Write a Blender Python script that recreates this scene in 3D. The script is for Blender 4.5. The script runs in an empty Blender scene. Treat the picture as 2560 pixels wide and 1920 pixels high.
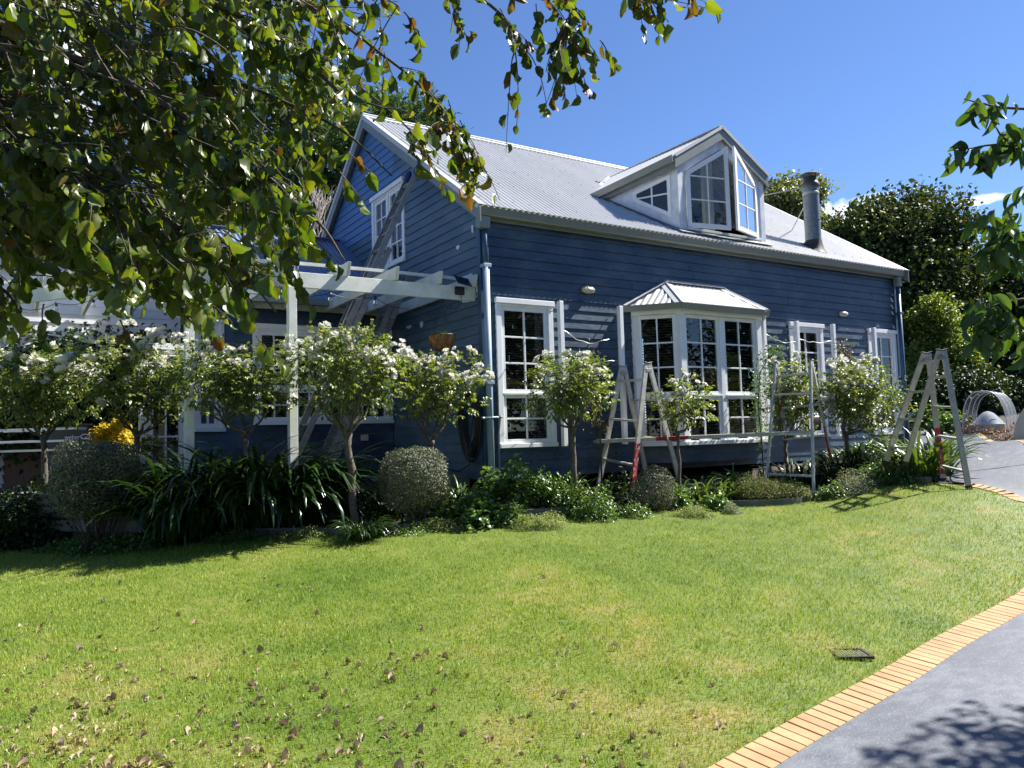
import bpy, bmesh, math, random
import numpy as np
from mathutils import Vector, Matrix
rng = np.random.default_rng(11)
random.seed(11)
SC = bpy.context.scene
COL = SC.collection
R = math.radians

# ------------------------------------------------------------------ camera
CAM = np.array([-5.447, -9.307, 0.12])
YAW, PITCH, ROLL, FPX = R(32.371), R(4.015), R(-1.683), 1969.638
def cam_axes():
    cy, sy, cp, sp = math.cos(YAW), math.sin(YAW), math.cos(PITCH), math.sin(PITCH)
    f = np.array([sy*cp, cy*cp, sp]); r = np.array([cy, -sy, 0.]); u = np.cross(r, f)
    c, s = math.cos(ROLL), math.sin(ROLL)
    return f, c*r+s*u, -s*r+c*u
CF, CR, CU = cam_axes()
cd = bpy.data.cameras.new('camera'); cam = bpy.data.objects.new('camera', cd); COL.objects.link(cam)
cd.sensor_width = 36; cd.sensor_fit = 'HORIZONTAL'; cd.lens = 36*FPX/2560
cd.clip_start = 0.05; cd.clip_end = 2000
cam.matrix_world = Matrix(((CR[0], CU[0], -CF[0], CAM[0]), (CR[1], CU[1], -CF[1], CAM[1]), (CR[2], CU[2], -CF[2], CAM[2]), (0, 0, 0, 1)))
SC.camera = cam

# ------------------------------------------------------------------ sun, sky, exposure
SUN_EL, SUN_AZ = R(47), R(100.5)          # azimuth clockwise from +Y
S = np.array([math.sin(SUN_AZ)*math.cos(SUN_EL), math.cos(SUN_AZ)*math.cos(SUN_EL), math.sin(SUN_EL)])
ld = bpy.data.lights.new('sun', 'SUN'); ld.energy = 5.0; ld.angle = R(0.53); ld.color = (1.0, 0.955, 0.88)
sun = bpy.data.objects.new('sun', ld); COL.objects.link(sun)
sun.rotation_euler = Vector(tuple(S)).to_track_quat('Z', 'Y').to_euler()
W = bpy.data.worlds.new('World'); SC.world = W; W.use_nodes = True
nt = W.node_tree; nt.nodes.clear()
def N(t, kind, **kw):
    n = t.nodes.new(kind)
    for k, v in kw.items():
        if k.startswith('i_'): n.inputs[int(k[2:]) if k[2:].isdigit() else k[2:]].default_value = v
        else: setattr(n, k, v)
    return n
def ray(px, py): return CF + CR*((px-1280)/FPX) - CU*((py-960)/FPX)
def at(px, py, d): return CAM + ray(px, py)*d
sky = N(nt, 'ShaderNodeTexSky', sky_type='NISHITA', sun_disc=False, sun_elevation=SUN_EL, sun_rotation=SUN_AZ, altitude=600, air_density=1.0, dust_density=0.1, ozone_density=5.0)
tc = N(nt, 'ShaderNodeTexCoord')
nz = N(nt, 'ShaderNodeTexNoise'); nz.inputs['Scale'].default_value = 26; nz.inputs['Detail'].default_value = 7; nz.inputs['Roughness'].default_value = .62
nt.links.new(tc.outputs['Generated'], nz.inputs['Vector'])
mask = None
def mth(t, op, a, b=None, c=None):
    n = t.nodes.new('ShaderNodeMath'); n.operation = op
    for i, v in enumerate((a, b, c)):
        if v is None: continue
        if isinstance(v, (int, float)): n.inputs[i].default_value = v
        else: t.links.new(v, n.inputs[i])
    return n.outputs[0]
def vdot(t, sock, vec):
    n = t.nodes.new('ShaderNodeVectorMath'); n.operation = 'DOT_PRODUCT'; t.links.new(sock, n.inputs[0]); n.inputs[1].default_value = vec
    return n.outputs['Value']
G = tc.outputs['Generated']
# small clouds: (direction, half width, half height, strength)
for px, py, hw, hh, st in ((2115, 545, 62, 38, 1.0), (2150, 505, 55, 12, .5), (2450, 500, 75, 9, .75), (2250, 520, 60, 12, .35), (190, 70, 70, 90, .9), (240, 130, 60, 60, .8), (60, 260, 120, 60, .6)):
    c = ray(px, py); c = c/np.linalg.norm(c)
    e1 = np.cross(c, [0, 0, 1]); e1 /= np.linalg.norm(e1); e2 = np.cross(e1, c)
    a = mth(nt, 'DIVIDE', vdot(nt, G, e1), hw/FPX); b = mth(nt, 'DIVIDE', vdot(nt, G, e2), hh/FPX)
    d2 = mth(nt, 'ADD', mth(nt, 'MULTIPLY', a, a), mth(nt, 'MULTIPLY', b, b))
    front = mth(nt, 'GREATER_THAN', vdot(nt, G, c), 0)
    v = mth(nt, 'SUBTRACT', mth(nt, 'MULTIPLY', nz.outputs['Fac'], 3.2), mth(nt, 'ADD', mth(nt, 'MULTIPLY', d2, .62), .62))
    v = mth(nt, 'MULTIPLY', mth(nt, 'MULTIPLY', mth(nt, 'MINIMUM', mth(nt, 'MAXIMUM', mth(nt, 'MULTIPLY', v, 1.5), 0), 1), front), st)
    mask = v if mask is None else mth(nt, 'MAXIMUM', mask, v)
mixc = N(nt, 'ShaderNodeMix', data_type='RGBA'); mixc.inputs['B'].default_value = (9.5, 9.8, 10.2, 1)
tint = N(nt, 'ShaderNodeMix', data_type='RGBA', blend_type='MULTIPLY'); tint.inputs['Factor'].default_value = 1; tint.inputs['B'].default_value = (0.93, 1.02, 1.22, 1)
nt.links.new(sky.outputs['Color'], tint.inputs['A']); nt.links.new(mask, mixc.inputs['Factor']); nt.links.new(tint.outputs['Result'], mixc.inputs['A'])
bg = N(nt, 'ShaderNodeBackground'); bg.inputs['Strength'].default_value = 0.05
out = N(nt, 'ShaderNodeOutputWorld')
nt.links.new(mixc.outputs['Result'], bg.inputs['Color']); nt.links.new(bg.outputs[0], out.inputs[0])
SC.view_settings.view_transform = 'Standard'; SC.view_settings.look = 'None'
SC.view_settings.exposure = 1.5; SC.view_settings.gamma = 1
SC.render.film_transparent = False
SC.cycles.max_bounces = 8; SC.cycles.transparent_max_bounces = 24; SC.cycles.transmission_bounces = 6
SC.cycles.use_denoising = True
SC.cycles.sample_clamp_indirect = 6

# ------------------------------------------------------------------ materials
def new_mat(name):
    m = bpy.data.materials.new(name); m.use_nodes = True
    t = m.node_tree; t.nodes.clear()
    o = t.nodes.new('ShaderNodeOutputMaterial'); b = t.nodes.new('ShaderNodeBsdfPrincipled')
    t.links.new(b.outputs[0], o.inputs[0])
    return m, t, b, o
def ramp(t, fac, cols, interp='LINEAR'):
    r = t.nodes.new('ShaderNodeValToRGB'); r.color_ramp.interpolation = interp
    el = r.color_ramp.elements
    while len(el) < len(cols): el.new(0.5)
    for i, c in enumerate(cols):
        if len(c) == 2: el[i].position, cc = c[0], c[1]
        else: el[i].position, cc = i/(len(cols)-1), c
        el[i].color = (*cc, 1)
    if fac is not None: t.links.new(fac, r.inputs[0])
    return r.outputs[0]
def noise(t, scale, detail=4, rough=.55, vec=None, stretch=None, coord='Object'):
    n = t.nodes.new('ShaderNodeTexNoise'); n.inputs['Scale'].default_value = scale; n.inputs['Detail'].default_value = detail; n.inputs['Roughness'].default_value = rough
    c = t.nodes.new('ShaderNodeTexCoord'); v = c.outputs[coord]
    if stretch:
        mp = t.nodes.new('ShaderNodeMapping'); mp.inputs['Scale'].default_value = stretch; t.links.new(v, mp.inputs[0]); v = mp.outputs[0]
    t.links.new(v, n.inputs['Vector'])
    return n.outputs['Fac']
def island(t): return t.nodes.new('ShaderNodeNewGeometry').outputs['Random Per Island']
def mixcol(t, fac, a, b, mode='MIX'):
    n = t.nodes.new('ShaderNodeMix'); n.data_type = 'RGBA'; n.blend_type = mode
    for key, v in (('Factor', fac), ('A', a), ('B', b)):
        if isinstance(v, (int, float)): n.inputs[key].default_value = v
        elif isinstance(v, tuple): n.inputs[key].default_value = (*v, 1)
        else: t.links.new(v, n.inputs[key])
    return n.outputs['Result']
def bump(t, b, h, strength=.3, dist=.01):
    n = t.nodes.new('ShaderNodeBump'); n.inputs['Strength'].default_value = strength; n.inputs['Distance'].default_value = dist
    t.links.new(h, n.inputs['Height']); t.links.new(n.outputs[0], b.inputs['Normal'])
def simple(name, c0, c1=None, rough=.5, metal=0., sc=6, stretch=None, bs=0., isl=0., spec=.5, detail=5):
    m, t, b, o = new_mat(name)
    c1 = c1 or tuple(x*.75 for x in c0)
    n = noise(t, sc, detail, .6, stretch=stretch)
    col = ramp(t, n, [(.32, c1), (.68, c0)])
    if isl:
        k = mth(t, 'ADD', mth(t, 'MULTIPLY', island(t), isl), 1-isl/2)
        col = mixcol(t, 1., col, ramp(t, k, [(0, (0, 0, 0)), (1, (1, 1, 1))]) if False else col, 'MIX')
        hs = t.nodes.new('ShaderNodeHueSaturation'); t.links.new(col, hs.inputs['Color']); t.links.new(k, hs.inputs['Value']); col = hs.outputs[0]
    t.links.new(col, b.inputs['Base Color'])
    b.inputs['Roughness'].default_value = rough; b.inputs['Metallic'].default_value = metal
    b.inputs['Specular IOR Level'].default_value = spec
    if bs: bump(t, b, noise(t, sc*6, 6, .6, stretch=stretch), bs)
    return m
def leafmat(name, cols, rough=.42, trans=.35, spec=.4, tint=(1.5, 1.35, .35), dry=None, dryamt=0.):
    m, t, b, o = new_mat(name)
    r = island(t)
    col = ramp(t, r, cols)
    if dry:
        n = noise(t, 45, 3, .6); f = mth(t, 'MULTIPLY', mth(t, 'GREATER_THAN', n, .60), dryamt)
        col = mixcol(t, f, col, dry)
    t.links.new(col, b.inputs['Base Color']); b.inputs['Roughness'].default_value = rough; b.inputs['Specular IOR Level'].default_value = spec
    tr = t.nodes.new('ShaderNodeBsdfTranslucent')
    tcol = mixcol(t, 1., col, tint, 'MULTIPLY'); t.links.new(tcol, tr.inputs[0])
    mx = t.nodes.new('ShaderNodeMixShader'); mx.inputs[0].default_value = trans
    t.links.new(b.outputs[0], mx.inputs[1]); t.links.new(tr.outputs[0], mx.inputs[2]); t.links.new(mx.outputs[0], o.inputs[0])
    return m
def siding(name, a, b_, c, island_amt=.25):
    m, t, b, o = new_mat(name)
    n1 = noise(t, 1.1, 6, .65, stretch=(1, 1, 2.2)); n2 = noise(t, 9, 5, .7, stretch=(1, 1, 4))
    f = mth(t, 'ADD', mth(t, 'MULTIPLY', n1, .62), mth(t, 'MULTIPLY', n2, .38))
    col = ramp(t, f, [(.38, a), (.49, b_), (.62, c)])
    hs = t.nodes.new('ShaderNodeHueSaturation'); t.links.new(col, hs.inputs['Color'])
    t.links.new(mth(t, 'ADD', mth(t, 'MULTIPLY', island(t), island_amt), 1-island_amt/2), hs.inputs['Value'])
    t.links.new(hs.outputs[0], b.inputs['Base Color'])
    t.links.new(mth(t, 'ADD', mth(t, 'MULTIPLY', n2, .35), .28), b.inputs['Roughness'])
    bump(t, b, noise(t, 30, 5, .6, stretch=(.12, .12, 3)), .18, .004)
    return m
M = {}
M['blue'] = siding('blue paint', (.010, .023, .046), (.024, .048, .082), (.066, .096, .130))
M['blue_gable'] = siding('blue paint sanded', (.044, .084, .130), (.060, .108, .160), (.10, .150, .195))
M['blue_old'] = siding('blue paint old coat', (.052, .135, .31), (.060, .152, .34), (.075, .172, .36), .12)
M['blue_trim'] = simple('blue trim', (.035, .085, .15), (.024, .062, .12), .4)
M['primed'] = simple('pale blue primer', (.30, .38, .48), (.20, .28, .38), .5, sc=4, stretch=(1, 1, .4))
M['white'] = simple('white paint', (.80, .81, .82), (.72, .74, .76), .38, sc=3, bs=.05)
M['white_prep'] = simple('white paint sanded', (.74, .76, .79), (.50, .54, .60), .55, sc=5, bs=.1)
M['white_old'] = simple('weathered white timber', (.72, .73, .68), (.55, .57, .50), .6, sc=5, stretch=(1, 1, 1), bs=.2)
M['white_board'] = simple('white weatherboard', (.78, .78, .79), (.62, .62, .64), .5, sc=1.2, isl=.08)
M['fascia'] = simple('grey green fascia', (.185, .205, .19), (.15, .17, .16), .42)
M['gutter'] = simple('grey green gutter', (.20, .225, .21), (.17, .19, .18), .35)
def roofmat(name, c0, c1, rough, metal):
    m, t, b, o = new_mat(name)
    n = noise(t, .9, 6, .6, stretch=(1, .35, .35)); n2 = noise(t, 14, 4, .6, stretch=(2, .3, .3))
    f = mth(t, 'ADD', mth(t, 'MULTIPLY', n, .6), mth(t, 'MULTIPLY', n2, .4))
    t.links.new(ramp(t, f, [(.34, c1), (.66, c0)]), b.inputs['Base Color'])
    b.inputs['Roughness'].default_value = rough; b.inputs['Metallic'].default_value = metal
    return m
M['roof'] = roofmat('pale grey corrugated steel', (.55, .555, .55), (.43, .435, .435), .5, .0)
M['roof_blue'] = roofmat('blue grey corrugated steel', (.20, .25, .36), (.15, .19, .29), .4, .2)
M['roof_bay'] = roofmat('light corrugated steel', (.50, .505, .50), (.42, .43, .435), .5, .0)
M['galv'] = simple('galvanised flue', (.17, .20, .22), (.09, .115, .13), .48, .55, sc=22)
M['flue_dark'] = simple('sooty flue cap', (.075, .075, .075), (.045, .045, .047), .6, .2)
M['black'] = simple('black rubber', (.018, .018, .02), (.010, .010, .012), .5)
M['blackcloth'] = simple('black vinyl cover', (.020, .021, .026), (.010, .011, .014), .38, bs=.2)
M['alu'] = simple('dull aluminium', (.50, .49, .45), (.36, .35, .32), .42, .55, sc=14, bs=.05)
M['alu_old'] = simple('oxidised aluminium', (.36, .35, .33), (.24, .235, .22), .5, .45, sc=12)
def alu_red(lo, hi):
    m, t, b, o = new_mat('aluminium with red paint')
    base = ramp(t, noise(t, 14, 5, .6), [(.35, (.36, .35, .32)), (.65, (.50, .49, .45))])
    c = t.nodes.new('ShaderNodeTexCoord'); sp = t.nodes.new('ShaderNodeSeparateXYZ'); t.links.new(c.outputs['Generated'], sp.inputs[0])
    z = sp.outputs['Z']
    n = noise(t, 16, 5, .7, stretch=(1.6, 1.6, .8))
    band = mth(t, 'MULTIPLY', mth(t, 'GREATER_THAN', z, lo), mth(t, 'LESS_THAN', z, hi))
    f = mth(t, 'MULTIPLY', mth(t, 'GREATER_THAN', n, .44), band)
    t.links.new(mixcol(t, f, base, (.30, .018, .022)), b.inputs['Base Color'])
    t.links.new(mth(t, 'SUBTRACT', .5, mth(t, 'MULTIPLY', f, .5)), b.inputs['Metallic']); b.inputs['Roughness'].default_value = .45
    return m
M['alu_red'] = alu_red(.06, .42); M['alu_red_hi'] = alu_red(.58, .70)
M['pavers'] = simple('terracotta brick', (.40, .235, .110), (.30, .165, .072), .8, sc=5, isl=.22, bs=.2)
M['tan_edge'] = simple('pale tan edging', (.36, .27, .15), (.26, .19, .10), .85, sc=6, isl=.2)
M['joint'] = simple('pale joint sealant', (.42, .43, .45), (.34, .35, .37), .8)
M['soil'] = simple('dark garden soil', (.050, .036, .024), (.022, .016, .011), .95, sc=9, bs=.6)
M['timber_grey'] = simple('weathered grey timber', (.17, .165, .145), (.10, .10, .085), .8, sc=4, bs=.3)
M['timber_red'] = simple('stained brown timber', (.16, .058, .020), (.10, .035, .012), .5, sc=3, stretch=(6, 6, .6))
M['timber_tan'] = simple('tan timber post', (.36, .24, .14), (.26, .17, .10), .7, sc=5)
M['terracotta'] = simple('terracotta pot', (.28, .10, .055), (.20, .07, .04), .75)
M['coir'] = simple('coir liner', (.30, .155, .05), (.17, .08, .025), .95, sc=30, bs=.8)
M['bark'] = simple('rose bark', (.15, .125, .10), (.05, .041, .032), .9, sc=28, bs=.7)
M['bark_dark'] = simple('dark bark', (.10, .078, .06), (.05, .04, .03), .9, sc=18, bs=.6)
M['bark_pale'] = simple('pale bare twigs', (.46, .41, .36), (.30, .26, .22), .85, sc=18)
M['greenstem'] = simple('green rose stem', (.13, .16, .06), (.09, .11, .04), .6)
M['lampglass'] = simple('cream lamp glass', (.62, .58, .47), (.55, .51, .40), .3)
M['blind'] = simple('venetian slats', (.32, .30, .255), (.26, .24, .20), .5)
M['stone'] = simple('garden stone', (.16, .15, .13), (.09, .085, .075), .9, sc=7, bs=.5)
M['brickwall'] = simple('grey block', (.30, .28, .26), (.24, .22, .21), .8, sc=2)
M['plaster_dark'] = simple('dark interior', (.10, .09, .08), (.07, .06, .055), .9)
M['cream_metal'] = simple('cream steel bed', (.50, .47, .40), (.42, .39, .33), .5)
M['white_pipe'] = simple('white plastic pipe', (.72, .73, .74), (.6, .62, .63), .35)
M['text_white'] = simple('white print', (.8, .8, .8), (.75, .75, .75), .5)
M['text_black'] = simple('black lettering', (.01, .01, .01), (.015, .015, .015), .5)
M['tape'] = simple('grey label plate', (.30, .31, .33), (.25, .26, .28), .5)
M['solar'] = simple('solar cell', (.012, .016, .035), (.008, .010, .025), .15)
M['bluecap'] = simple('blue foam mitt', (.02, .05, .20), (.015, .035, .15), .8)
M['concrete'] = simple('slab concrete', (.22, .20, .18), (.15, .14, .125), .85, sc=4, bs=.3)
def drivemat():
    m, t, b, o = new_mat('blue grey coated concrete')
    n1 = noise(t, .55, 7, .66); n2 = noise(t, 5, 6, .7, stretch=(1, 2.2, 1)); n3 = noise(t, 95, 3, .6)
    f = mth(t, 'ADD', mth(t, 'MULTIPLY', n1, .5), mth(t, 'MULTIPLY', n2, .5))
    col = ramp(t, f, [(.36, (.034, .041, .059)), (.50, (.054, .063, .083)), (.62, (.105, .115, .133))])
    col = mixcol(t, mth(t, 'MULTIPLY', mth(t, 'GREATER_THAN', n3, .60), .45), col, (.20, .21, .23))
    t.links.new(col, b.inputs['Base Color']); b.inputs['Roughness'].default_value = .62
    bump(t, b, n3, .35, .004)
    return m
M['drive'] = drivemat()
def glassmat(name, base, ior=1.5):
    m, t, b, o = new_mat(name)
    t.nodes.remove(b)
    tr = t.nodes.new('ShaderNodeBsdfTransparent'); tr.inputs[0].default_value = (*base, 1)
    gl = t.nodes.new('ShaderNodeBsdfGlossy'); gl.inputs['Roughness'].default_value = .01
    fr = t.nodes.new('ShaderNodeFresnel'); fr.inputs[0].default_value = ior
    mx = t.nodes.new('ShaderNodeMixShader')
    t.links.new(mth(t, 'MINIMUM', mth(t, 'ADD', mth(t, 'MULTIPLY', fr.outputs[0], 1.3), .02), 1), mx.inputs[0])
    t.links.new(tr.outputs[0], mx.inputs[1]); t.links.new(gl.outputs[0], mx.inputs[2]); t.links.new(mx.outputs[0], o.inputs[0])
    return m
M['glass'] = glassmat('window glass', (.78, .82, .80))
M['glass_clear'] = glassmat('clear bulb glass', (.9, .9, .88))
def netmat():
    m, t, b, o = new_mat('garden netting')
    b.inputs['Base Color'].default_value = (.10, .125, .155, 1); b.inputs['Roughness'].default_value = .8
    tr = t.nodes.new('ShaderNodeBsdfTransparent'); mx = t.nodes.new('ShaderNodeMixShader'); mx.inputs[0].default_value = .5
    t.links.new(tr.outputs[0], mx.inputs[1]); t.links.new(b.outputs[0], mx.inputs[2]); t.links.new(mx.outputs[0], o.inputs[0])
    return m
M['net'] = netmat()
M['fleece'] = simple('pale fleece', (.42, .47, .52), (.28, .33, .38), .8, sc=5, bs=.4)
# foliage (linear albedo)
M['rose_leaf'] = leafmat('rose leaves', [(0.063, 0.1008, 0.028), (0.112, 0.1652, 0.042), (0.175, 0.231, 0.0588), (0.252, 0.287, 0.091)], .36, .36, .5, (1.45, 1.35, .45))
M['rose_leaf_red'] = leafmat('young rose leaves', [(.05, .08, .02), (.10, .05, .025), (.07, .11, .03)], .4, .35)
M['petal'] = leafmat('white rose petals', [(.80, .79, .72), (.84, .83, .79), (.80, .80, .76)], .55, .3, .2, (1, .98, .9))
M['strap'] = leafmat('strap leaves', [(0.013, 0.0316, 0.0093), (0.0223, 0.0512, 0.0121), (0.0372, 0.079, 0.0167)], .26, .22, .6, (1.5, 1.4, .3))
M['strap_light'] = leafmat('light strap leaves', [(0.0473, 0.0945, 0.0243), (0.0743, 0.135, 0.0297), (0.1148, 0.1755, 0.0405)], .3, .3, .55)
M['box_leaf'] = leafmat('grey green clipped leaves', [(0.0648, 0.0821, 0.0475), (0.1037, 0.121, 0.0778), (0.1642, 0.1771, 0.1253), (0.0864, 0.1037, 0.0562)], .5, .2, .4, (1.2, 1.2, .6))
M['broad_leaf'] = leafmat('garden leaves', [(0.0462, 0.1073, 0.0264), (0.0825, 0.165, 0.0396), (0.1485, 0.2393, 0.0495), (0.0578, 0.1238, 0.0495)], .36, .3, .5)
M['pale_leaf'] = leafmat('pale ground cover', [(0.14, 0.196, 0.063), (0.21, 0.266, 0.098), (0.308, 0.35, 0.168)], .5, .3, .3)
M['grey_leaf'] = leafmat('silver herb', [(0.14, 0.175, 0.119), (0.21, 0.245, 0.175), (0.28, 0.308, 0.231)], .6, .2, .3)
M['moss_leaf'] = leafmat('low mound leaves', [(0.084, 0.119, 0.0308), (0.126, 0.154, 0.042), (0.168, 0.168, 0.07)], .55, .25, .3)
M['yellow_leaf'] = leafmat('yellow leaves', [(.42, .30, .015), (.55, .42, .03), (.38, .34, .03)], .45, .35, .3, (1.2, 1.1, .4))
M['canopy_leaf'] = leafmat('alder leaves', [(.026, .052, .010), (.046, .084, .013), (.078, .122, .018), (.125, .145, .026)], .36, .42, .5, (2.1, 2.0, .32), (.13, .07, .03), .45)
M['drygold_leaf'] = leafmat('drying leaves', [(.07, .07, .015), (.14, .075, .028), (.10, .10, .02)], .5, .35, .3, (1.7, 1.5, .4))
M['dogwood_leaf'] = leafmat('drooping leaves', [(0.0264, 0.06, 0.0168), (0.0432, 0.0864, 0.0216), (0.066, 0.114, 0.0264)], .34, .32, .5, (2.2, 2.1, .35))
M['camellia_leaf'] = leafmat('glossy tree leaves', [(0.0225, 0.0475, 0.0125), (0.0425, 0.0775, 0.0175), (0.0775, 0.115, 0.0275), (0.1125, 0.125, 0.05)], .58, .16, .22)
M['conifer_leaf'] = leafmat('conifer sprays', [(0.0442, 0.0884, 0.0309), (0.0796, 0.1459, 0.0486), (0.1215, 0.1989, 0.0663)], .6, .15, .2)
M['euc_leaf'] = leafmat('eucalypt leaves', [(0.1056, 0.1536, 0.0538), (0.1728, 0.2208, 0.0768), (0.2496, 0.2688, 0.1056)], .5, .25, .3)
M['ygshrub_leaf'] = leafmat('yellow green shrub leaves', [(.070, .135, .022), (.105, .180, .030), (.165, .235, .040), (.22, .26, .07)], .45, .30, .35)
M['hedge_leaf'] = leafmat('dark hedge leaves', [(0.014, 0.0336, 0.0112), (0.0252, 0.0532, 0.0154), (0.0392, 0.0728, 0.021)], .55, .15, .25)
M['red_leaf'] = leafmat('reddish leaves', [(.16, .04, .04), (.20, .08, .06), (.10, .10, .04)], .5, .3, .3)
M['dead_leaf'] = leafmat('dead leaves', [(.30, .21, .13), (.40, .31, .22), (.19, .125, .075), (.46, .39, .30)], .8, .1, .2, (1.2, 1, .7))

# ------------------------------------------------------------------ mesh helpers
def unit(v): v = np.asarray(v, float); return v/(np.linalg.norm(v)+1e-12)
class MB:
    """collects shapes; build() links them as ONE mesh object"""
    def __init__(s): s.V = []; s.F = []; s.n = 0; s.mi = []
    def add(s, V, F, mi=0):
        V = np.asarray(V, float).reshape(-1, 3)
        for f in ([F] if isinstance(F, np.ndarray) else F):
            f = np.asarray(f, np.int64)
            if f.ndim == 1: f = f[None]
            s.F.append(f + s.n); s.mi.append(np.full(len(f), mi, np.int32))
        s.V.append(V); s.n += len(V); return s
    def box(s, c, sz, X=(1, 0, 0), Y=(0, 1, 0), Z=(0, 0, 1), mi=0):
        c = np.asarray(c, float); X, Y, Z = (np.asarray(a, float) for a in (X, Y, Z)); h = np.asarray(sz)/2
        V = [c + X*h[0]*a + Y*h[1]*b + Z*h[2]*d for d in (-1, 1) for b in (-1, 1) for a in (-1, 1)]
        return s.add(V, np.array([[0, 2, 3, 1], [4, 5, 7, 6], [0, 1, 5, 4], [2, 6, 7, 3], [0, 4, 6, 2], [1, 3, 7, 5]]), mi)
    def lohi(s, lo, hi, mi=0):
        lo, hi = np.asarray(lo, float), np.asarray(hi, float); return s.box((lo+hi)/2, hi-lo, mi=mi)
    def bar(s, p0, p1, w, h, up=(0, 0, 1), mi=0):
        p0, p1 = np.asarray(p0, float), np.asarray(p1, float); d = p1-p0; L = np.linalg.norm(d); d /= L
        side = unit(np.cross(d, up)); u = np.cross(side, d)
        return s.box((p0+p1)/2, (L, w, h), d, side, u, mi)
    def tube(s, P, r, n=6, mi=0, cap=True):
        P = np.asarray(P, float); k = len(P); r = np.broadcast_to(r, (k,))
        T = np.gradient(P, axis=0); T /= np.linalg.norm(T, axis=1)[:, None]+1e-12
        a = np.array([0, 0, 1.]) if abs(T[0][2]) < .9 else np.array([1., 0, 0])
        u = unit(np.cross(T[0], a)); V = []
        th = np.arange(n)*2*math.pi/n
        for i in range(k):
            u = unit(u - T[i]*(u@T[i])); v = np.cross(T[i], u)
            V.append(P[i] + r[i]*(np.cos(th)[:, None]*u + np.sin(th)[:, None]*v))
        V = np.concatenate(V); i, j = np.meshgrid(np.arange(k-1), np.arange(n), indexing='ij'); j2 = (j+1) % n
        F = np.stack([i*n+j, i*n+j2, (i+1)*n+j2, (i+1)*n+j], -1).reshape(-1, 4)
        Fs = [F]
        if cap and n == 4: Fs += [np.array([[3, 2, 1, 0]]), np.array([[(k-1)*n+q for q in range(4)]])]
        elif cap: Fs += [np.array([list(range(n-1, -1, -1))]), np.array([[(k-1)*n+q for q in range(n)]])]
        for f in Fs: f += 0
        m0 = s.n
        return s.add(V, Fs, mi)
    def lathe(s, prof, c=(0, 0, 0), n=24, axis=(0, 0, 1), mi=0):
        c = np.asarray(c, float); A = unit(axis); u = unit(np.cross(A, (0, 1, 0) if abs(A[1]) < .9 else (1, 0, 0))); v = np.cross(A, u)
        th = np.arange(n)*2*math.pi/n; ring = np.cos(th)[:, None]*u + np.sin(th)[:, None]*v
        V = np.concatenate([c + A*z + ring*r for r, z in prof]); k = len(prof)
        i, j = np.meshgrid(np.arange(k-1), np.arange(n), indexing='ij'); j2 = (j+1) % n
        return s.add(V, np.stack([i*n+j, i*n+j2, (i+1)*n+j2, (i+1)*n+j], -1).reshape(-1, 4), mi)
    def prism(s, poly, d, mi=0):
        """poly: list of 3-D points (planar), extruded by vector d"""
        P = np.asarray(poly, float); k = len(P); d = np.asarray(d, float)
        F = [np.array([list(range(k))[::-1]]), np.array([[k+i for i in range(k)]])]
        F.append(np.array([[i, (i+1) % k, k+(i+1) % k, k+i] for i in range(k)]))
        return s.add(np.concatenate([P, P+d]), F, mi)
    def ring(s, poly, w, d, mi=0, ws=None):
        """frame along the inside of a convex planar polygon, extruded by d; ws: width per edge"""
        P = np.asarray(poly, float); k = len(P); Q = inset(P, [w]*k if ws is None else ws); d = np.asarray(d, float)
        V = np.concatenate([P, Q, P+d, Q+d]); i = np.arange(k); j = (i+1) % k
        F = np.concatenate([np.stack([i, j, k+j, k+i], -1), np.stack([2*k+i, 3*k+i, 3*k+j, 2*k+j], -1), np.stack([i, 2*k+i, 2*k+j, j], -1), np.stack([k+i, k+j, 3*k+j, 3*k+i], -1)])
        s.add(V, F, mi); return Q
    def build(s, name, m, parent=None, smooth=False, bevel=0., label=None):
        o = mesh_np(name, np.concatenate(s.V), s.F, m, smooth, np.concatenate(s.mi))
        if parent is not None: o.parent = parent
        if bevel:
            b = o.modifiers.new('bevel', 'BEVEL'); b.width = bevel; b.segments = 2; b.limit_method = 'ANGLE'; b.angle_limit = R(40)
        if label: o['label'] = label
        return o
def mesh_np(name, V, F, m, smooth=False, mi=None, link=True):
    me = bpy.data.meshes.new(name); V = np.asarray(V, np.float32)
    tot = np.concatenate([np.full(len(f), f.shape[1], np.int32) for f in F]); idx = np.concatenate([f.reshape(-1) for f in F]).astype(np.int32)
    me.vertices.add(len(V)); me.vertices.foreach_set('co', V.reshape(-1))
    me.loops.add(len(idx)); me.loops.foreach_set('vertex_index', idx)
    st = np.zeros(len(tot), np.int32); st[1:] = np.cumsum(tot)[:-1]
    me.polygons.add(len(tot)); me.polygons.foreach_set('loop_start', st); me.polygons.foreach_set('loop_total', tot)
    if mi is not None and mi.max() > 0: me.polygons.foreach_set('material_index', mi.astype(np.int32))
    me.polygons.foreach_set('use_smooth', np.full(len(tot), bool(smooth)))
    for q in (m if isinstance(m, (list, tuple)) else [m]): me.materials.append(q)
    me.update(calc_edges=True)
    if not link: return me
    o = bpy.data.objects.new(name, me); COL.objects.link(o); return o
def inset(P, ws):
    """inset a convex planar polygon by ws[i] on edge i"""
    P = np.asarray(P, float); k = len(P); nrm = unit(np.cross(P[1]-P[0], P[2]-P[1])); cen = P.mean(0); L = []
    for i in range(k):
        a, b = P[i], P[(i+1) % k]; d = unit(b-a); n = unit(np.cross(nrm, d))
        if (cen-a)@n < 0: n = -n
        L.append((a+n*ws[i], d))
    Q = []
    for i in range(k):
        (a, d), (b, e) = L[i-1], L[i]
        A = np.stack([d, -e], 1); t = np.linalg.lstsq(A, b-a, rcond=None)[0]; Q.append(a+d*t[0])
    return np.array(Q)
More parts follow.
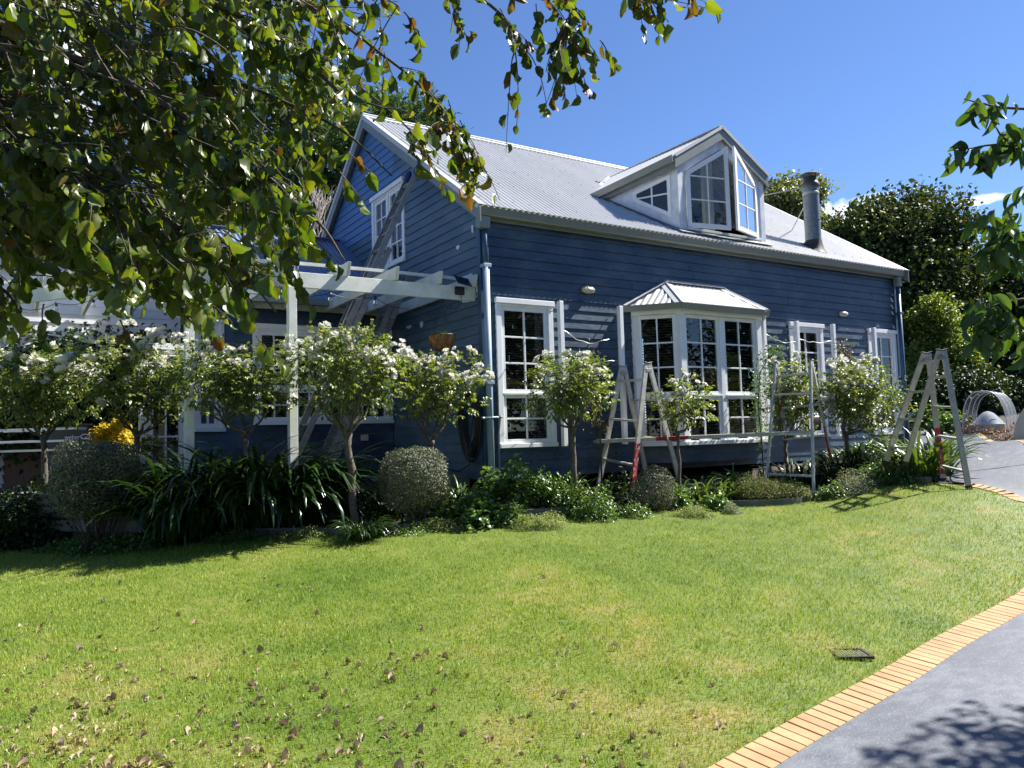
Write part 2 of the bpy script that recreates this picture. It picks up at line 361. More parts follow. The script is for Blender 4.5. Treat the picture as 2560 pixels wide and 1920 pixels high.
def tag(o, label=None, cat=None, group=None, kind=None):
    if label: o['label'] = label
    if cat: o['category'] = cat
    if group: o['group'] = group
    if kind: o['kind'] = kind
    return o
def thing(name, loc, label, cat, group=None):
    o = bpy.data.objects.new(name, None); COL.objects.link(o); o.location = tuple(loc); o.empty_display_size = .1
    return tag(o, label, cat, group)
def under(o, root):
    """parent a mesh built in world coordinates to an Empty, keeping it where it is"""
    o.parent = root
    if root.type == 'EMPTY' and o.type == 'MESH' and not o.get('local'):
        o.data.transform(Matrix.Translation(-root.location))
    return o
class Thing:
    """a thing whose parts are built in world coordinates under an Empty at its base"""
    def __init__(s, name, loc, label, cat, group=None): s.o = thing(name, loc, label, cat, group)
    def part(s, mb, name, m, smooth=False, bevel=0., label=None, parent=None):
        o = mb.build(name, m, None, smooth, bevel, label)
        o.data.transform(Matrix.Translation(-s.o.location)); o.parent = parent or s.o; return o
def single(mb, name, m, label, cat, group=None, smooth=False, bevel=0.):
    return tag(mb.build(name, m, None, smooth, bevel), label, cat, group)

# ------------------------------------------------------------------ terrain
CTRL = np.array([(-5.4, -9.3, -1.55), (-2.9, -7, -1.5), (0, -6.4, -1.4), (2.1, -5.8, -1.27), (5.3, -4.4, -.88), (4.75, -3.65, -.70), (5.2, -2.66, -.665), (4.48, -1.6, -.805), (2.17, -.7, -.75), (5.35, -1.95, -.45), (5.6,-2.2,-.5),
    (.6, -1.4, -.85), (-.4, -1.0, -.87), (-2, -.9, -.92), (-4.1, 1.4, -.96), (-5.6, 3, -.98), (0.3, -.1, -.6), (3.5, -.7, -.62), (7, -.3, -.42), (9.8, -.3, -.36), (7.57, -3.29, -.2),
    (12.1, -.24, -.04), (14.2, 2.5, .3), (18, 6, .55), (12, -6, -.1), (6.5, -7.5, -.9), (3, -10, -1.55), (-10, -8, -1.75), (-10, 2, -1.1), (-3, 5, -.7), (-8, 8, -.6), (4, 10, -.4), (0, 4, -.6), (10, 8, .1), (-2, -5, -1.22), (2, -3.6, -1.02)])
def _k(d): d = np.maximum(d, 1e-6); return d*d*np.log(d)
def _fit():
    n = len(CTRL); A = np.zeros((n+3, n+3)); D = np.linalg.norm(CTRL[:, None, :2]-CTRL[None, :, :2], axis=-1)
    A[:n, :n] = _k(D) + np.eye(n)*.04; A[:n, n] = 1; A[:n, n+1:] = CTRL[:, :2]; A[n, :n] = 1; A[n+1:, :n] = CTRL[:, :2].T
    return np.linalg.solve(A, np.concatenate([CTRL[:, 2], [0, 0, 0]]))
_w = _fit()
def terrain(x, y):
    x = np.asarray(x, float); y = np.asarray(y, float); P = np.stack([x, y], -1).reshape(-1, 2); out_ = np.empty(len(P))
    for i in range(0, len(P), 40000):
        q = P[i:i+40000]; D = np.linalg.norm(q[:, None]-CTRL[None, :, :2], axis=-1)
        out_[i:i+40000] = _k(D)@_w[:len(CTRL)] + _w[len(CTRL)] + q@_w[len(CTRL)+1:]
    d = np.linalg.norm(P-np.array([2, -1]), axis=1); t = np.clip((d-15)/18, 0, 1); t = t*t*(3-2*t)
    out_ = out_*(1-t) + t*np.clip(.2+(P[:, 0]*.02), -.6, 1.2)
    return out_.reshape(x.shape)
def gz(x, y): return float(terrain(np.array([x]), np.array([y]))[0])
def ground(px, py):
    v = ray(px, py); t = 1.5
    while t < 60:
        p = CAM+v*t
        if p[2] < gz(p[0], p[1]): break
        t += .05
    a, b = t-.05, t
    for _ in range(20):
        c = (a+b)/2; p = CAM+v*c
        if p[2] < gz(p[0], p[1]): b = c
        else: a = c
    p = CAM+v*b; return np.array([p[0], p[1], gz(p[0], p[1])])
def axis_lin(lo, hi, fine_lo, fine_hi, st, grow=1.35):
    a = list(np.arange(fine_lo, fine_hi+1e-6, st)); s = st
    while a[-1] < hi: s *= grow; a.append(a[-1]+s)
    s = st
    while a[0] > lo: s *= grow; a.insert(0, a[0]-s)
    return np.array(a)
gx = axis_lin(-600, 600, -12, 19, .25); gy = axis_lin(-600, 600, -12, 13, .25)
X, Y = np.meshgrid(gx, gy, indexing='ij'); Z = terrain(X, Y) - .03
i, j = np.meshgrid(np.arange(len(gx)-1), np.arange(len(gy)-1), indexing='ij'); ny = len(gy)
F = np.stack([i*ny+j, (i+1)*ny+j, (i+1)*ny+j+1, i*ny+j+1], -1).reshape(-1, 4)
tag(mesh_np('ground', np.stack([X, Y, Z], -1).reshape(-1, 3), [F], M['soil'], True), kind='structure')

def inside(poly, x, y):
    poly = np.asarray(poly); r = np.zeros(np.shape(x), bool); j = len(poly)-1
    for i in range(len(poly)):
        xi, yi = poly[i]; xj, yj = poly[j]
        c = ((yi > y) != (yj > y)) & (x < (xj-xi)*(y-yi)/(yj-yi+1e-12)+xi); r ^= c; j = i
    return r
def catmull(P, n=8):
    P = np.asarray(P, float); Q = np.vstack([2*P[0]-P[1], P, 2*P[-1]-P[-2]]); o = []
    for k in range(1, len(Q)-2):
        for t in np.arange(n)/n:
            a, b, c, d = Q[k-1:k+3]; o.append(.5*((2*b)+(-a+c)*t+(2*a-5*b+4*c-d)*t*t+(-a+3*b-3*c+d)*t**3))
    return np.array(o+[P[-1]])
g2 = lambda px, py: ground(px, py)[:2]
bed = catmull([(-9.5, 6.3), (-7.4, 4.6)] + [g2(*p) for p in ((0, 1347), (350, 1345), (700, 1337), (926, 1337), (1060, 1320), (1250, 1297), (1400, 1285), (1560, 1280), (1700, 1268), (1840, 1266), (1960, 1262), (2060, 1244), (2150, 1218), (2250, 1208), (2330, 1206))], 6)
tip = [g2(2420, 1217), g2(2490, 1233), g2(2560, 1257)]
brk_px = [(1783, 1918), (1934, 1828), (2050, 1764), (2206, 1677), (2350, 1590), (2507, 1507), (2560, 1472)]
b0_, b1_ = g2(*brk_px[0]), g2(*brk_px[2]); bd_ = b0_-b1_
brick = [b0_+bd_*7+(-.2, -1.6), b0_+bd_*4+(-.05, -.5), b0_+bd_*2+(0, -.1), b0_+bd_*.9] + [g2(*p) for p in brk_px]
end = tip[-1]
brick = catmull(brick + [(brick[-1]+np.array([1.3, .32])), (brick[-1]+end)/2+np.array([1.35, -.35]), end+np.array([.62, -.42])] + [tip[2], tip[1], tip[0], tip[0]+np.array([-.1, .55]), (6.6, -1.6), (8.4, -.9), (9.7, -.75)], 8)
lawn_poly = [tuple(p) for p in bed] + [tuple(p) for p in tip[:1]] 
bi = int(np.argmin(np.linalg.norm(brick-tip[0], axis=1)))
lawn_poly = [tuple(p) for p in bed] + [tuple(p) for p in brick[:bi+1][::-1]] + [(-16, -12.5), (-16, 6.3)]
def patch(name, poly, m, dz, st=.16, smooth=True):
    poly = np.asarray(poly); lo, hi = poly.min(0), poly.max(0)
    bm = bmesh.new(); vs = [bm.verts.new((p[0], p[1], 0)) for p in poly]; bm.faces.new(vs)
    for ax in (0, 1):
        for c in np.arange(lo[ax]+st, hi[ax], st*4):
            no = [0, 0, 0]; no[ax] = 1; co = [0, 0, 0]; co[ax] = c
            bmesh.ops.bisect_plane(bm, geom=bm.verts[:]+bm.edges[:]+bm.faces[:], plane_co=co, plane_no=no)
    co = np.array([v.co[:] for v in bm.verts]); z = terrain(co[:, 0], co[:, 1])+dz
    for v, q in zip(bm.verts, z): v.co.z = q
    bmesh.ops.triangulate(bm, faces=[f for f in bm.faces if len(f.verts) > 4])
    bmesh.ops.recalc_face_normals(bm, faces=bm.faces[:])
    me = bpy.data.meshes.new(name); bm.to_mesh(me); bm.free()
    for p in me.polygons: p.use_smooth = smooth
    me.materials.append(m); o = bpy.data.objects.new(name, me); COL.objects.link(o)
    if me.polygons[0].normal.z < 0: me.flip_normals()
    return tag(o, kind='structure')
def lawnmat(name, blades):
    m, t, b, o = new_mat(name)
    c = t.nodes.new('ShaderNodeTexCoord')
    n1 = noise(t, .55, 5, .6); n2 = noise(t, 2.6, 5, .65); n3 = noise(t, 1.3, 3, .5)
    f = mth(t, 'ADD', mth(t, 'MULTIPLY', n1, .55), mth(t, 'MULTIPLY', n2, .45))
    f = mth(t, 'ADD', mth(t, 'MULTIPLY', mth(t, 'SUBTRACT', f, .5), 1.35), .465)
    if blades:
        f = mth(t, 'ADD', f, mth(t, 'MULTIPLY', mth(t, 'SUBTRACT', island(t), .5), .30))
        cols = [(.20, (.105, .190, .020)), (.42, (.180, .275, .030)), (.58, (.265, .335, .052)), (.70, (.36, .355, .10)), (.84, (.47, .40, .18))]
    else: cols = [(.3, (.075, .115, .018)), (.5, (.115, .15, .028)), (.66, (.20, .17, .065)), (.8, (.27, .21, .10))]
    col = ramp(t, f, cols)
    t.links.new(col, b.inputs['Base Color']); b.inputs['Roughness'].default_value = .55; b.inputs['Specular IOR Level'].default_value = .3
    if blades:
        tr = t.nodes.new('ShaderNodeBsdfTranslucent'); t.links.new(mixcol(t, 1., col, (1.5, 1.4, .5), 'MULTIPLY'), tr.inputs[0])
        mx = t.nodes.new('ShaderNodeMixShader'); mx.inputs[0].default_value = .3
        t.links.new(b.outputs[0], mx.inputs[1]); t.links.new(tr.outputs[0], mx.inputs[2]); t.links.new(mx.outputs[0], o.inputs[0])
    return m
M['lawn'] = lawnmat('lawn thatch', False); M['blade'] = lawnmat('grass blades', True)
patch('lawn', lawn_poly, M['lawn'], 0.)
# grass blades: one stuff object, denser close to the camera
BX, BY = np.array([]), np.array([])
fx, fy = CF[:2]/np.linalg.norm(CF[:2]); 
n0 = 3400000
xs = rng.uniform(-12, 8.5, n0); ys = rng.uniform(-11, 5.5, n0)
dx, dy = xs-CAM[0], ys-CAM[1]; dep = dx*CF[0]+dy*CF[1]; lat = dx*CR[0]+dy*CR[1]
dens = np.clip(10500*np.exp(-(dep-3.2)/4.0), 1800, 9500)/(n0/(20.5*16.5))
keep = (dep > 2.4) & (np.abs(lat) < dep*.74+.9) & (rng.random(n0) < dens)
xs, ys = xs[keep], ys[keep]; k2 = inside(lawn_poly, xs, ys); xs, ys = xs[k2], ys[k2]; dep = ((xs-CAM[0])*CF[0]+(ys-CAM[1])*CF[1])
zs = terrain(xs, ys); nb = len(xs)
clump = np.sin(xs*9.1+np.sin(ys*7.3)*2)*np.sin(ys*8.7+np.sin(xs*6.1)*2)
h = rng.uniform(.014, .032, nb)*(1+.25*clump); w = np.clip(.0024+dep*.00022, .0028, .0056)*rng.uniform(.7, 1.3, nb)
th = rng.uniform(0, 2*math.pi, nb); lean = rng.uniform(.1, 1.1, nb)*h; la = rng.uniform(0, 2*math.pi, nb)
c, s_ = np.cos(th)*w/2, np.sin(th)*w/2
mx_, my_ = xs+np.cos(la)*lean*.35, ys+np.sin(la)*lean*.35
V = np.stack([np.stack([xs-c, ys-s_, zs-.004], -1), np.stack([xs+c, ys+s_, zs-.004], -1), np.stack([mx_+c*.8, my_+s_*.8, zs+h*.6], -1), np.stack([mx_-c*.8, my_-s_*.8, zs+h*.6], -1), np.stack([xs+np.cos(la)*lean, ys+np.sin(la)*lean, zs+h], -1)], 1).reshape(-1, 3)
b0 = np.arange(nb)[:, None]*5
tag(mesh_np('grass', V, [b0+np.array([[0, 1, 2, 3]]), b0+np.array([[3, 2, 4]])], M['blade'], True), 'short green mown lawn grass with dry straw patches', 'grass', kind='stuff')
print('blades', nb)
# driveway and brick border
bt = np.gradient(brick, axis=0); bt /= np.linalg.norm(bt, axis=1)[:, None]; bn = np.stack([bt[:, 1], -bt[:, 0]], -1)   # right side = driveway
def offs(d): return brick+bn*d
drive_in = offs(.20)
outer = catmull([g2(2560, 1110), g2(2440, 1087), at(2400, 1068, 18.5)[:2], at(2340, 1057, 20)[:2], at(2280, 1049, 22)[:2], at(2250, 1044, 26)[:2]], 6)
outer = np.vstack([catmull([(-1.0, -14), (4.5, -11.2), (7.6, -8.2), (8.4, -5.6), outer[0]], 6)[:-1], outer])
drive_poly = [tuple(p) for p in drive_in] + [(10.05, -.3), (10.2, 2), (12.5, 7), (15, 12)] + [tuple(p) for p in outer[::-1]]
patch('driveway', drive_poly, M['drive'], .012)
def bricks(line, name, half, bw=.075, z=.016, side=.1):
    L = np.concatenate([[0], np.cumsum(np.linalg.norm(np.diff(line, axis=0), axis=1))]); mb = MB()
    for q in np.arange(bw/2, L[-1], bw+.008):
        c = np.array([np.interp(q, L, line[:, 0]), np.interp(q, L, line[:, 1])]); c2 = np.array([np.interp(q+.02, L, line[:, 0]), np.interp(q+.02, L, line[:, 1])])
        d = c2-c
        if np.linalg.norm(d) < 1e-6: continue
        d = unit(d); n = np.array([d[1], -d[0]]); c = c+n*side
        zz = gz(c[0], c[1]); e = .3
        sx = (gz(c[0]+n[0]*e, c[1]+n[1]*e)-zz)/e; sd = (gz(c[0]+d[0]*e, c[1]+d[1]*e)-zz)/e
        Xa = unit([d[0], d[1], sd]); Ya = unit([n[0], n[1], sx]); Za = unit(np.cross(Xa, Ya)); Za = Za if Za[2] > 0 else -Za
        mb.box((c[0], c[1], zz+z-.02+rng.uniform(-.0015, .0015)), (bw, half*2, .04), Xa, Ya, Za)
    return tag(mb.build(name, M['pavers'], bevel=.004), kind='structure')
bricks(brick[:bi+2], 'brick_border', .1)
bricks(outer[20:], 'far_brick_border', .06, .22, .012, .05)
bpy.data.objects['far_brick_border'].data.materials[0] = M['tan_edge']
for pa, pb in (((2416, 1181), (2620, 1156)), ((2330, 1085), (2480, 1092))):
    mb = MB(); A_, B_ = ground(*pa), ground(*pb)
    for t in np.linspace(0, 1, 13)[:-1]:
        p, q = A_+(B_-A_)*t, A_+(B_-A_)*(t+1/12); p[2], q[2] = gz(*p[:2])+.0135, gz(*q[:2])+.0135; mb.bar(p, q, .012, .004)
    tag(mb.build('driveway_joint', M['joint']), kind='structure')

# ------------------------------------------------------------------ the blue house
LX, RIDGE_Y, RIDGE_Z, SL, SLB = 9.83, 3.90, 6.09, .672, .74
def zf(y): return 3.334+SL*(y+.2)             # front roof plane
def zb_(y): return RIDGE_Z-SLB*(y-RIDGE_Y)    # back roof plane
COVER, PH = .1367, 3.0986-25*.1367
H = Thing('blue_house', (0, 0, -.36), 'two storey dark blue weatherboard cottage with pale corrugated gable roof and white windows', 'house')
ZUP = np.array([0, 0, 1.])
def boards(mb, o, U, Nn, urange, z0, z1, openings=(), lap=.016, pick=None, maxlen=4.2, joints=True):
    o, U, Nn = np.asarray(o, float), unit(U), unit(Nn); r = random.Random(5)
    i = 0
    k0 = math.floor((z0-PH)/COVER)
    for k in range(k0, int((z1-PH)/COVER)+1):
        zb, zt = max(PH+k*COVER, z0), min(PH+(k+1)*COVER, z1)
        if zt-zb < .005: continue
        (a0, a1), (c0, c1) = urange(zb), urange(zt)
        if a1-a0 < .02: continue
        cuts = [a0]
        if joints:
            q = a0+r.uniform(1.0, maxlen)
            while q < a1-.5: cuts.append(q); q += r.uniform(2.0, maxlen)
        cuts.append(a1)
        if pick: cuts = sorted(set(cuts+[q for q in pick('cuts', zb, r) if a0 < q < a1]))
        for s0, s1 in zip(cuts[:-1], cuts[1:]):
            iv = [(s0, s1, zb, zt)]
            for (p0, p1, q0, q1) in openings:
                nx = []
                for (e0, e1, y0, y1) in iv:
                    if p1 <= e0 or p0 >= e1 or q1 <= y0 or q0 >= y1: nx.append((e0, e1, y0, y1)); continue
                    if p0 > e0: nx.append((e0, p0, y0, y1))
                    if p1 < e1: nx.append((p1, e1, y0, y1))
                    m0, m1 = max(e0, p0), min(e1, p1)
                    if q0 > y0: nx.append((m0, m1, y0, q0))
                    if q1 < y1: nx.append((m0, m1, q1, y1))
                iv = nx
            for (e0, e1, y0, y1) in iv:
                mi = pick('mat', zb, (e0+e1)/2) if pick else 0
                g = .003 if joints else 0
                t0 = e0 if e0 > a0+1e-6 else c0; t1 = e1 if e1 < a1-1e-6 else c1
                d0 = lap*(1-(y0-zb)/COVER); d1 = lap*(1-(y1-zb)/COVER)*.999+.002
                P = lambda u, z, d: o+U*u+ZUP*z+Nn*d
                mb.add([P(e0+g, y0, d0+.002), P(e1-g, y0, d0+.002), P(t1-g, y1, d1), P(t0+g, y1, d1), P(e0+g, y0, -.006), P(e1-g, y0, -.006)], [np.array([[0, 1, 2, 3], [4, 5, 1, 0]])], mi)
full = lambda a, b: (lambda z: (a, b))
W1 = (.205, 1.176); W3 = (6.423, 7.38); W4 = (8.79, 9.72)
bayx = (2.80, 5.42)
mb = MB()
boards(mb, (0, 0, 0), (1, 0, 0), (0, -1, 0), full(.05, LX-.05), -.42, 3.44,
       [(W1[0]+.07, W1[1]-.07, .06, 2.04), (W3[0]+.07, W3[1]-.07, .06, 2.04), (W4[0]+.07, W4[1]-.07, .06, 2.04), (bayx[0], bayx[1], -.30, 2.05)])
H.part(mb, 'front_wall', M['blue'])
def gab(z):   # y range of gable wall at height z
    return (max(0.05, (z-3.40)/SL if z > 3.40 else 0.05), min(7.7, RIDGE_Y+(RIDGE_Z-.07-z)/SLB))
GW = (2.43, 3.81, 3.11, 4.53)     # gable window in y, z
def gpick(what, z, a):
    if what == 'cuts': return [2.72+a.uniform(-.25, .2)] if z > 3.8 else []
    return 1 if (z > 3.83 and a > 2.72) or z > 4.95 else 0
mb = MB(); boards(mb, (0, 0, 0), (0, 1, 0), (-1, 0, 0), gab, -.42, 5.98, [(GW[0]+.07, GW[1]-.07, GW[2]+.06, GW[3]-.06)], pick=gpick)
H.part(mb, 'gable_wall', [M['blue_gable'], M['blue_old']])
mb = MB(); boards(mb, (LX, 0, 0), (0, 1, 0), (1, 0, 0), gab, -.42, 5.98); boards(mb, (0, 7.72, 0), (1, 0, 0), (0, 1, 0), full(0, LX), -.42, 3.25)
H.part(mb, 'rear_wall', M['blue'])
mb = MB(); mb.lohi((.05, .05, -.40), (LX-.05, 7.65, -.36)); H.part(mb, 'floor_slab', M['plaster_dark'])
for xc, s0 in ((0, -1), (LX, 1)):
    mb = MB(); mb.lohi((min(xc+s0*.024, xc-s0*.06), -.024, -.5), (max(xc+s0*.024, xc-s0*.06), .0, 3.43)); mb.lohi((min(xc, xc+s0*.0241), .0005, -.5), (max(xc, xc+s0*.0241), .075, 3.43))
    H.part(mb, 'corner_board', M['blue_trim'], bevel=.004)
# filler patches on the gable
for y, z, w_, h_, rot in ((.62, 2.93, .10, .06, 0), (.18, 3.10, .05, .11, 0), (.36, 2.44, .30, .07, .25), (.33, 2.14, .50, .10, .25), (.10, 2.24, .05, .20, 0), (1.88, 1.98, .10, .09, 0), (2.35, 2.0, .18, .05, 0)):
    mb = MB(); c, s_ = math.cos(rot*0), math.sin(rot*0)
    th = np.linspace(0, 2*math.pi, 12, endpoint=False); q = [(-.0215, y+math.copysign(abs(math.cos(a))**.6, math.cos(a))*w_/2, z+math.copysign(abs(math.sin(a))**.6, math.sin(a))*h_/2*(1+.3*math.sin(3*a))) for a in th]
    mb.prism(q, (.012, 0, 0)); H.part(mb, 'filler_patch', M['white_prep'])

def corrugated(mb, poly, ribdir, pitch=.095, amp=.014, seg=8, lift=0.):
    """corrugated sheet over a convex planar polygon; ribs run along ribdir"""
    P = np.asarray(poly, float); nrm = unit(np.cross(P[1]-P[0], P[2]-P[1]))
    if nrm[2] < 0: nrm = -nrm
    v = np.asarray(ribdir, float); v = unit(v-nrm*(v@nrm)); u = np.cross(v, nrm); o = P[0]
    A = np.stack([(P-o)@u, (P-o)@v], -1); k = len(A)
    us = np.arange(A[:, 0].min(), A[:, 0].max()+1e-9, pitch/seg); lo, hi = [], []; keep_ = []
    for q in us:
        ys_ = []
        for i in range(k):
            a, b = A[i], A[(i+1) % k]
            if abs(a[0]-b[0]) < 1e-9:
                if abs(a[0]-q) < 1e-6: ys_ += [a[1], b[1]]
                continue
            t = (q-a[0])/(b[0]-a[0])
            if -1e-9 <= t <= 1+1e-9: ys_.append(a[1]+t*(b[1]-a[1]))
        if len(ys_) < 2: continue
        keep_.append(q); lo.append(min(ys_)); hi.append(max(ys_))
    us = np.array(keep_); lo, hi = np.array(lo), np.array(hi); n = len(us); hgt = amp*np.cos(2*math.pi*us/pitch)+lift
    V = np.concatenate([o+us[:, None]*u+((lo*(1-t)+hi*t)[:, None])*v+hgt[:, None]*nrm for t in (0, .5, 1)])
    i = np.arange(n-1); F = np.concatenate([np.stack([i+r_*n, i+1+r_*n, i+1+(r_+1)*n, i+(r_+1)*n], -1) for r_ in (0, 1)])
    mb.add(V, [F])
RX0, RX1 = -.125, 9.97
DX0, DX1, DYB = 3.75, 5.98, 2.80        # hole under the dormer
down = (0, -1, -SL)
mb = MB()
def rq(x0, x1, y0, y1): return [(x0, y0, zf(y0)), (x1, y0, zf(y0)), (x1, y1, zf(y1)), (x0, y1, zf(y1))]
snap = lambda x: RX0+round((x-RX0)/.095)*.095
xa, xb_ = snap(DX0+.1), snap(DX1-.1)
corrugated(mb, rq(RX0, xa, -.22, RIDGE_Y), down); corrugated(mb, rq(xb_, RX1, -.22, RIDGE_Y), down)
corrugated(mb, rq(xa, xb_, -.22, .03), down); corrugated(mb, rq(xa, xb_, DYB-.5, RIDGE_Y), down)
corrugated(mb, [(RX0, RIDGE_Y, RIDGE_Z), (RX1, RIDGE_Y, RIDGE_Z), (RX1, 7.95, zb_(7.95)), (RX0, 7.95, zb_(7.95))], (0, 1, -SLB))
nr = unit((0, -SL, 1))
for row, y in enumerate((.1, .95, 1.8, 2.65, 3.45)):
    for q in np.arange(RX0+.095*2, RX1-.05, .095*3):
        if DX0 < q < DX1 and y < 2.7: continue
        mb.box(np.array([q, y, zf(y)])+nr*.017, (.014, .014, .009), (1, 0, 0), unit((0, 1, SL)), nr)
roof = H.part(mb, 'roof', M['roof'])
mb = MB()
tf, tb = unit((0, -1, -SL)), unit((0, 1, -SLB))
ap = np.array([RX0-.01, RIDGE_Y, RIDGE_Z+.03]); L_ = np.array([RX1-RX0+.02, 0, 0])
mb.add([ap, ap+L_, ap+L_+tf*.16, ap+tf*.16], [np.array([[0, 1, 2, 3]])]); mb.add([ap, ap+L_, ap+L_+tb*.16, ap+tb*.16], [np.array([[3, 2, 1, 0]])])
mb.tube([ap+(0, 0, .008), ap+L_+(0, 0, .008)], .022, 8); mb.bar(ap+tf*.16-nr*.01, ap+L_+tf*.16-nr*.01, .004, .03, nr)
H.part(mb, 'ridge_cap', M['roof'], parent=roof, smooth=False)
# barge boards and caps
for x in (RX0, RX1):
    xo = x-.012; mb = MB()
    for (ya, za, yb, zc) in ((-.235, zf(-.235), RIDGE_Y, RIDGE_Z), (7.95, zb_(7.95), RIDGE_Y, RIDGE_Z)):
        mb.prism([(xo, ya, za-.015), (xo, yb, zc-.015), (xo, yb, zc-.225), (xo, ya, za-.225)], (.026, 0, 0))
    H.part(mb, 'barge_board', M['fascia'], bevel=.003)
for x, sg in ((RX0-.012, -1), (RX1+.014, 1)):
    mb = MB()
    for (ya, za, yb, zc) in ((-.225, zf(-.225), RIDGE_Y, RIDGE_Z), (7.95, zb_(7.95), RIDGE_Y, RIDGE_Z)):
        mb.bar((x-sg*.03, ya, za+.014), (x-sg*.03, yb, zc+.014), .085, .012, (0, 0, 1)); mb.bar((x+sg*.006, ya, za-.02), (x+sg*.006, yb, zc-.02), .010, .075, (0, 0, 1))
    H.part(mb, 'barge_cap', M['roof'], parent=roof)
mb = MB(); mb.lohi((.0, -.07, 3.165), (LX, -.046, 3.30)); mb.lohi((0, -.046, 3.19), (LX, -.019, 3.205)); H.part(mb, 'fascia_board', M['fascia'], bevel=.003)
GP = [(-.072, 3.215), (-.155, 3.208), (-.172, 3.222), (-.188, 3.30), (-.205, 3.326), (-.205, 3.336), (-.180, 3.336), (-.178, 3.318), (-.165, 3.235), (-.150, 3.222), (-.078, 3.226)]
def gutter(mb, p0, p1, prof, outdir):
    p0, p1, od = np.asarray(p0, float), np.asarray(p1, float), unit(outdir)
    A = [p0+od*(-y)+ZUP*z for y, z in prof]; k = len(A); V = A+[a+(p1-p0) for a in A]
    mb.add(V, [np.array([[i, (i+1) % k, k+(i+1) % k, k+i] for i in range(k)])])
    for e, off in ((0, 0), (k, 1)):
        f = np.array([e+i for i in (0, 1, 2, 3, 4)]); mb.add([V[q] for q in f]+[np.asarray(V[e+0])*0+V[e+10]], [np.array([[0, 1, 2, 3, 4]])])
mb = MB(); gutter(mb, (-.10, 0, 0), (RX1-.02, 0, 0), GP, (0, -1, 0)); gut = H.part(mb, 'gutter', M['gutter'])
for a_, b_ in (((-.09, -.155, 3.03), (.085, -.028, 3.206)), ((9.74, -.15, 3.0), (9.87, -.028, 3.206))): H.part(MB().lohi(a_, b_), 'rain_head', M['gutter'], parent=gut, bevel=.02)
def pipe(P, r, mats, name='downpipe'):
    mb = MB(); mb.tube(P, r, 12); return H.part(mb, name, mats, True)
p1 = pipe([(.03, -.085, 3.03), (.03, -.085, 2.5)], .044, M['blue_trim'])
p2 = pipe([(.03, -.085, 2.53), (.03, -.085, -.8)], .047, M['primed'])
p3 = pipe([(9.81, -.085, 3.0), (9.81, -.085, -.5)], .044, M['blue_trim'])
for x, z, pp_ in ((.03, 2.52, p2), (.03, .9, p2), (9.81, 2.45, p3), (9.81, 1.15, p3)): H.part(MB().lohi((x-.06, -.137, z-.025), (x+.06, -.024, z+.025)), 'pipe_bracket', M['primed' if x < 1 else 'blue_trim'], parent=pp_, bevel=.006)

# ------------------------------------------------------------------ windows
def pane_grid(mb, P, a0, a1, z0, z1, cols, rows, w=.024, d0=-.036, d1=-.004):
    """glazing bars inside a sash opening; P(u,z,d) maps to the world"""
    for c in range(1, cols):
        u = a0+(a1-a0)*c/cols; mb.prism([P(u-w/2, z0, d0), P(u+w/2, z0, d0), P(u+w/2, z1, d0), P(u-w/2, z1, d0)], P(0, 0, d1)-P(0, 0, d0))
    for r_ in range(1, rows):
        z = z0+(z1-z0)*r_/rows
        for c in range(cols):
            b0, b1 = a0+(a1-a0)*c/cols+(w/2 if c else 0), a0+(a1-a0)*(c+1)/cols-(w/2 if c < cols-1 else 0)
            mb.prism([P(b0, z-w/2, d0), P(b1, z-w/2, d0), P(b1, z+w/2, d0), P(b0, z+w/2, d0)], P(0, 0, d1-.002)-P(0, 0, d0))
def slats(mb, P, a0, a1, z0, z1, d=-.12, pitch=.036, tilt=.012, gap=()):
    z = z0
    while z < z1:
        mb.add([P(a0, z-tilt*.5, d+.014), P(a1, z-tilt*.5+.002, d+.014), P(a1, z+tilt*.5, d-.014), P(a0, z+tilt*.5, d-.014)], [np.array([[0, 1, 2, 3]])]); z += pitch
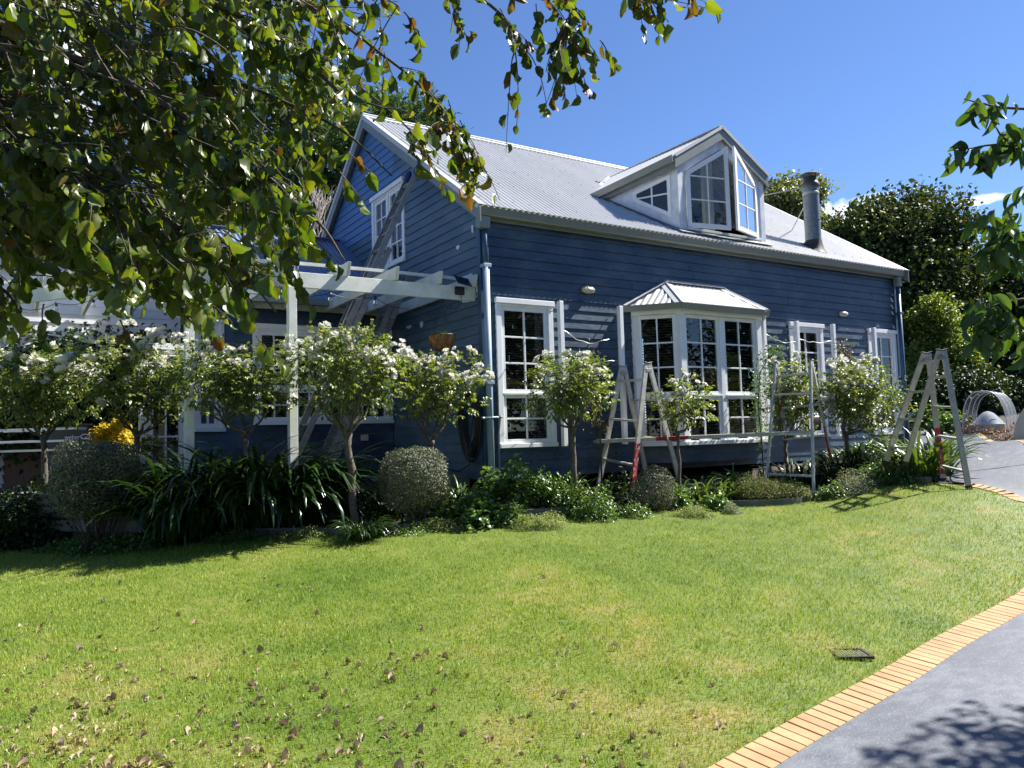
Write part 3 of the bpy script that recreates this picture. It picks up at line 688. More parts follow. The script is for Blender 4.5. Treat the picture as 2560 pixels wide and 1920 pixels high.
def window(o, U, Nn, u0, u1, z0, z1, units=1, split=.36, rows=(3, 2), cw=.085, cap=True, blind=True, house=H, mat='white', name='window', cols=2, label=None, pitch=.036):
    o, U, Nn = np.asarray(o, float), unit(U), unit(Nn)
    P = lambda u, z, d: o+U*u+ZUP*z+Nn*d
    def slab(mb, a0, a1, b0, b1, d0, d1): mb.prism([P(a0, b0, d0), P(a1, b0, d0), P(a1, b1, d0), P(a0, b1, d0)], Nn*(d1-d0))
    c = MB(); top = z1-.075 if cap else z1-cw
    slab(c, u0, u0+cw, z0+.062, top, -.10, .030); slab(c, u1-cw, u1, z0+.062, top, -.10, .030)
    slab(c, u0-.012, u1+.012, top, z1, -.10, .062 if cap else .032); slab(c, u0-.006, u1+.006, z0, z0+.06, -.10, .055)
    slab(c, u0+cw, u1-cw, top-.035, top, -.09, .018)
    step = (u1-u0-2*cw)/units
    for k in range(1, units): slab(c, u0+cw+k*step-.035, u0+cw+k*step+.035, z0+.062, top-.036, -.10, .024)
    cas = house.part(c, name, M[mat], bevel=.005, label=label)
    s_, g, bl = MB(), MB(), MB()
    for k in range(units):
        a0 = u0+cw+k*step+(.036 if k else .0); a1 = u0+cw+(k+1)*step-(.036 if k < units-1 else .0)
        b0, b1 = z0+.062, top-.036
        zs_ = [b0, b0+(b1-b0)*split, b1] if len(rows) == 2 else [b0, b1]
        rr = rows[::-1] if len(rows) == 2 else rows
        for q in range(len(zs_)-1):
            c0, c1 = zs_[q]+(.003 if q else 0), zs_[q+1]-(.003 if q < len(zs_)-2 else 0)
            fw = .058
            s_.ring([P(a0+.002, c0, -.045), P(a1-.002, c0, -.045), P(a1-.002, c1, -.045), P(a0+.002, c1, -.045)], fw, Nn*.05)
            pane_grid(s_, P, a0+fw, a1-fw, c0+fw, c1-fw, cols, rr[q])
            g.add([P(a0+.03, c0+.03, -.024), P(a1-.03, c0+.03, -.024), P(a1-.03, c1-.03, -.024), P(a0+.03, c1-.03, -.024)], [np.array([[0, 1, 2, 3]])])
        if len(rows) == 2: slab(s_, a0+.004, a1-.004, zs_[1]-.014, zs_[1]+.014, .006, .034)
        if blind: slats(bl, P, a0, a1, b0+.02, b1-.02, -.12, pitch)
    house.part(s_, 'sash', M[mat], bevel=.003, parent=cas); house.part(g, 'glass', M['glass'], parent=cas)
    if blind: house.part(bl, 'blind', M['blind'], parent=cas)
    return cas
window((0, -.003, 0), (1, 0, 0), (0, -1, 0), W1[0], W1[1], 0, 2.1, label='tall white window nearest the corner of the house')
window((0, -.003, 0), (1, 0, 0), (0, -1, 0), W3[0], W3[1], 0, 2.1, label='tall white window between bay window and right end window')
window((0, -.003, 0), (1, 0, 0), (0, -1, 0), W4[0], W4[1], 0, 2.1, label='tall white window beside the right downpipe')
# gable window: two casements
gw = window((-.003, 0, 0), (0, -1, 0), (-1, 0, 0), -GW[1], -GW[0], GW[2], GW[3], units=2, rows=(4,), blind=False, label='white upstairs casement window in the gable')

# ------------------------------------------------------------------ bay window
BD = .50; B = [np.array(p, float) for p in ((2.74, 0, 0), (3.24, -BD, 0), (4.98, -BD, 0), (5.48, 0, 0))]
BZ0, BZ1 = -.05, 2.03
mb = MB()
for k in (0, 1, 2, 3):
    c = B[k]+(0, -.01 if k in (1, 2) else -.03, 0); mb.lohi((c[0]-.055, c[1]-.045, BZ0+.06), (c[0]+.055, c[1]+.05, BZ1-.02))
facets = [(B[0], B[1], 1), (B[1], B[2], 2), (B[2], B[3], 1)]
for a, b, _ in facets:
    d = unit(b-a); n = np.array([d[1], -d[0], 0]); mb.bar(a+ZUP*(BZ0+.03)+n*.02-d*.02, b+ZUP*(BZ0+.03)+n*.02+d*.02, .15, .06)
    mb.bar(a+ZUP*(BZ1+.00)+n*.035-d*.03, b+ZUP*(BZ1+.00)+n*.035+d*.03, .13, .085)
bay = H.part(mb, 'bay_window', M['white'], bevel=.006)
for a, b, un in facets:
    d = unit(b-a); n = np.array([d[1], -d[0], 0]); L = np.linalg.norm(b-a)
    o = a; P = lambda u, z, q, o=o, d=d, n=n: o+d*u+ZUP*z+n*q
    s_, g, bl = MB(), MB(), MB(); e0, e1 = .056, L-.056
    if un == 2: s_.lohi((o[0]+L/2-.04, o[1]-.035, BZ0+.06), (o[0]+L/2+.04, o[1]+.05, BZ1-.045))
    st = (e1-e0)/un
    for k in range(un):
        a0 = e0+k*st+(.041 if k else .001); a1 = e0+(k+1)*st-(.041 if k < un-1 else .001); b0, b1 = BZ0+.062, BZ1-.047; zm = b0+(b1-b0)*.36
        for c0, c1, rr in ((b0, zm-.002, 2), (zm+.002, b1, 3)):
            s_.ring([P(a0, c0, -.03), P(a1, c0, -.03), P(a1, c1, -.03), P(a0, c1, -.03)], .058, n*.05); pane_grid(s_, P, a0+.058, a1-.058, c0+.058, c1-.058, 2, rr, d0=-.02, d1=.012)
            g.add([P(a0+.03, c0+.03, -.008), P(a1-.03, c0+.03, -.008), P(a1-.03, c1-.03, -.008), P(a0+.03, c1-.03, -.008)], [np.array([[0, 1, 2, 3]])])
        s_.prism([P(a0+.004, zm-.014, .021), P(a1-.004, zm-.014, .021), P(a1-.004, zm+.014, .021), P(a0+.004, zm+.014, .021)], n*.03)
        slats(bl, P, a0+.03, a1-.03, b0+.03, b1-.02, -.08, .042, .014)
    H.part(s_, 'sash', M['white'], bevel=.003, parent=bay); H.part(g, 'glass', M['glass'], parent=bay); H.part(bl, 'blind', M['blind'], parent=bay)
mb = MB()
for a, b, _ in facets:
    d = unit(b-a); n = np.array([d[1], -d[0], 0]); boards(mb, a, d, n, full(-.005, np.linalg.norm(b-a)+.005), -.31, BZ0, joints=False)
mb.add([B[0]+ZUP*-.31, B[1]+ZUP*-.31, B[2]+ZUP*-.31, B[3]+ZUP*-.31], [np.array([[3, 2, 1, 0]])])
H.part(mb, 'skirt_boards', M['blue'], parent=bay)
mb = MB(); mb.add([B[0]+ZUP*2.04, B[1]+ZUP*2.04, B[2]+ZUP*2.04, B[3]+ZUP*2.04], [np.array([[0, 1, 2, 3]])])
H.part(mb, 'soffit', M['white'], parent=bay)
E0, E1, E2, E3 = (np.array(p) for p in ((2.52, -.004, 2.115), (3.14, -.665, 2.115), (5.09, -.665, 2.115), (5.70, -.004, 2.115)))
A1, A2 = np.array((3.42, -.02, 2.575)), np.array((4.70, -.02, 2.575))
mb = MB(); corrugated(mb, [E1, E2, A2, A1], (0, -1, -.7), amp=.008); corrugated(mb, [E0, E1, A1], unit((A1-(E0+E1)/2))*-1, amp=.008); corrugated(mb, [E2, E3, A2], unit((A2-(E2+E3)/2))*-1, amp=.008)
broof = H.part(mb, 'bay_roof', M['roof_bay'], parent=bay)
mb = MB()
for p, q in ((E1, A1), (E2, A2)):
    mid = np.array([4.06, 0.2, 2.0])
    for tgt in ((E2 if p is E1 else E1)+0.0, (E0 if p is E1 else E3)):
        ax = unit(q-p); sd = tgt-p; sd = unit(sd-ax*(sd@ax)); up_ = unit(np.cross(ax, sd)); up_ = up_ if up_[2] > 0 else -up_
        mb.add([p+up_*.016, q+up_*.016, q+up_*.012+sd*.10, p+up_*.012+sd*.10], [np.array([[0, 1, 2, 3]])])
    mb.tube([p+ZUP*.02, q+ZUP*.02], .015, 8)
mb.bar(A1+(0, -.015, .03), A2+(0, -.015, .03), .05, .014); mb.bar(A1+(-.03, -.045, .012), A2+(.03, -.045, .012), .07, .008, unit((0, -.5, 1)))
for p, q in ((E0, A1), (E3, A2)): mb.bar(p+(0, -.045, .02), q+(0, -.045, .02), .07, .012, unit((0, -.2, 1)))
H.part(mb, 'bay_roof_flashing', M['roof_bay'], parent=bay)
mb = MB(); BG = [(0, -.075), (-.06, -.08), (-.085, -.03), (-.092, .004), (-.092, .014), (-.075, .014), (-.072, -.01), (-.06, -.055), (-.05, -.066), (-.02, -.066), (0, -.066)]
for p, q in ((E0, E1), (E1, E2), (E2, E3)):
    d = unit(q-p); n = np.array([d[1], -d[0], 0]); gutter(mb, p-n*.055-d*.02, q-n*.055+d*.02, BG, n)
H.part(mb, 'bay_gutter', M['gutter'], parent=bay)

# ------------------------------------------------------------------ dormer
DA = np.array([4.88, 0, 5.40]); DS = .60
def dz(x): return DA[2]-DS*abs(x-DA[0])
DL, DR = 3.82, 5.92
def roofz(y): return zf(y)+.012
fl, fr_ = np.array([DL, 0, roofz(0)]), np.array([DR, 0, roofz(0)])
bl_, br_ = np.array([3.18, 1.16, 0]), np.array([6.56, 1.16, 0])
for q in (bl_, br_): q[2] = roofz(q[1])
def cheek_top(p): return dz(p[0])-.17
mb = MB()
ft_l, ft_r, fa = np.array([DL, 0, dz(DL)-.12]), np.array([DR, 0, dz(DR)-.12]), np.array([DA[0], 0, DA[2]-.12])
yv = (0, .05, 0)
OP = (4.00, 5.74, 3.56)       # opening u0,u1,zbottom
ot = lambda x: dz(x)-.36
# front wall pieces round the opening
mb.prism([fl, (OP[0], 0, fl[2]), (OP[0], 0, dz(OP[0])-.12), ft_l], yv); mb.prism([(OP[1], 0, fr_[2]), fr_, ft_r, (OP[1], 0, dz(OP[1])-.12)], yv)
mb.prism([(OP[0], 0, fl[2]), (OP[1], 0, fl[2]), (OP[1], 0, OP[2]), (OP[0], 0, OP[2])], yv)
mb.prism([(OP[0], 0, ot(OP[0])), (DA[0], 0, ot(DA[0])), fa, (OP[0], 0, dz(OP[0])-.12)], yv); mb.prism([(DA[0], 0, ot(DA[0])), (OP[1], 0, ot(OP[1])), (OP[1], 0, dz(OP[1])-.12), fa], yv)
mb.lohi((OP[0]-.02, -.045, OP[2]-.05), (OP[1]+.06, 0, OP[2]-.005)); mb.lohi((DL-.01, -.02, roofz(0)-.01), (DR+.02, -.001, roofz(0)+.035))
mb.lohi((DL-.012, -.018, roofz(0)+.036), (DL+.10, -.001, dz(DL)-.16)); mb.lohi((DR-.10, -.018, roofz(0)+.036), (DR+.012, -.001, dz(DR)-.16))
dormer = H.part(mb, 'dormer', M['white_prep'], bevel=.004)
CWIN = {}
for sgn, f0, b0, t0, nm in ((-1, fl, bl_, ft_l, 'L'), (1, fr_, br_, ft_r, 'R')):
    U = unit((b0-f0)*(1, 1, 0)); Nn = np.array([U[1], -U[0], 0])*(-1 if sgn < 0 else 1)
    Nn = Nn if Nn[0]*sgn > 0 else -Nn
    L = np.linalg.norm((b0-f0)[:2]); P = lambda u, z, d, f0=f0, U=U, Nn=Nn: np.array([f0[0], f0[1], 0])+U*u+ZUP*z+Nn*d
    zt = lambda u: dz((f0+U*u)[0])-.10; zl = lambda u: roofz((f0+U*u)[1])
    c = MB(); a, b = .12, .78    # window between u=a..b
    wt = lambda u: zt(u)-.17; wl = lambda u: zl(u)+.17
    pr = lambda q, m_=c: m_.prism([P(u, z, 0) for u, z in q], -Nn*.05)
    pr([(0, zl(0)), (a, zl(a)), (a, zt(a)), (0, zt(0))]); pr([(a, zl(a)), (b, zl(b)), (b, wl(b)), (a, wl(a))]); pr([(a, wt(a)), (b, wt(b)), (b, zt(b)), (a, zt(a))])
    ue = L+.02
    pr([(b, zl(b)), (ue, zl(ue)), (ue, max(zt(ue), zl(ue)+.01)), (b, zt(b))])
    # raised trim panels so that joints show
    pr2 = lambda q, d=.008: c.prism([P(u, z, .001) for u, z in q], Nn*d)
    pr2([(b, zl(b)), (b+.02, zl(b+.02)), (b+.02, zt(b+.02)), (b, zt(b))])
    for q in (.30, .62):
        u2 = b+.03; z2 = zl(b)+(zt(b)-zl(b))*q; pr2([(u2, z2), (min(ue, u2+.25), z2-.0), (min(ue, u2+.25), z2+.008), (u2, z2+.008)], .004)
    H.part(c, 'cheek_wall', M['white_prep'], parent=dormer)
    s_ = MB(); poly = [P(a, wl(a), -.02), P(b, wl(b), -.02), P(b, wt(b), -.02), P(a, wt(a), -.02)]
    Q = s_.ring(poly, .06, Nn*.032)
    um = (a+b)/2; s_.prism([P(um-.012, wl(um)+.06, -.02), P(um+.012, wl(um)+.06, -.02), P(um+.012, wt(um)-.06, -.02), P(um-.012, wt(um)-.06, -.02)], Nn*.03)
    zm = (wl(um)+wt(um))/2
    s_.prism([P(a+.06, zm-.012, -.02), P(um-.013, zm-.012, -.02), P(um-.013, zm+.012, -.02), P(a+.06, zm+.012, -.02)], Nn*.028)
    s_.prism([P(um+.013, zm-.012, -.02), P(b-.06, zm-.012, -.02), P(b-.06, zm+.012, -.02), P(um+.013, zm+.012, -.02)], Nn*.028)
    H.part(s_, 'cheek_sash', M['white'], parent=dormer, bevel=.003)
    g = MB(); g.add([p+Nn*.012 for p in Q], [np.array([[0, 1, 2, 3]])]); H.part(g, 'cheek_glass', M['glass'], parent=dormer)
def leaf_sash(hx, wdt, ang, sgn, nm):
    """a casement hinged at x=hx, opened outward by ang; sgn +1 hinge on the left"""
    d = np.array([math.cos(ang)*sgn, -math.sin(ang), 0]); n = np.array([-math.sin(ang)*1., -math.cos(ang)*sgn, 0])*sgn
    n = n if n[1] < 0 else -n
    o = np.array([hx, -.005, 0]); P = lambda u, z, q: o+d*u+ZUP*z+n*q
    zt = lambda u: ot(hx+sgn*u)-.012; z0 = OP[2]+.005
    s_ = MB(); poly = [P(0, z0, -.018), P(wdt, z0, -.018), P(wdt, zt(wdt), -.018), P(0, zt(0), -.018)]
    Q = s_.ring(poly, .075, n*.04)
    um = wdt*.5; w = .022
    s_.prism([P(um-w/2, z0+.075, -.01), P(um+w/2, z0+.075, -.01), P(um+w/2, zt(um)-.085, -.01), P(um-w/2, zt(um)-.085, -.01)], n*.025)
    for fz in (.31, .62):
        z = z0+.075+(zt(wdt)-z0-.15)*fz
        for a, b in ((.075, um-w/2), (um+w/2, wdt-.075)): s_.prism([P(a, z-w/2, -.01), P(b, z-w/2, -.01), P(b, z+w/2, -.01), P(a, z+w/2, -.01)], n*.023)
    H.part(s_, 'casement', M['white'], parent=dormer, bevel=.003)
    g = MB(); g.add([q+n*.018 for q in Q], [np.array([[0, 1, 2, 3]])]); H.part(g, 'casement_glass', M['glass'], parent=dormer)
leaf_sash(OP[0]+.01, .85, R(12), 1, 'L'); leaf_sash(OP[1]-.01, .85, R(17), -1, 'R')
mb = MB()   # curtain and dark room inside
mb.prism([(4.1, 1.5, 3.4), (5.66, 1.5, 3.4), (5.66, 1.5, 4.75), (DA[0], 1.5, 5.2), (4.1, 1.5, 4.75)], (0, .03, 0)); H.part(mb, 'dormer_room', M['plaster_dark'], parent=dormer)
mb = MB(); xs_ = np.linspace(4.55, 4.80, 40); V = np.concatenate([np.stack([xs_, .16+.02*np.sin(xs_*90), np.full(40, z)], -1) for z in (3.6, 4.95)]); k = np.arange(39)
mb.add(V, [np.stack([k, k+1, k+41, k+40], -1)]); H.part(mb, 'curtain', M['lampglass'], parent=dormer)
# dormer roof
yf = -.075
ea, el, er = np.array([DA[0], yf, DA[2]]), np.array([DL-.10, yf, 0]), np.array([DR+.10, yf, 0])
for q in (el, er): q[2] = dz(q[0])
bL, bR = np.array([3.02, 1.30, 0]), np.array([6.74, 1.30, 0])
for q in (bL, bR): q[2] = dz(q[0])+.02
yr = (DA[2]-3.334)/SL-.2; rb = np.array([DA[0], yr+.02, DA[2]])
mb = MB(); corrugated(mb, [ea, el, bL, rb], (-1, 0, -DS)); corrugated(mb, [ea, er, bR, rb], (1, 0, -DS))
H.part(mb, 'dormer_roof', M['roof'], parent=dormer)
mb = MB(); mb.bar(ea+(0, 0, .02), rb+(0, 0, .02), .16, .012)
for e in (el, er): mb.bar(e+(0, -.006, .016), ea+(0, -.006, .016), .012, .05); mb.bar(e+(0, .03, .026), ea+(0, .03, .026), .085, .01)
for e in (bL, bR): mb.bar(e+(0, 0, .015), rb+(0, 0, .015), .18, .01, nr)
H.part(mb, 'dormer_roof_flashing', M['roof'], parent=dormer)
for e, s0 in ((el, -1), (er, 1)):
    mb = MB(); mb.prism([e+(0, .004, -.015), ea+(0, .004, -.015), ea+(0, .004, -.20), e+(0, .004, -.20)], (0, .028, 0))
    b = bL if s0 < 0 else bR; i0 = e+np.array([0, .035, 0]); t = unit(b-e); mb.prism([i0+(-s0*.02, 0, -.03), b+(-s0*.02, 0, -.03), b+(-s0*.02, 0, -.06), b-t*.35+(-s0*.02, 0, -.17), i0+(-s0*.02, 0, -.20)], (s0*.02, 0, 0))
    H.part(mb, 'dormer_barge', M['fascia'], parent=dormer, bevel=.003)
for e, b, s0 in ((el, bL, -1), (er, bR, 1)):
    d = b-e; n = unit(np.cross(d, ZUP)); n = n if n[0]*s0 > 0 else -n
    mb = MB(); gutter(mb, e+(0, .03, .0), b, [(0, -.10), (-.07, -.105), (-.09, -.05), (-.10, -.005), (-.10, .005), (-.085, .005), (-.08, -.02), (-.07, -.09), (-.06, -.095), (-.02, -.095), (0, -.095)], n)
    H.part(mb, 'dormer_gutter', M['gutter'], parent=dormer)
mb = MB()
for f0, b0 in ((fl, bl_), (fr_, br_)): mb.bar(f0+(0, -.03, .005), b0+unit(b0-f0)*.12+(0, 0, .005), .14, .02, nr)
mb.bar(fl+(-.06, -.06, -.006), fr_+(.06, -.06, -.006), .14, .012, nr); H.part(mb, 'dormer_apron', M['galv'], parent=dormer)

# ------------------------------------------------------------------ flue
FX, FY, FZ = 7.66, .27, 3.64
mb = MB(); mb.lathe([(.15, FZ-.1), (.15, 4.86)], (FX, FY, 0), 28); mb.lathe([(.153, FZ+.10), (.156, FZ+.115), (.153, FZ+.13)], (FX, FY, 0), 28); mb.lathe([(.153, 4.18), (.156, 4.195), (.153, 4.21)], (FX, FY, 0), 28)
flue = H.part(mb, 'flue', M['galv'], True)
mb = MB(); mb.lathe([(.152, 4.84), (.170, 4.86), (.172, 4.92), (.135, 4.97), (.118, 4.985), (.118, 5.06), (.10, 5.06), (.10, 4.9)], (FX, FY, 0), 28); H.part(mb, 'flue_collar', M['flue_dark'], True, parent=flue)
mb = MB(); mb.lathe([(.0, 5.165), (.06, 5.16), (.19, 5.105), (.193, 5.098), (.185, 5.10), (.05, 5.14), (0, 5.145)], (FX, FY, 0), 28)
for a in range(4): mb.box((FX+.11*math.cos(a*1.57+.4), FY+.11*math.sin(a*1.57+.4), 5.08), (.012, .012, .09))
H.part(mb, 'flue_cap', M['flue_dark'], True, parent=flue)
mb = MB(); mb.lathe([(.155, 3.80), (.165, 3.76), (.19, 3.70), (.235, 3.66)], (FX, FY, 0), 28); V = mb.V[0]; V[:, 2] += np.clip((3.80-V[:, 2])/.14, 0, 1)*(zf(V[:, 1])-zf(FY)); V[28*3:, 2] = zf(V[28*3:, 1])+.022
H.part(mb, 'flue_boot', M['black'], True, parent=flue)
mb = MB(); mb.tube([(FX, FY, 4.72), (8.28, 1.24, zf(1.24))], .012, 6); mb.tube([(FX-.1, FY, 4.86), (6.55, 1.95, zf(1.95))], .012, 6); mb.lathe([(.154, 4.70), (.158, 4.71), (.158, 4.74), (.154, 4.75)], (FX, FY, 0), 28)
H.part(mb, 'flue_stay', M['alu_old'], parent=flue)

# ------------------------------------------------------------------ rear left wing of the house
WY, WX = 3.03, -2.72
mb = MB(); boards(mb, (WX, WY, 0), (1, 0, 0), (0, -1, 0), full(0, -WX-.03), -.42, 2.46, [(-2.35-WX+.06, -.03-WX-.06, .50, 1.98)])
H.part(mb, 'wing_wall', M['blue'])
window((0, WY-.003, 0), (1, 0, 0), (0, -1, 0), -2.35, -.035, .45, 2.03, units=4, cap=False, label='long white casement window under the pergola')
mb = MB(); mb.lohi((WX-.03, WY-.03, -.45), (WX+.09, WY-.001, 2.45)); mb.lohi((WX-.03, WY, -.45), (WX, WY+.1, 2.45)); H.part(mb, 'wing_corner_board', M['blue_trim'])
mb = MB(); corrugated(mb, [(-3.05, 2.70, 2.42), (-.03, 2.70, 2.42), (-.03, 5.5, 4.13), (-3.05, 5.5, 4.13)], (0, -1, -.61)); corrugated(mb, [(-3.05, 5.5, 4.13), (-.03, 5.5, 4.13), (-.03, 8.3, 2.42), (-3.05, 8.3, 2.42)], (0, 1, -.61))
wr = H.part(mb, 'wing_roof', M['roof_blue'])
mb = MB(); nw = unit((0, -.61, 1)); mb.bar((-3.05, 5.5, 4.155), (-.03, 5.5, 4.155), .2, .014); mb.bar((-.12, 2.72, 2.45), (-.12, 5.5, 4.155), .22, .014, nw)
mb.bar((-3.04, 2.7, 2.43), (-3.04, 5.5, 4.14), .03, .14); H.part(mb, 'wing_flashing', M['roof_blue'], parent=wr)
mb = MB(); mb.lohi((-3.05, 2.60, 2.30), (-.03, 2.70, 2.41)); H.part(mb, 'wing_gutter', M['gutter'], bevel=.01)
mb = MB(); mb.prism([(-2.9, 3.1, 2.44), (-2.9, 5.5, 4.08), (-2.9, 7.9, 2.44)], (.05, 0, 0)); mb.lohi((-2.9, 3.1, -.4), (-2.85, 7.9, 2.44)); H.part(mb, 'wing_side_wall', M['blue'])
mb = MB(); mb.lohi((-2.74, 3.9, -.4), (-.05, 3.95, 2.6)); mb.lohi((-2.74, 3.1, 2.40), (-.05, 3.9, 2.43)); mb.lohi((-2.70, 3.1, -.4), (-2.66, 3.9, 2.4)); H.part(mb, 'wing_dark_box', M['plaster_dark'])  # dark box added behind the window to keep daylight out of the wing
# entry facet and glazed door at the wing's left end
fa0, fa1 = np.array([WX-.02, WY-.02, 0]), np.array([-3.28, 2.74, 0]); dd = unit(fa1-fa0); dn = np.array([dd[1], -dd[0], 0]); dn = dn if dn[1] < 0 else -dn
Lf = np.linalg.norm(fa1-fa0)
mb = MB(); boards(mb, fa0, dd, dn, full(0, Lf), -.42, 2.30, [(.12, Lf-.08, .42, 2.0)], joints=False); H.part(mb, 'entry_wall', M['blue_gable'])
window(fa0+dn*.003, dd, dn, .06, Lf-.02, .36, 2.05, units=1, rows=(4,), cap=False, blind=False, cw=.07, label='narrow white window beside the garden door')
mb = MB(); d0 = fa1; d1 = np.array([-3.98, 2.66, 0]); de = unit(d1-d0); dm = np.array([de[1], -de[0], 0]); dm = dm if dm[1] < 0 else -dm; Ld = np.linalg.norm(d1-d0)
Pd = lambda u, z, q: d0+de*u+ZUP*z+dm*q
mb.ring([Pd(0, -.38, -.05), Pd(Ld, -.38, -.05), Pd(Ld, 1.62, -.05), Pd(0, 1.62, -.05)], .09, dm*.08)
door = H.part(mb, 'garden_door_frame', M['white'], bevel=.004)
mb = MB(); mb.ring([Pd(.095, -.36, -.03), Pd(Ld-.095, -.36, -.03), Pd(Ld-.095, 1.525, -.03), Pd(.095, 1.525, -.03)], .085, dm*.04); pane_grid(mb, Pd, .18, Ld-.18, -.27, 1.44, 2, 3); H.part(mb, 'garden_door', M['white'], bevel=.003, parent=door)
mb = MB(); mb.add([Pd(.15, -.3, -.02), Pd(Ld-.15, -.3, -.02), Pd(Ld-.15, 1.5, -.02), Pd(.15, 1.5, -.02)], [np.array([[0, 1, 2, 3]])]); H.part(mb, 'glass', M['glass'], parent=door)

# ------------------------------------------------------------------ patio, edging, outbuildings
mb = MB()
pp = [(-.03, .42), (-3.0, .42), (-4.0, .62), (-5.3, 2.2), (-8.5, 5.2), (-8.5, 9), (-.03, 9)]
mb.prism([(x, y, -.80) for x, y in pp], (0, 0, .42)); tag(mb.build('patio', M['concrete']), kind='structure')
mb = MB()
for (a, b) in (((-.05, .40), (-3.0, .40)), ((-3.0, .40), (-4.02, .60)), ((-4.02, .60), (-5.32, 2.2)), ((-5.32, 2.2), (-8.5, 5.2))):
    for zz in (-.44, -.60, -.76): mb.bar((*a, zz), (*b, zz), .05, .14)
single(mb, 'patio_edge', M['timber_grey'], 'weathered timber sleeper edge holding up the patio behind the garden bed', 'edging', bevel=.008)
mb = MB(); bb = bed[4:]
for a, b in zip(bb[:-1], bb[1:]):
    a3, b3 = np.array([*a, gz(*a)+.025]), np.array([*b, gz(*b)+.025]); mb.bar(a3, b3, .03, .11)
single(mb, 'garden_edging', M['timber_grey'], 'low grey timber board edging along the curved garden bed', 'edging')
# white weatherboard outbuilding
ob = Thing('outbuilding', (-7, 5.0, -.5), 'white weatherboard outbuilding wall behind the pergola', 'building')
mb = MB(); boards(mb, (-10.5, 4.75, 0), (1, 0, 0), (0, -1, 0), full(0, 7.4), -.5, 3.0, joints=False); ob.part(mb, 'wall', M['white_board'])
mb = MB(); mb.lohi((-10.7, 4.62, 3.0), (-3.08, 9.5, 3.06)); mb.lohi((-10.7, 4.62, 2.92), (-3.08, 4.73, 2.999)); ob.part(mb, 'roof', M['roof_blue'])
mb = MB(); mb.lohi((-10.5, 4.78, -.5), (-3.1, 9.4, 2.99)); ob.part(mb, 'side_wall', M['white_board'])
nh = Thing('neighbour_house', (-7, 15, 0), 'grey brick neighbouring house seen through the leaves at upper left', 'house')
mb = MB(); mb.lohi((-14, 15, -.5), (-3.6, 20, 5.9)); nh.part(mb, 'wall', M['brickwall'])
mb = MB(); mb.prism([(-14.4, 14.6, 5.9), (-14.4, 20.4, 5.9), (-14.4, 17.5, 7.3)], (11.2, 0, 0)); nh.part(mb, 'roof', M['roof_blue'])
mb = MB(); mb.lohi((-9.3, 14.93, 4.3), (-7.9, 14.99, 5.5)); nh.part(mb, 'window', M['white'])
mb = MB(); mb.lohi((-9.2, 14.915, 4.4), (-8.0, 14.928, 5.4)); nh.part(mb, 'pane', M['solar'])

# ------------------------------------------------------------------ pergola
pg = Thing('pergola', (-2.6, .15, -.7), 'weathered white timber pergola over the patio at the left of the house', 'pergola')
PA, PB_, PC = np.array([-2.60, .15, 0]), np.array([-3.71, .46, 0]), np.array([-5.75, 2.95, 0])
ZB0, ZB1 = 2.055, 2.245
mb = MB(); mb.lohi((PA[0]-.05, .10, -1.1), (PA[0]+.05, .20, ZB0)); pg.part(mb, 'post', M['white_old'], bevel=.004)
mb = MB(); mb.lohi((PB_[0]-.05, .47, -.40), (PB_[0]+.05, .57, ZB0)); pg.part(mb, 'post', M['white_old'], bevel=.004)
mb = MB(); mb.lohi((PC[0]-.05, 2.9, -1.0), (PC[0]+.05, 3.0, ZB0)); pg.part(mb, 'post', M['white_old'], bevel=.004)
mb = MB(); mb.lohi((-2.66, .125, ZB0), (-.03, .172, ZB1)); pg.part(mb, 'beam', M['white_old'], bevel=.004)
mb = MB(); mb.bar((-2.665, .15, (ZB0+ZB1)/2), (PB_[0]-.02, PB_[1]-.02, (ZB0+ZB1)/2), .046, ZB1-ZB0); pg.part(mb, 'beam', M['white_old'], bevel=.004)
mb = MB(); mb.bar(PB_+(0.02, -.03, (ZB0+ZB1)/2), PC+(-1.0, 1.4, (ZB0+ZB1)/2), .045, ZB1-ZB0); pg.part(mb, 'beam', M['white_old'], bevel=.004)
mb = MB(); mb.lohi((-2.68, 2.955, 2.26), (-.03, 2.998, 2.40)); pg.part(mb, 'ledger', M['white_old'], bevel=.004)
def rafter(x, y0, y1):
    mb = MB(); x0, x1 = x-.0225, x+.0225; z0, z1 = ZB1+.002, ZB1+.165
    mb.prism([(x0, y0, z1), (x0, y0+.05, z0), (x0, y1, z0), (x0, y1, z1)], (.045, 0, 0)); pg.part(mb, 'rafter', M['white_old'], bevel=.003)
for x in (-.06, -.60, -1.24, -1.90, -2.56, -3.22): rafter(x, .02+max(0, (-2.66-x)*.29), 2.954)
for x in (-3.92, -4.55, -5.18, -5.80):
    yb = .15+(PB_[0]-x)*(PC[1]-PB_[1])/(PB_[0]-PC[0]); rafter(x, yb-.14, 4.7)
for bp in ([(-.06, .50), (-1.24, .47), (-2.56, .50), (-3.3, .66), (-3.95, 1.05), (-4.6, 1.8), (-5.2, 2.7), (-5.8, 3.6)],):
    mb = MB()
    for a, b in zip(bp[:-1], bp[1:]): mb.bar((*a, ZB1+.192), (*b, ZB1+.192), .04, .042)
    pg.part(mb, 'batten', M['white_old'])
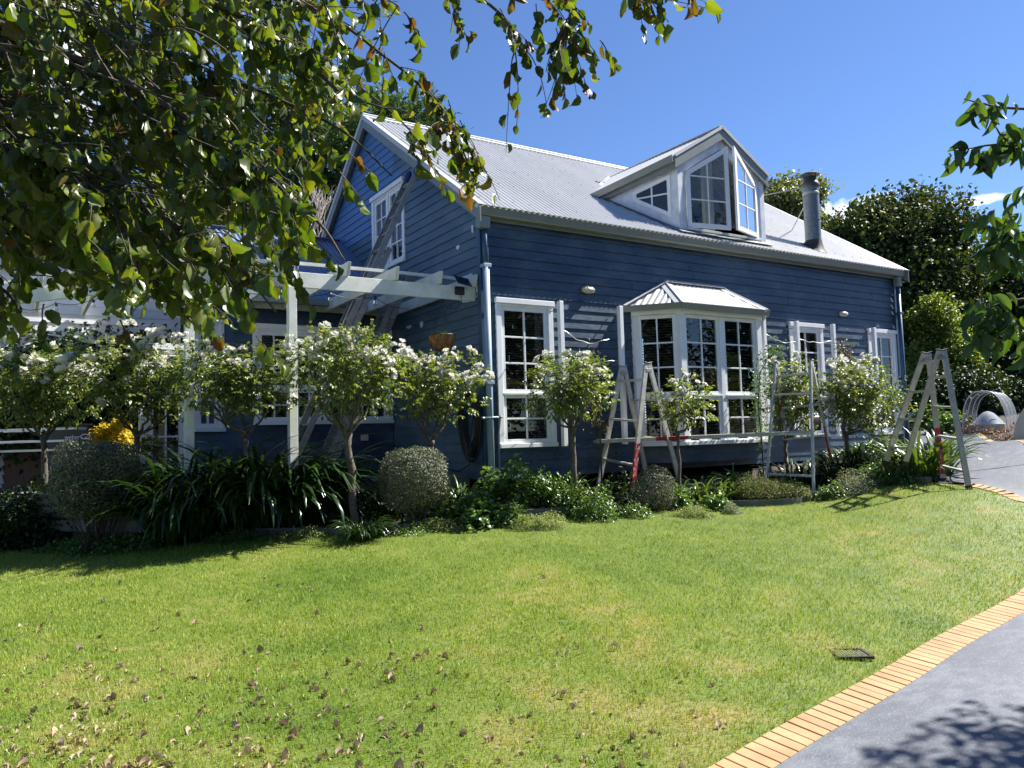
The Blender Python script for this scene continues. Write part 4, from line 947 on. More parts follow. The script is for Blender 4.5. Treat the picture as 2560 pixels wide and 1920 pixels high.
# festoon lights
fs = Thing('festoon_lights', (-1.7, .1, 2.0), 'black cable of clear glass festoon bulbs slung under the pergola beam', 'string lights')
bulbs = [at(141, 757, 10.4), at(234, 747, 10.1), at(50, 772, 10.7), at(570, 722, 9.75), at(702, 728, 9.75), at(825, 733, 10.0), at(938, 742, 10.3)]
order = [2, 0, 1, 3, 4, 5, 6]; mb = MB()
pts = [at(-60, 790, 11.0)] + [bulbs[k] for k in order] + [at(1010, 770, 10.4), at(1090, 782, 10.6), at(1128, 762, 10.6)]
cab = []
for a, b in zip(pts[:-1], pts[1:]):
    for t in np.linspace(0, 1, 7)[:-1]: cab.append(a*(1-t)+b*t - np.array([0, 0, .05*4*t*(1-t)]))
mb.tube(cab+[pts[-1]], .005, 5); fs.part(mb, 'cable', M['black'])
for p in bulbs:
    mb = MB(); mb.lathe([(0, .012), (.018, .01), (.02, -.03), (.015, -.045), (0, -.045)], p, 10); so = fs.part(mb, 'lamp_holder', M['black'], True)
    mb = MB(); mb.lathe([(.013, -.045), (.02, -.06), (.026, -.085), (.02, -.108), (.0, -.116)], p, 12); fs.part(mb, 'bulb', M['glass_clear'], True, parent=so)
# solar light on the beam end
so = Thing('solar_light', (-.28, .10, 2.2), 'small black solar panel and lamp on the right end of the pergola beam', 'solar light')
mb = MB(); U_ = unit((1, .12, -.12)); Vn = unit((-.15, -.55, .5)); mb.box((-.27, .03, 2.30), (.24, .17, .014), U_, unit(np.cross(Vn, U_)), Vn); so.part(mb, 'panel', M['solar'], bevel=.003)
mb = MB(); mb.lohi((-.36, .08, 2.12), (-.22, .124, 2.23)); so.part(mb, 'lamp_box', M['black'], bevel=.01)
mb = MB(); mb.tube([(-.28, .09, 2.13), (-.26, .10, 2.03), (-.33, .12, 1.93), (-.45, .14, 1.93), (-.56, .15, 2.02)], .005, 5); so.part(mb, 'cable', M['black'])
# hanging basket
hb = Thing('hanging_basket', (-.56, .14, 1.45), 'round coir lined wire hanging basket of dry plants hung from the pergola beam', 'hanging basket')
c0 = np.array([-.56, .14, 1.545]); rr = .185
mb = MB(); mb.lathe([(rr*math.cos(a), -.21*math.sin(a)) for a in np.linspace(0.02, math.pi/2, 10)] + [(0, -.21)], c0, 28); mb.lathe([(rr-.01, 0), (rr-.03, -.05), (.0, -.05)], c0, 28); hb.part(mb, 'coir_liner', M['coir'], True)
mb = MB()
th = np.linspace(0, 2*math.pi, 33); mb.tube([c0+np.array([math.cos(a)*(rr+.004), math.sin(a)*(rr+.004), 0.004]) for a in th], .004, 5, cap=False)
for sg in (1, -1):
    for k in range(9):
        P_ = []
        for t in np.linspace(0, 1, 9):
            ph = k*2*math.pi/9+sg*t*1.2; a = t*math.pi/2*.96; P_.append(c0+np.array([(rr+.004)*math.cos(a)*math.cos(ph), (rr+.004)*math.cos(a)*math.sin(ph), -.214*math.sin(a)]))
        mb.tube(P_, .0028, 4, cap=False)
hb.part(mb, 'wire_frame', M['black'])
mb = MB()
for k in range(4): mb.tube([c0+np.array([math.cos(k*1.57+.5)*rr, math.sin(k*1.57+.5)*rr, 0]), c0+(0, 0, .46)], .0025, 4)
mb.tube([c0+(0, 0, .46), c0+(0, 0, .50), c0+(.01, -.01, .53), c0+(0, -.015, .56)], .004, 5); hb.part(mb, 'chain', M['black'])

# ------------------------------------------------------------------ wall lights
for k, (x, z, lb, sc_) in enumerate(((1.845, 2.33, 'oval cream caged bulkhead light on the blue wall left of the bay window', 1), (8.04, 2.34, 'pale oval bulkhead light on the blue wall between the two right windows', .95))):
    wl_ = Thing('bulkhead_light', (x, -.03, z), lb, 'wall light', 'bulkhead lights on the front wall')
    ov = lambda a, w, h: (x+w*math.copysign(abs(math.cos(a))**.75, math.cos(a)), z+h*math.copysign(abs(math.sin(a))**.75, math.sin(a)))
    th = np.linspace(0, 2*math.pi, 33)[:-1]
    mb = MB(); mb.prism([(ov(a, .118*sc_, .052)[0], -.012, ov(a, .118, .052)[1]) for a in th], (0, -.028, 0)); wl_.part(mb, 'base_plate', M['lampglass'], bevel=.004)
    mb = MB(); n = 32; rings = []
    for q in np.linspace(0, 1, 7): s0 = math.cos(q*math.pi/2)**.6 if q < 1 else .02; rings.append([(ov(a, .10*s0*sc_, .042*s0)[0], -.040-.05*math.sin(q*math.pi/2), ov(a, .10*s0, .042*s0)[1]) for a in th])
    V = np.array(rings).reshape(-1, 3); i, j = np.meshgrid(np.arange(6), np.arange(n), indexing='ij'); j2 = (j+1) % n
    mb.add(V, np.stack([i*n+j, i*n+j2, (i+1)*n+j2, (i+1)*n+j], -1).reshape(-1, 4)); wl_.part(mb, 'lens', M['lampglass'], True)
    if k == 0:
        mb = MB()
        for u in (-.045, .045): mb.tube([(x+u, -.04-.055*math.sin(t), z+.052*math.cos(t)) for t in np.linspace(.0, math.pi, 11)], .0045, 6)
        mb.tube([(x+.11*math.cos(t), -.04-.06*math.sin(t), z) for t in np.linspace(0, math.pi, 13)], .0045, 6); wl_.part(mb, 'cage', M['lampglass'], True)

# ------------------------------------------------------------------ trellis posts and wires
TP = [1.134, 2.24, 5.43, 6.31, 7.34, 8.60]
TL = ['white trellis post just right of the first tall window', 'white trellis post at the left shoulder of the bay window', 'white trellis post at the right shoulder of the bay window', 'white trellis post in front of the left jamb of the middle tall window', 'white trellis post on bare wall between the two right windows', 'white trellis post crossing the right end window']
for x, lb in zip(TP, TL):
    t = Thing('trellis_post', (x, -.27, 0), lb, 'post', 'white trellis posts along the front wall')
    mb = MB(); mb.lohi((x-.035, -.305, -.0), (x+.035, -.235, 2.07)); t.part(mb, 'post', M['white'], bevel=.006)
    for z in (1.95, .5):
        mb = MB(); mb.lohi((x-.006, -.245, z), (x+.006, -.02, z+.012)); t.part(mb, 'bracket', M['alu_old'])
wl = ((1.134, 2.0, 1.67, .20, 1.57), (1.134, 2.15, 1.33, .12, 1.25), (5.43, 6.31, 1.80, .10, 1.70), (6.31, 7.34, 1.74, .06, 1.76), (7.34, 8.45, 1.70, .12, 1.42), (5.6, 6.31, .98, .03, .98))
for k, (x0, x1, z0, sag, z1) in enumerate(wl):
    mb = MB(); mb.tube([(x0+(x1-x0)*t, -.27-.03*math.sin(t*9), z0+(z1-z0)*t-sag*4*t*(1-t)*.6+.012*math.sin(t*17)) for t in np.linspace(0, 1, 22)], .0035, 5)
    single(mb, 'trellis_wire', M['alu'], ['upper slack wire right of the first trellis post', 'lower slack wire right of the first trellis post', 'wire from the post at the bay to the middle window post', 'wire across the top of the middle tall window', 'sagging wire left of the right end window', 'low wire behind the middle trestle top'][k], 'wire', 'slack trellis wires')

# ------------------------------------------------------------------ ladders
def text_mesh(s, size, m, depth=.001):
    cu = bpy.data.curves.new('lettering', 'FONT'); cu.body = s; cu.size = size; cu.extrude = depth; cu.align_x = 'CENTER'; cu.align_y = 'CENTER'
    tmp = bpy.data.objects.new('tmp', cu); COL.objects.link(tmp); dg = bpy.context.evaluated_depsgraph_get()
    me = bpy.data.meshes.new_from_object(tmp.evaluated_get(dg)); bpy.data.objects.remove(tmp); bpy.data.curves.remove(cu); me.materials.clear(); me.materials.append(m); return me
def put_text(root, s, size, m, o, Xd, Zd, name='lettering'):
    """flat lettering at o, reading along Xd, facing Zd"""
    me = text_mesh(s, size, m); Xd = unit(Xd); Zd = unit(Zd); Yd = np.cross(Zd, Xd); o = np.asarray(o, float)-np.array(root.location)
    me.transform(Matrix(((Xd[0], Yd[0], Zd[0], o[0]), (Xd[1], Yd[1], Zd[1], o[1]), (Xd[2], Yd[2], Zd[2], o[2]), (0, 0, 0, 1))))
    ob_ = bpy.data.objects.new(name, me); COL.objects.link(ob_); ob_.parent = root; return ob_
def section(T, foot, top, w, y, m, first=.2, pitch=.30, flip=1):
    foot, top = np.asarray(foot, float), np.asarray(top, float); d = unit(top-foot); L = np.linalg.norm(top-foot); n = unit(np.cross(d, (0, 1, 0))); n = n if n[2] > 0 else -n
    for s0 in (-1, 1):
        mb = MB(); off = np.array([0, s0*w/2, 0]); a, b = foot+off, top+off
        mb.bar(a, b, .005, .082, n); 
        for e in (-.041+.003, .041-.003): mb.bar(a+n*e-(0, s0*.014, 0), b+n*e-(0, s0*.014, 0), .026, .005, n)
        T.part(mb, 'rail', m)
    q = first
    while q < L-.06:
        mb = MB(); p = foot+d*q; mb.bar(p-(0, w/2-.004, 0), p+(0, w/2-.004, 0), .035, .032, n); T.part(mb, 'rung', m, bevel=.006); q += pitch
    return d, n
lA = Thing('extension_ladder', (-2.29, 1.7, -.36), 'long grey extension ladder leaning beside the upstairs gable window with blue padded tops', 'ladder', 'extension ladders leaning on the gable wall')
footA, topA = np.array([-2.29, 1.7, -.36]), np.array([-.115, 1.7, 4.30]); dA = unit(topA-footA); nA = unit(np.cross(dA, (0, 1, 0))); nA = nA if nA[2] > 0 else -nA
section(lA, footA, footA+dA*3.75, .44, 1.7, M['alu_old'], .25); section(lA, footA+dA*2.0+nA*.088, topA+nA*.088, .36, 1.7, M['alu_old'], .22)
for s0 in (-1, 1):
    mb = MB(); p = topA+nA*.088+np.array([0, s0*.18, 0]); mb.tube([p-dA*.10, p-dA*.02, p+dA*.05, p+dA*.09], [.045, .055, .05, .02], 10); lA.part(mb, 'padded_tip', M['bluecap'], True)
mb = MB(); mb.tube([footA+dA*.5+nA*.10, footA+dA*3.6+nA*.14], .006, 5); lA.part(mb, 'rope', M['white_old'])
lB = Thing('extension_ladder', (-1.49, 2.3, -.36), 'shorter grey ladder with black lettered rail leaning behind the pergola beam', 'ladder', 'extension ladders leaning on the gable wall')
footB, topB = np.array([-1.49, 2.3, -.36]), np.array([-.07, 2.3, 2.86]); section(lB, footB, topB, .42, 2.3, M['alu_old'], .25)
dB = unit(topB-footB); nB = unit(np.cross(dB, (0, 1, 0))); nB = nB if nB[2] > 0 else -nB
section(lB, footB+nB*.088, footB+nB*.088+dB*2.9, .36, 2.3, M['alu_old'], .3)
yr_ = 2.3-.21-.004
mb = MB(); c = footB+dB*2.42; mb.box((c[0], yr_-.001, c[2]), (.60, .002, .076), dB, (0, 1, 0), nB); lB.part(mb, 'label_plate', M['tape'])
put_text(lB.o, 'A+HARRIS', .108, M['text_black'], (c[0], yr_-.003, c[2]), dB, (0, -1, 0))
c = footB+dB*1.63; put_text(lB.o, 'HARRY', .095, M['text_black'], (c[0], yr_-.002, c[2]), dB, (0, -1, 0))

# ------------------------------------------------------------------ trestles
def trestle(lb, x, y, th, s, wt, wb, toff, rp, rm, hot, fix={}, grp='painting trestles in front of the house'):
    z = None
    a = np.array([math.cos(th), math.sin(th), 0]); b = np.array([-math.sin(th), math.cos(th), 0]); hgt = 1.85
    base = np.array([x, y, 0.]); zs = [gz(*(base+a*wb*e+b*s*f)[:2]) for f in (1, -1) for e in (1, -1)]; z0 = float(np.mean(zs)); base[2] = z0
    T = Thing('trestle', base, lb, 'trestle', grp)
    for f, rungs in ((1, rp), (-1, rm)):
        fr = {}
        for e in (1, -1):
            top = base+a*wt*e+b*(toff+.028*f)+ZUP*hgt; foot = base+a*wb*e+b*s*f; foot[2] = gz(*foot[:2])-.01; foot = np.asarray(fix.get((f, e), foot), float)
            fr[e] = (foot, top); d = unit(top-foot)
            mb = MB(); mb.bar(foot, top, .030, .075, b); leg_ = T.part(mb, 'leg', M[hot.get((f, e), 'alu')], bevel=.003)
            T.part(MB().bar(foot-d*.012, foot+d*.05, .036, .082, b), 'rubber_foot', M['black'], bevel=.004, parent=leg_)
        for h in rungs:
            p, q = [fr[e][0]+(fr[e][1]-fr[e][0])*(h/hgt) for e in (1, -1)]
            mb = MB(); mb.bar(p, q, .075, .030, unit(np.cross(q-p, b))*1 if False else (0, 0, 1)); T.part(mb, 'rung', M['alu'], bevel=.003)
    for e in (1, -1):
        t = base+a*wt*e+b*toff+ZUP*(hgt+.006); mb = MB()
        for f in (1, -1): mb.bar(t, t+b*f*.075+ZUP*.022, .05, .008)
        mb.box(t-ZUP*.10, (.05, .11, .05), a, b, ZUP); T.part(mb, 'hinge', M['alu_old'], bevel=.003)
    return T
trestle('aluminium painting trestle with a red streaked leg in front of the bay window', 2.172, -.638, 1.625, .518, .255, .342, 0, (.49, 1.07, 1.63), (.21, .78, 1.34), {(1, -1): 'alu_red'})
trestle('aluminium painting trestle holding the right end of the plank', 4.479, -1.591, 1.962, .60, .255, .342, 0, (.31, .85, 1.40), (.63, 1.14, 1.65), {(-1, -1): 'alu_red', (-1, 1): 'alu_red_hi'})
trestle('tall aluminium trestle standing at the edge of the driveway by the house end', 4.968, -3.151, 1.045, .49, .184, .29, -.31, (.28, .75, 1.21, 1.69), (.23, .66, 1.08, 1.50), {(-1, 1): 'alu_red'}, {(1, 1): at(2212, 1160, 11.2), (1, -1): at(2262, 1162, 10.9)})
pl0, pl1 = np.array([1.62, -.42, .055]), np.array([4.62, -1.66, .095])
def plankmat():
    m, t, b, o = new_mat('plank with red paint')
    base = ramp(t, noise(t, 14, 5, .6), [(.35, (.36, .35, .30)), (.65, (.50, .48, .42))]); c = t.nodes.new('ShaderNodeTexCoord'); sp = t.nodes.new('ShaderNodeSeparateXYZ'); t.links.new(c.outputs['Generated'], sp.inputs[0])
    f = mth(t, 'MULTIPLY', mth(t, 'MULTIPLY', mth(t, 'GREATER_THAN', sp.outputs[0], .24), mth(t, 'LESS_THAN', sp.outputs[0], .385)), mth(t, 'GREATER_THAN', noise(t, 9, 5, .7), .42))
    t.links.new(mixcol(t, f, base, (.26, .016, .02)), b.inputs['Base Color']); b.inputs['Metallic'].default_value = .3; b.inputs['Roughness'].default_value = .5; return m
M['plank'] = plankmat()
pk = Thing('plank', (pl0+pl1)/2, 'long aluminium plank with red paint laid between two trestles before the bay window', 'plank')
mb = MB(); mb.bar(pl0, pl1, .30, .055); pk.part(mb, 'deck', M['plank'], bevel=.004)
dpl = unit(pl1-pl0); mb = MB()
for t in (.35, .45, .55, .68):
    p = pl0+(pl1-pl0)*t-ZUP*.038; n = np.cross(dpl, ZUP); pk.part(MB().bar(p-n*.13, p+n*.13, .025, .02), 'brace', M['alu_old'])

# ------------------------------------------------------------------ hose, tap, meter, drain grate
hs = Thing('garden_hose', (-.14, .33, .3), 'coiled black garden hose hanging on the side wall near the corner', 'hose')
P_ = []
for k in range(15*24):
    a = k*2*math.pi/24; q = k/24; w_ = .19+.05*math.sin(q*2.3)+.004*q; hd = .40+.06*math.sin(q*1.7+1)+.012*q
    P_.append((-.05-.05*abs(math.sin(q*2.1))-.02*math.cos(a), .30+w_*math.sin(a)+.03*math.sin(q*3), .42+(.34 if math.cos(a) > 0 else hd)*math.cos(a)))
mb = MB(); mb.tube(P_, .010, 6); hs.part(mb, 'coil', M['black'], True)
mb = MB(); mb.tube([(-.15, .02, .62), (-.2, .05, .2), (-.2, .1, -.2), (-.2, .4, -.30), (-.3, .9, -.25)], .010, 6); hs.part(mb, 'loose_end', M['black'], True)
mb = MB(); mb.lohi((-.15, .20, .74), (-.02, .40, .78)); hs.part(mb, 'hanger', M['black'], bevel=.01)
tp = Thing('garden_tap', (.14, -.07, .35), 'thin pale pipe and tap fixed across the corner beside the first window', 'tap')
mb = MB(); mb.tube([(-.12, -.12, .415), (.17, -.12, .43)], .013, 8); mb.tube([(.17, -.12, .43), (.175, -.11, .41), (.175, -.06, .2), (.175, -.06, -.4)], .012, 8); tp.part(mb, 'pipe', M['primed'], True)
mb = MB(); mb.lathe([(0, .02), (.02, .02), (.022, -.02), (0, -.02)], (.175, -.12, .43), 10, (1, 0, 0)); mb.lathe([(0, .02), (.018, .02), (.018, -.02), (0, -.02)], (-.10, -.12, .415), 10, (1, 0, 0)); tp.part(mb, 'fitting', M['alu_old'], True)
mb = MB(); p = np.array([-.30, 3.0, -.1]); 
single(MB().lohi((-.62, WY-.07, .17), (-.50, WY-.018, .27)), 'power_outlet', M['lampglass'], 'small pale power outlet box low on the wall under the pergola', 'power outlet', bevel=.006)
dg_ = Thing('drain_grate', ground(2125, 1637), 'rusty metal drain grate sunk in the lawn beside the brick border', 'drain grate'); p = np.array(dg_.o.location[:])
ex = unit(np.array([*(g2(2160, 1643)-g2(2100, 1640)), 0])); ey = np.array([-ex[1], ex[0], 0])
mb = MB()
for k in range(10): q = p+ex*(k-4.5)*.019+ZUP*.004; mb.bar(q-ey*.075, q+ey*.075, .005, .012)
for sx in (-.045, 0, .045): mb.bar(p+ey*sx-ex*.095+ZUP*.002, p+ey*sx+ex*.095+ZUP*.002, .004, .009)
dg_.part(mb, 'bars', M['alu_old'])
mb = MB(); mb.box(p-ZUP*.004, (.20, .18, .008), ex, ey, ZUP); dg_.part(mb, 'pit_shade_plate', M['black'])  # flat black plate under the bars, painted as the shade of the hollow
mb = MB(); mb.ring([p+ex*sx*.115+ey*sy*.105+ZUP*-.004 for sx, sy in ((-1, -1), (1, -1), (1, 1), (-1, 1))], .02, (0, 0, .02)); dg_.part(mb, 'frame', M['soil'])

# ------------------------------------------------------------------ patio things at the left
c = at(205, 1105, 11.35)
bq = Thing('barbecue', (c[0], c[1], -.38), 'barbecue on a stand under a black vinyl cover with pale lettering', 'barbecue'); Yb = unit(np.array([CR[0], CR[1], 0])); Fb = np.array([Yb[1], -Yb[0], 0])
bc = np.array([c[0], c[1], 0])
mb = MB(); prof = [(-.44, -.36), (-.43, .30), (-.36, .42), (-.15, .50), (.15, .50), (.34, .44), (.42, .30), (.45, -.36)]
mb.prism([bc+Yb*u+ZUP*z-Fb*.28 for u, z in prof], Fb*.56); bq.part(mb, 'cover', M['blackcloth'], bevel=.04)
fcn = bc+Fb*.284
put_text(bq.o, 'weber', .085, M['text_white'], fcn+Yb*.02+ZUP*.33+Fb*.003, Yb, Fb); 
mb = MB(); qc = fcn+Yb*.20+ZUP*.335; th = np.linspace(0, 2*math.pi, 25); mb.tube([qc+Yb*.062*math.cos(a)+ZUP*.033*math.sin(a) for a in th], .007, 5, cap=False); mb.tube([qc+Yb*.0-ZUP*.01, qc+Yb*.05-ZUP*.045, qc+Yb*.09-ZUP*.03], .007, 5); bq.part(mb, 'emblem', M['text_white'])
rl = Thing('white_rail_table', at(95, 1120, 10.9), 'low white metal table frame with rails at the far left of the patio', 'table frame'); rc = at(80, 1100, 10.8); Fz = -.38
u0 = lambda px, z: (lambda p: np.array([p[0], p[1], z]))(at(px, 1100, 10.8))
zt_ = at(80, 1074, 10.8)[2]; zm_ = at(80, 1104, 10.8)[2]; zl_ = at(80, 1121, 10.8)[2]
mb = MB(); A_, Bx = u0(-60, zt_), u0(187, zt_+.0)
for z in (zt_, zm_): mb.bar(u0(-60, z), u0(187, z), .035, .03)
back = np.array([CF[0], CF[1], 0])*.5
for z in (zt_,): mb.bar(u0(-60, z)+back, u0(187, z)+back, .035, .03); mb.bar(u0(187, z), u0(187, z)+back, .03, .03)
rl.part(mb, 'rail', M['white'], bevel=.003)
for px in (-50, 69, 183):
    mb = MB(); mb.bar(u0(px, Fz), u0(px, zt_), .04, .04); rl.part(mb, 'leg', M['white'], bevel=.003)
mb = MB(); mb.bar(u0(-60, zl_-.03)+back*.5, u0(187, zl_-.03)+back*.5, .45, .03); rl.part(mb, 'shelf', M['white_old'])
# timber screens
tsn = Thing('timber_screen', at(385, 1105, 12.2), 'brown stained timber screen panel with a tan end post beside the garden door', 'screen'); p0, p1 = at(340, 1100, 12.3), at(398, 1100, 12.3)
mb = MB(); mb.bar((p0[0], p0[1], .02), (p1[0], p1[1], .02), .03, .80); tsn.part(mb, 'panel', M['timber_red']); pq = at(406, 1100, 12.2)
mb = MB(); mb.lohi((pq[0]-.05, pq[1]-.05, -.38), (pq[0]+.05, pq[1]+.05, .52)); tsn.part(mb, 'post', M['timber_tan'], bevel=.005)
tf_ = Thing('timber_fence', at(40, 1085, 11.8), 'low brown stained timber fence behind the white rails at far left', 'fence'); p0, p1 = at(-80, 1090, 11.75), at(235, 1090, 11.95)
mb = MB(); mb.bar((p0[0], p0[1], .05), (p1[0], p1[1], .05), .04, .9); tf_.part(mb, 'panel', M['timber_red']); mb = MB(); mb.bar((p0[0], p0[1], .52), (p1[0], p1[1], .52), .09, .05); tf_.part(mb, 'cap', M['timber_tan'])
c = at(438, 1130, 11.6); pot = Thing('plant_pot', (c[0], c[1], -.38), 'terracotta pot of small grey leaves beside the pergola post', 'plant pot')
mb = MB(); mb.lathe([(.0, -.37), (.10, -.37), (.135, -.12), (.15, -.12), (.15, -.07), (.12, -.07), (.12, -.09), (0, -.09)], (c[0], c[1], 0), 20); pot.part(mb, 'pot', M['terracotta'], True); POT = np.array([c[0], c[1], -.07])

# ------------------------------------------------------------------ hoop tunnel and raised bed by the driveway
c = at(2462, 1078, 17.0); c[2] = gz(c[0], c[1]); hp = Thing('hoop_tunnel', c, 'netted hoop tunnel over a cream corrugated raised bed beside the driveway', 'garden tunnel')
ax_ = unit(np.array([.95, .30, 0])); sd = np.array([ax_[1], -ax_[0], 0])
r0, h0, L0 = .42, .88, 1.5
for k in range(4):
    mb = MB(); o = c+ax_*(L0*k/3); mb.tube([o+sd*r0*math.copysign(abs(math.cos(t))**.75, math.cos(t))+ZUP*(h0*abs(math.sin(t))**.85) for t in np.linspace(0, math.pi, 21)], .010, 6); hp.part(mb, 'hoop', M['white_pipe'], True)
mb = MB(); rows = []
for k in np.linspace(0, 1, 7): o = c+ax_*L0*k; rows.append([o+sd*(r0+.006)*math.copysign(abs(math.cos(t))**.75, math.cos(t))+ZUP*((h0+.006)*abs(math.sin(t))**.85) for t in np.linspace(0, math.pi, 21)])
V = np.array(rows).reshape(-1, 3); i, j = np.meshgrid(np.arange(6), np.arange(20), indexing='ij'); mb.add(V, np.stack([i*21+j, i*21+j+1, (i+1)*21+j+1, (i+1)*21+j], -1).reshape(-1, 4)); hp.part(mb, 'net', M['net'], True)
mb = MB(); mb.box(c-ax_*.05+ZUP*.07, (.76, .02, .17), sd, ax_, ZUP)
for q in (-.05, 0, .05): mb.bar(c-ax_*.064+sd*.33+ZUP*(.07+q), c-ax_*.064-sd*.33+ZUP*(.07+q), .02, .02)
mb.box(c+ax_*.6+ZUP*.07-sd*.33, (.02, 1.3, .17), sd, ax_, ZUP); mb.box(c+ax_*.6+ZUP*.07+sd*.33, (.02, 1.3, .17), sd, ax_, ZUP); hp.part(mb, 'raised_bed', M['cream_metal'])
mb = MB(); rows = []
for u in np.linspace(0, 1, 11):
    for v in np.linspace(0, 1, 11): rows.append(c+ax_*(.05+.8*v)+sd*(-.30+.6*u)+ZUP*(.14+.30*(1-abs(2*u-1)**1.7)*(1-abs(2*v-1)**2.2)+rng.uniform(0, .025)))
i, j = np.meshgrid(np.arange(10), np.arange(10), indexing='ij'); mb.add(np.array(rows), np.stack([i*11+j, i*11+j+1, (i+1)*11+j+1, (i+1)*11+j], -1).reshape(-1, 4)); hp.part(mb, 'fleece', M['fleece'], True)
c = at(2606, 1098, 13.5); c[2] = gz(c[0], c[1]); h2 = Thing('crop_cover', c, 'pale fleece crop cover tent at the right edge by the driveway', 'crop cover')
mb = MB(); rows = []
for k in np.linspace(0, 1, 6):
    for t in np.linspace(0, math.pi, 13): rows.append(c+ax_*1.2*k+sd*.42*math.copysign(abs(math.cos(t))**.9, math.cos(t))+ZUP*(.64*abs(math.sin(t))**1.2+rng.uniform(-.012, .012)))
i, j = np.meshgrid(np.arange(5), np.arange(12), indexing='ij'); mb.add(np.array(rows), np.stack([i*13+j, i*13+j+1, (i+1)*13+j+1, (i+1)*13+j], -1).reshape(-1, 4))
mb.add(np.array(rows[:13]), [np.array([list(range(13))])]); h2.part(mb, 'cover', M['lampglass'], True)
mb = MB(); 
for q in (-.42, .42): mb.bar(c+sd*q, c+sd*q+ax_*1.2, .03, .03)
h2.part(mb, 'base_rail', M['cream_metal'])
c = at(2286, 1038, 19.5); c[2] = at(2286, 1046, 19.5)[2]; bx = Thing('storage_tub', c, 'small pale turquoise tub beside the far end of the driveway', 'tub')
mb = MB(); mb.prism([c+sd*x+Fb*0+np.array([0, 0, z]) for x, z in ((-.13, 0), (.13, 0), (.16, .13), (-.16, .13))], ax_*.2); 
M['aqua'] = simple('turquoise plastic', (.38, .62, .62), (.30, .52, .53), .4); bx.part(mb, 'tub', M['aqua'], bevel=.01)
mb = MB(); mb.prism([c+sd*x+np.array([0, 0, z])-ax_*.01 for x, z in ((-.17, .131), (.17, .131), (.17, .15), (-.17, .15))], ax_*.22); bx.part(mb, 'lid', M['aqua'], bevel=.004)
# tv antenna behind the dormer
c = np.array([8.85, 3.88, 6.10]); an = Thing('tv_antenna', c, 'small metal television antenna on the roof ridge behind the dormer', 'antenna')
pz = at(1905, 415, 18.2); t_ = (c-CAM)@CF; pz = at(1907, 413, t_)
mb = MB(); mb.tube([c, (c[0], c[1], pz[2])], .018, 8); an.part(mb, 'mast', M['alu_old']); mb = MB(); q = np.array([c[0], c[1], pz[2]]); mb.tube([q-CR*.42*np.array([1, 1, 0]), q+CR*.42*np.array([1, 1, 0])], .012, 6); mb.tube([q-CR*.1+ZUP*-.08, q+CR*.12+ZUP*.04], .022, 6); an.part(mb, 'boom', M['white_pipe'])

# ------------------------------------------------------------------ plants: leaf templates
def tmpl(rows, cols, width, curl=.15, fold=.25, serr=0., twist=0., wave=0., seed=0, peak=.42):
    """a leaf along +x (0..1), width in y, normal z"""
    r = np.random.default_rng(seed); t = np.linspace(0, 1, rows); c = np.linspace(-1, 1, cols)
    prof = np.maximum(np.sin(math.pi*t**(math.log(.5)/math.log(peak)))**.85, .015)*width/2
    if serr: prof = prof*(1+serr*((np.arange(rows) % 2)*2-1)*np.where((t > .1) & (t < .95), 1, 0))
    V = np.zeros((rows, cols, 3))
    ang = curl*2.2*t
    sx = np.concatenate([[0], np.cumsum(np.cos(ang[:-1])/(rows-1))]); sz = -np.concatenate([[0], np.cumsum(np.sin(ang[:-1])/(rows-1))])
    for j in range(cols):
        y = c[j]*prof; z = abs(c[j])*prof*fold*2 + wave*np.sin(t*9+j*1.7+seed)*abs(c[j])*width
        tw = twist*t; V[:, j, 0] = sx+np.sin(ang)*z; V[:, j, 1] = y*np.cos(tw)-z*np.sin(tw)*.6; V[:, j, 2] = sz+np.cos(ang)*z+y*np.sin(tw)
    i, j = np.meshgrid(np.arange(rows-1), np.arange(cols-1), indexing='ij')
    return V.reshape(-1, 3), np.stack([i*cols+j, (i+1)*cols+j, (i+1)*cols+j+1, i*cols+j+1], -1).reshape(-1, 4)
T_SMALL = [tmpl(3, 3, .62, .25, .2, seed=k) for k in range(2)]
T_ROSE = [tmpl(4, 3, .60, .2+.1*k, .25, seed=k, wave=.03) for k in range(3)]
T_BIG = [tmpl(9, 5, .60+.05*(k % 3), (.08, .25, .45, -.15, .3, .6, .15, .8)[k], (.18, .3, .5, .1, .35, .22, .6, .4)[k], .07, (0, .5, -.5, .2, 1.0, -.9, .3, 1.4)[k], (.03, .05, .08, .04, .1, .06, .09, .14)[k], k, .45) for k in range(8)]
T_DRY = [tmpl(8, 5, .5, (1.1, .8, 1.4, .5)[k], (.8, 1.1, .6, 1.3)[k], .06, (1., -1.4, .6, 2)[k], .16, k+20, .45) for k in range(4)]
T_DOG = [tmpl(9, 5, .37+.03*(k % 3), (.40, .6, .85, .3)[k % 4], (.30, .45, .2, .55)[k % 4], 0, (0, .4, -.5, .2)[k % 4], .03, k+40, .40) for k in range(6)]
T_LOBE = [tmpl(6, 5, .95, .25, .12, .16, 0, .08, k+60, .5) for k in range(3)]
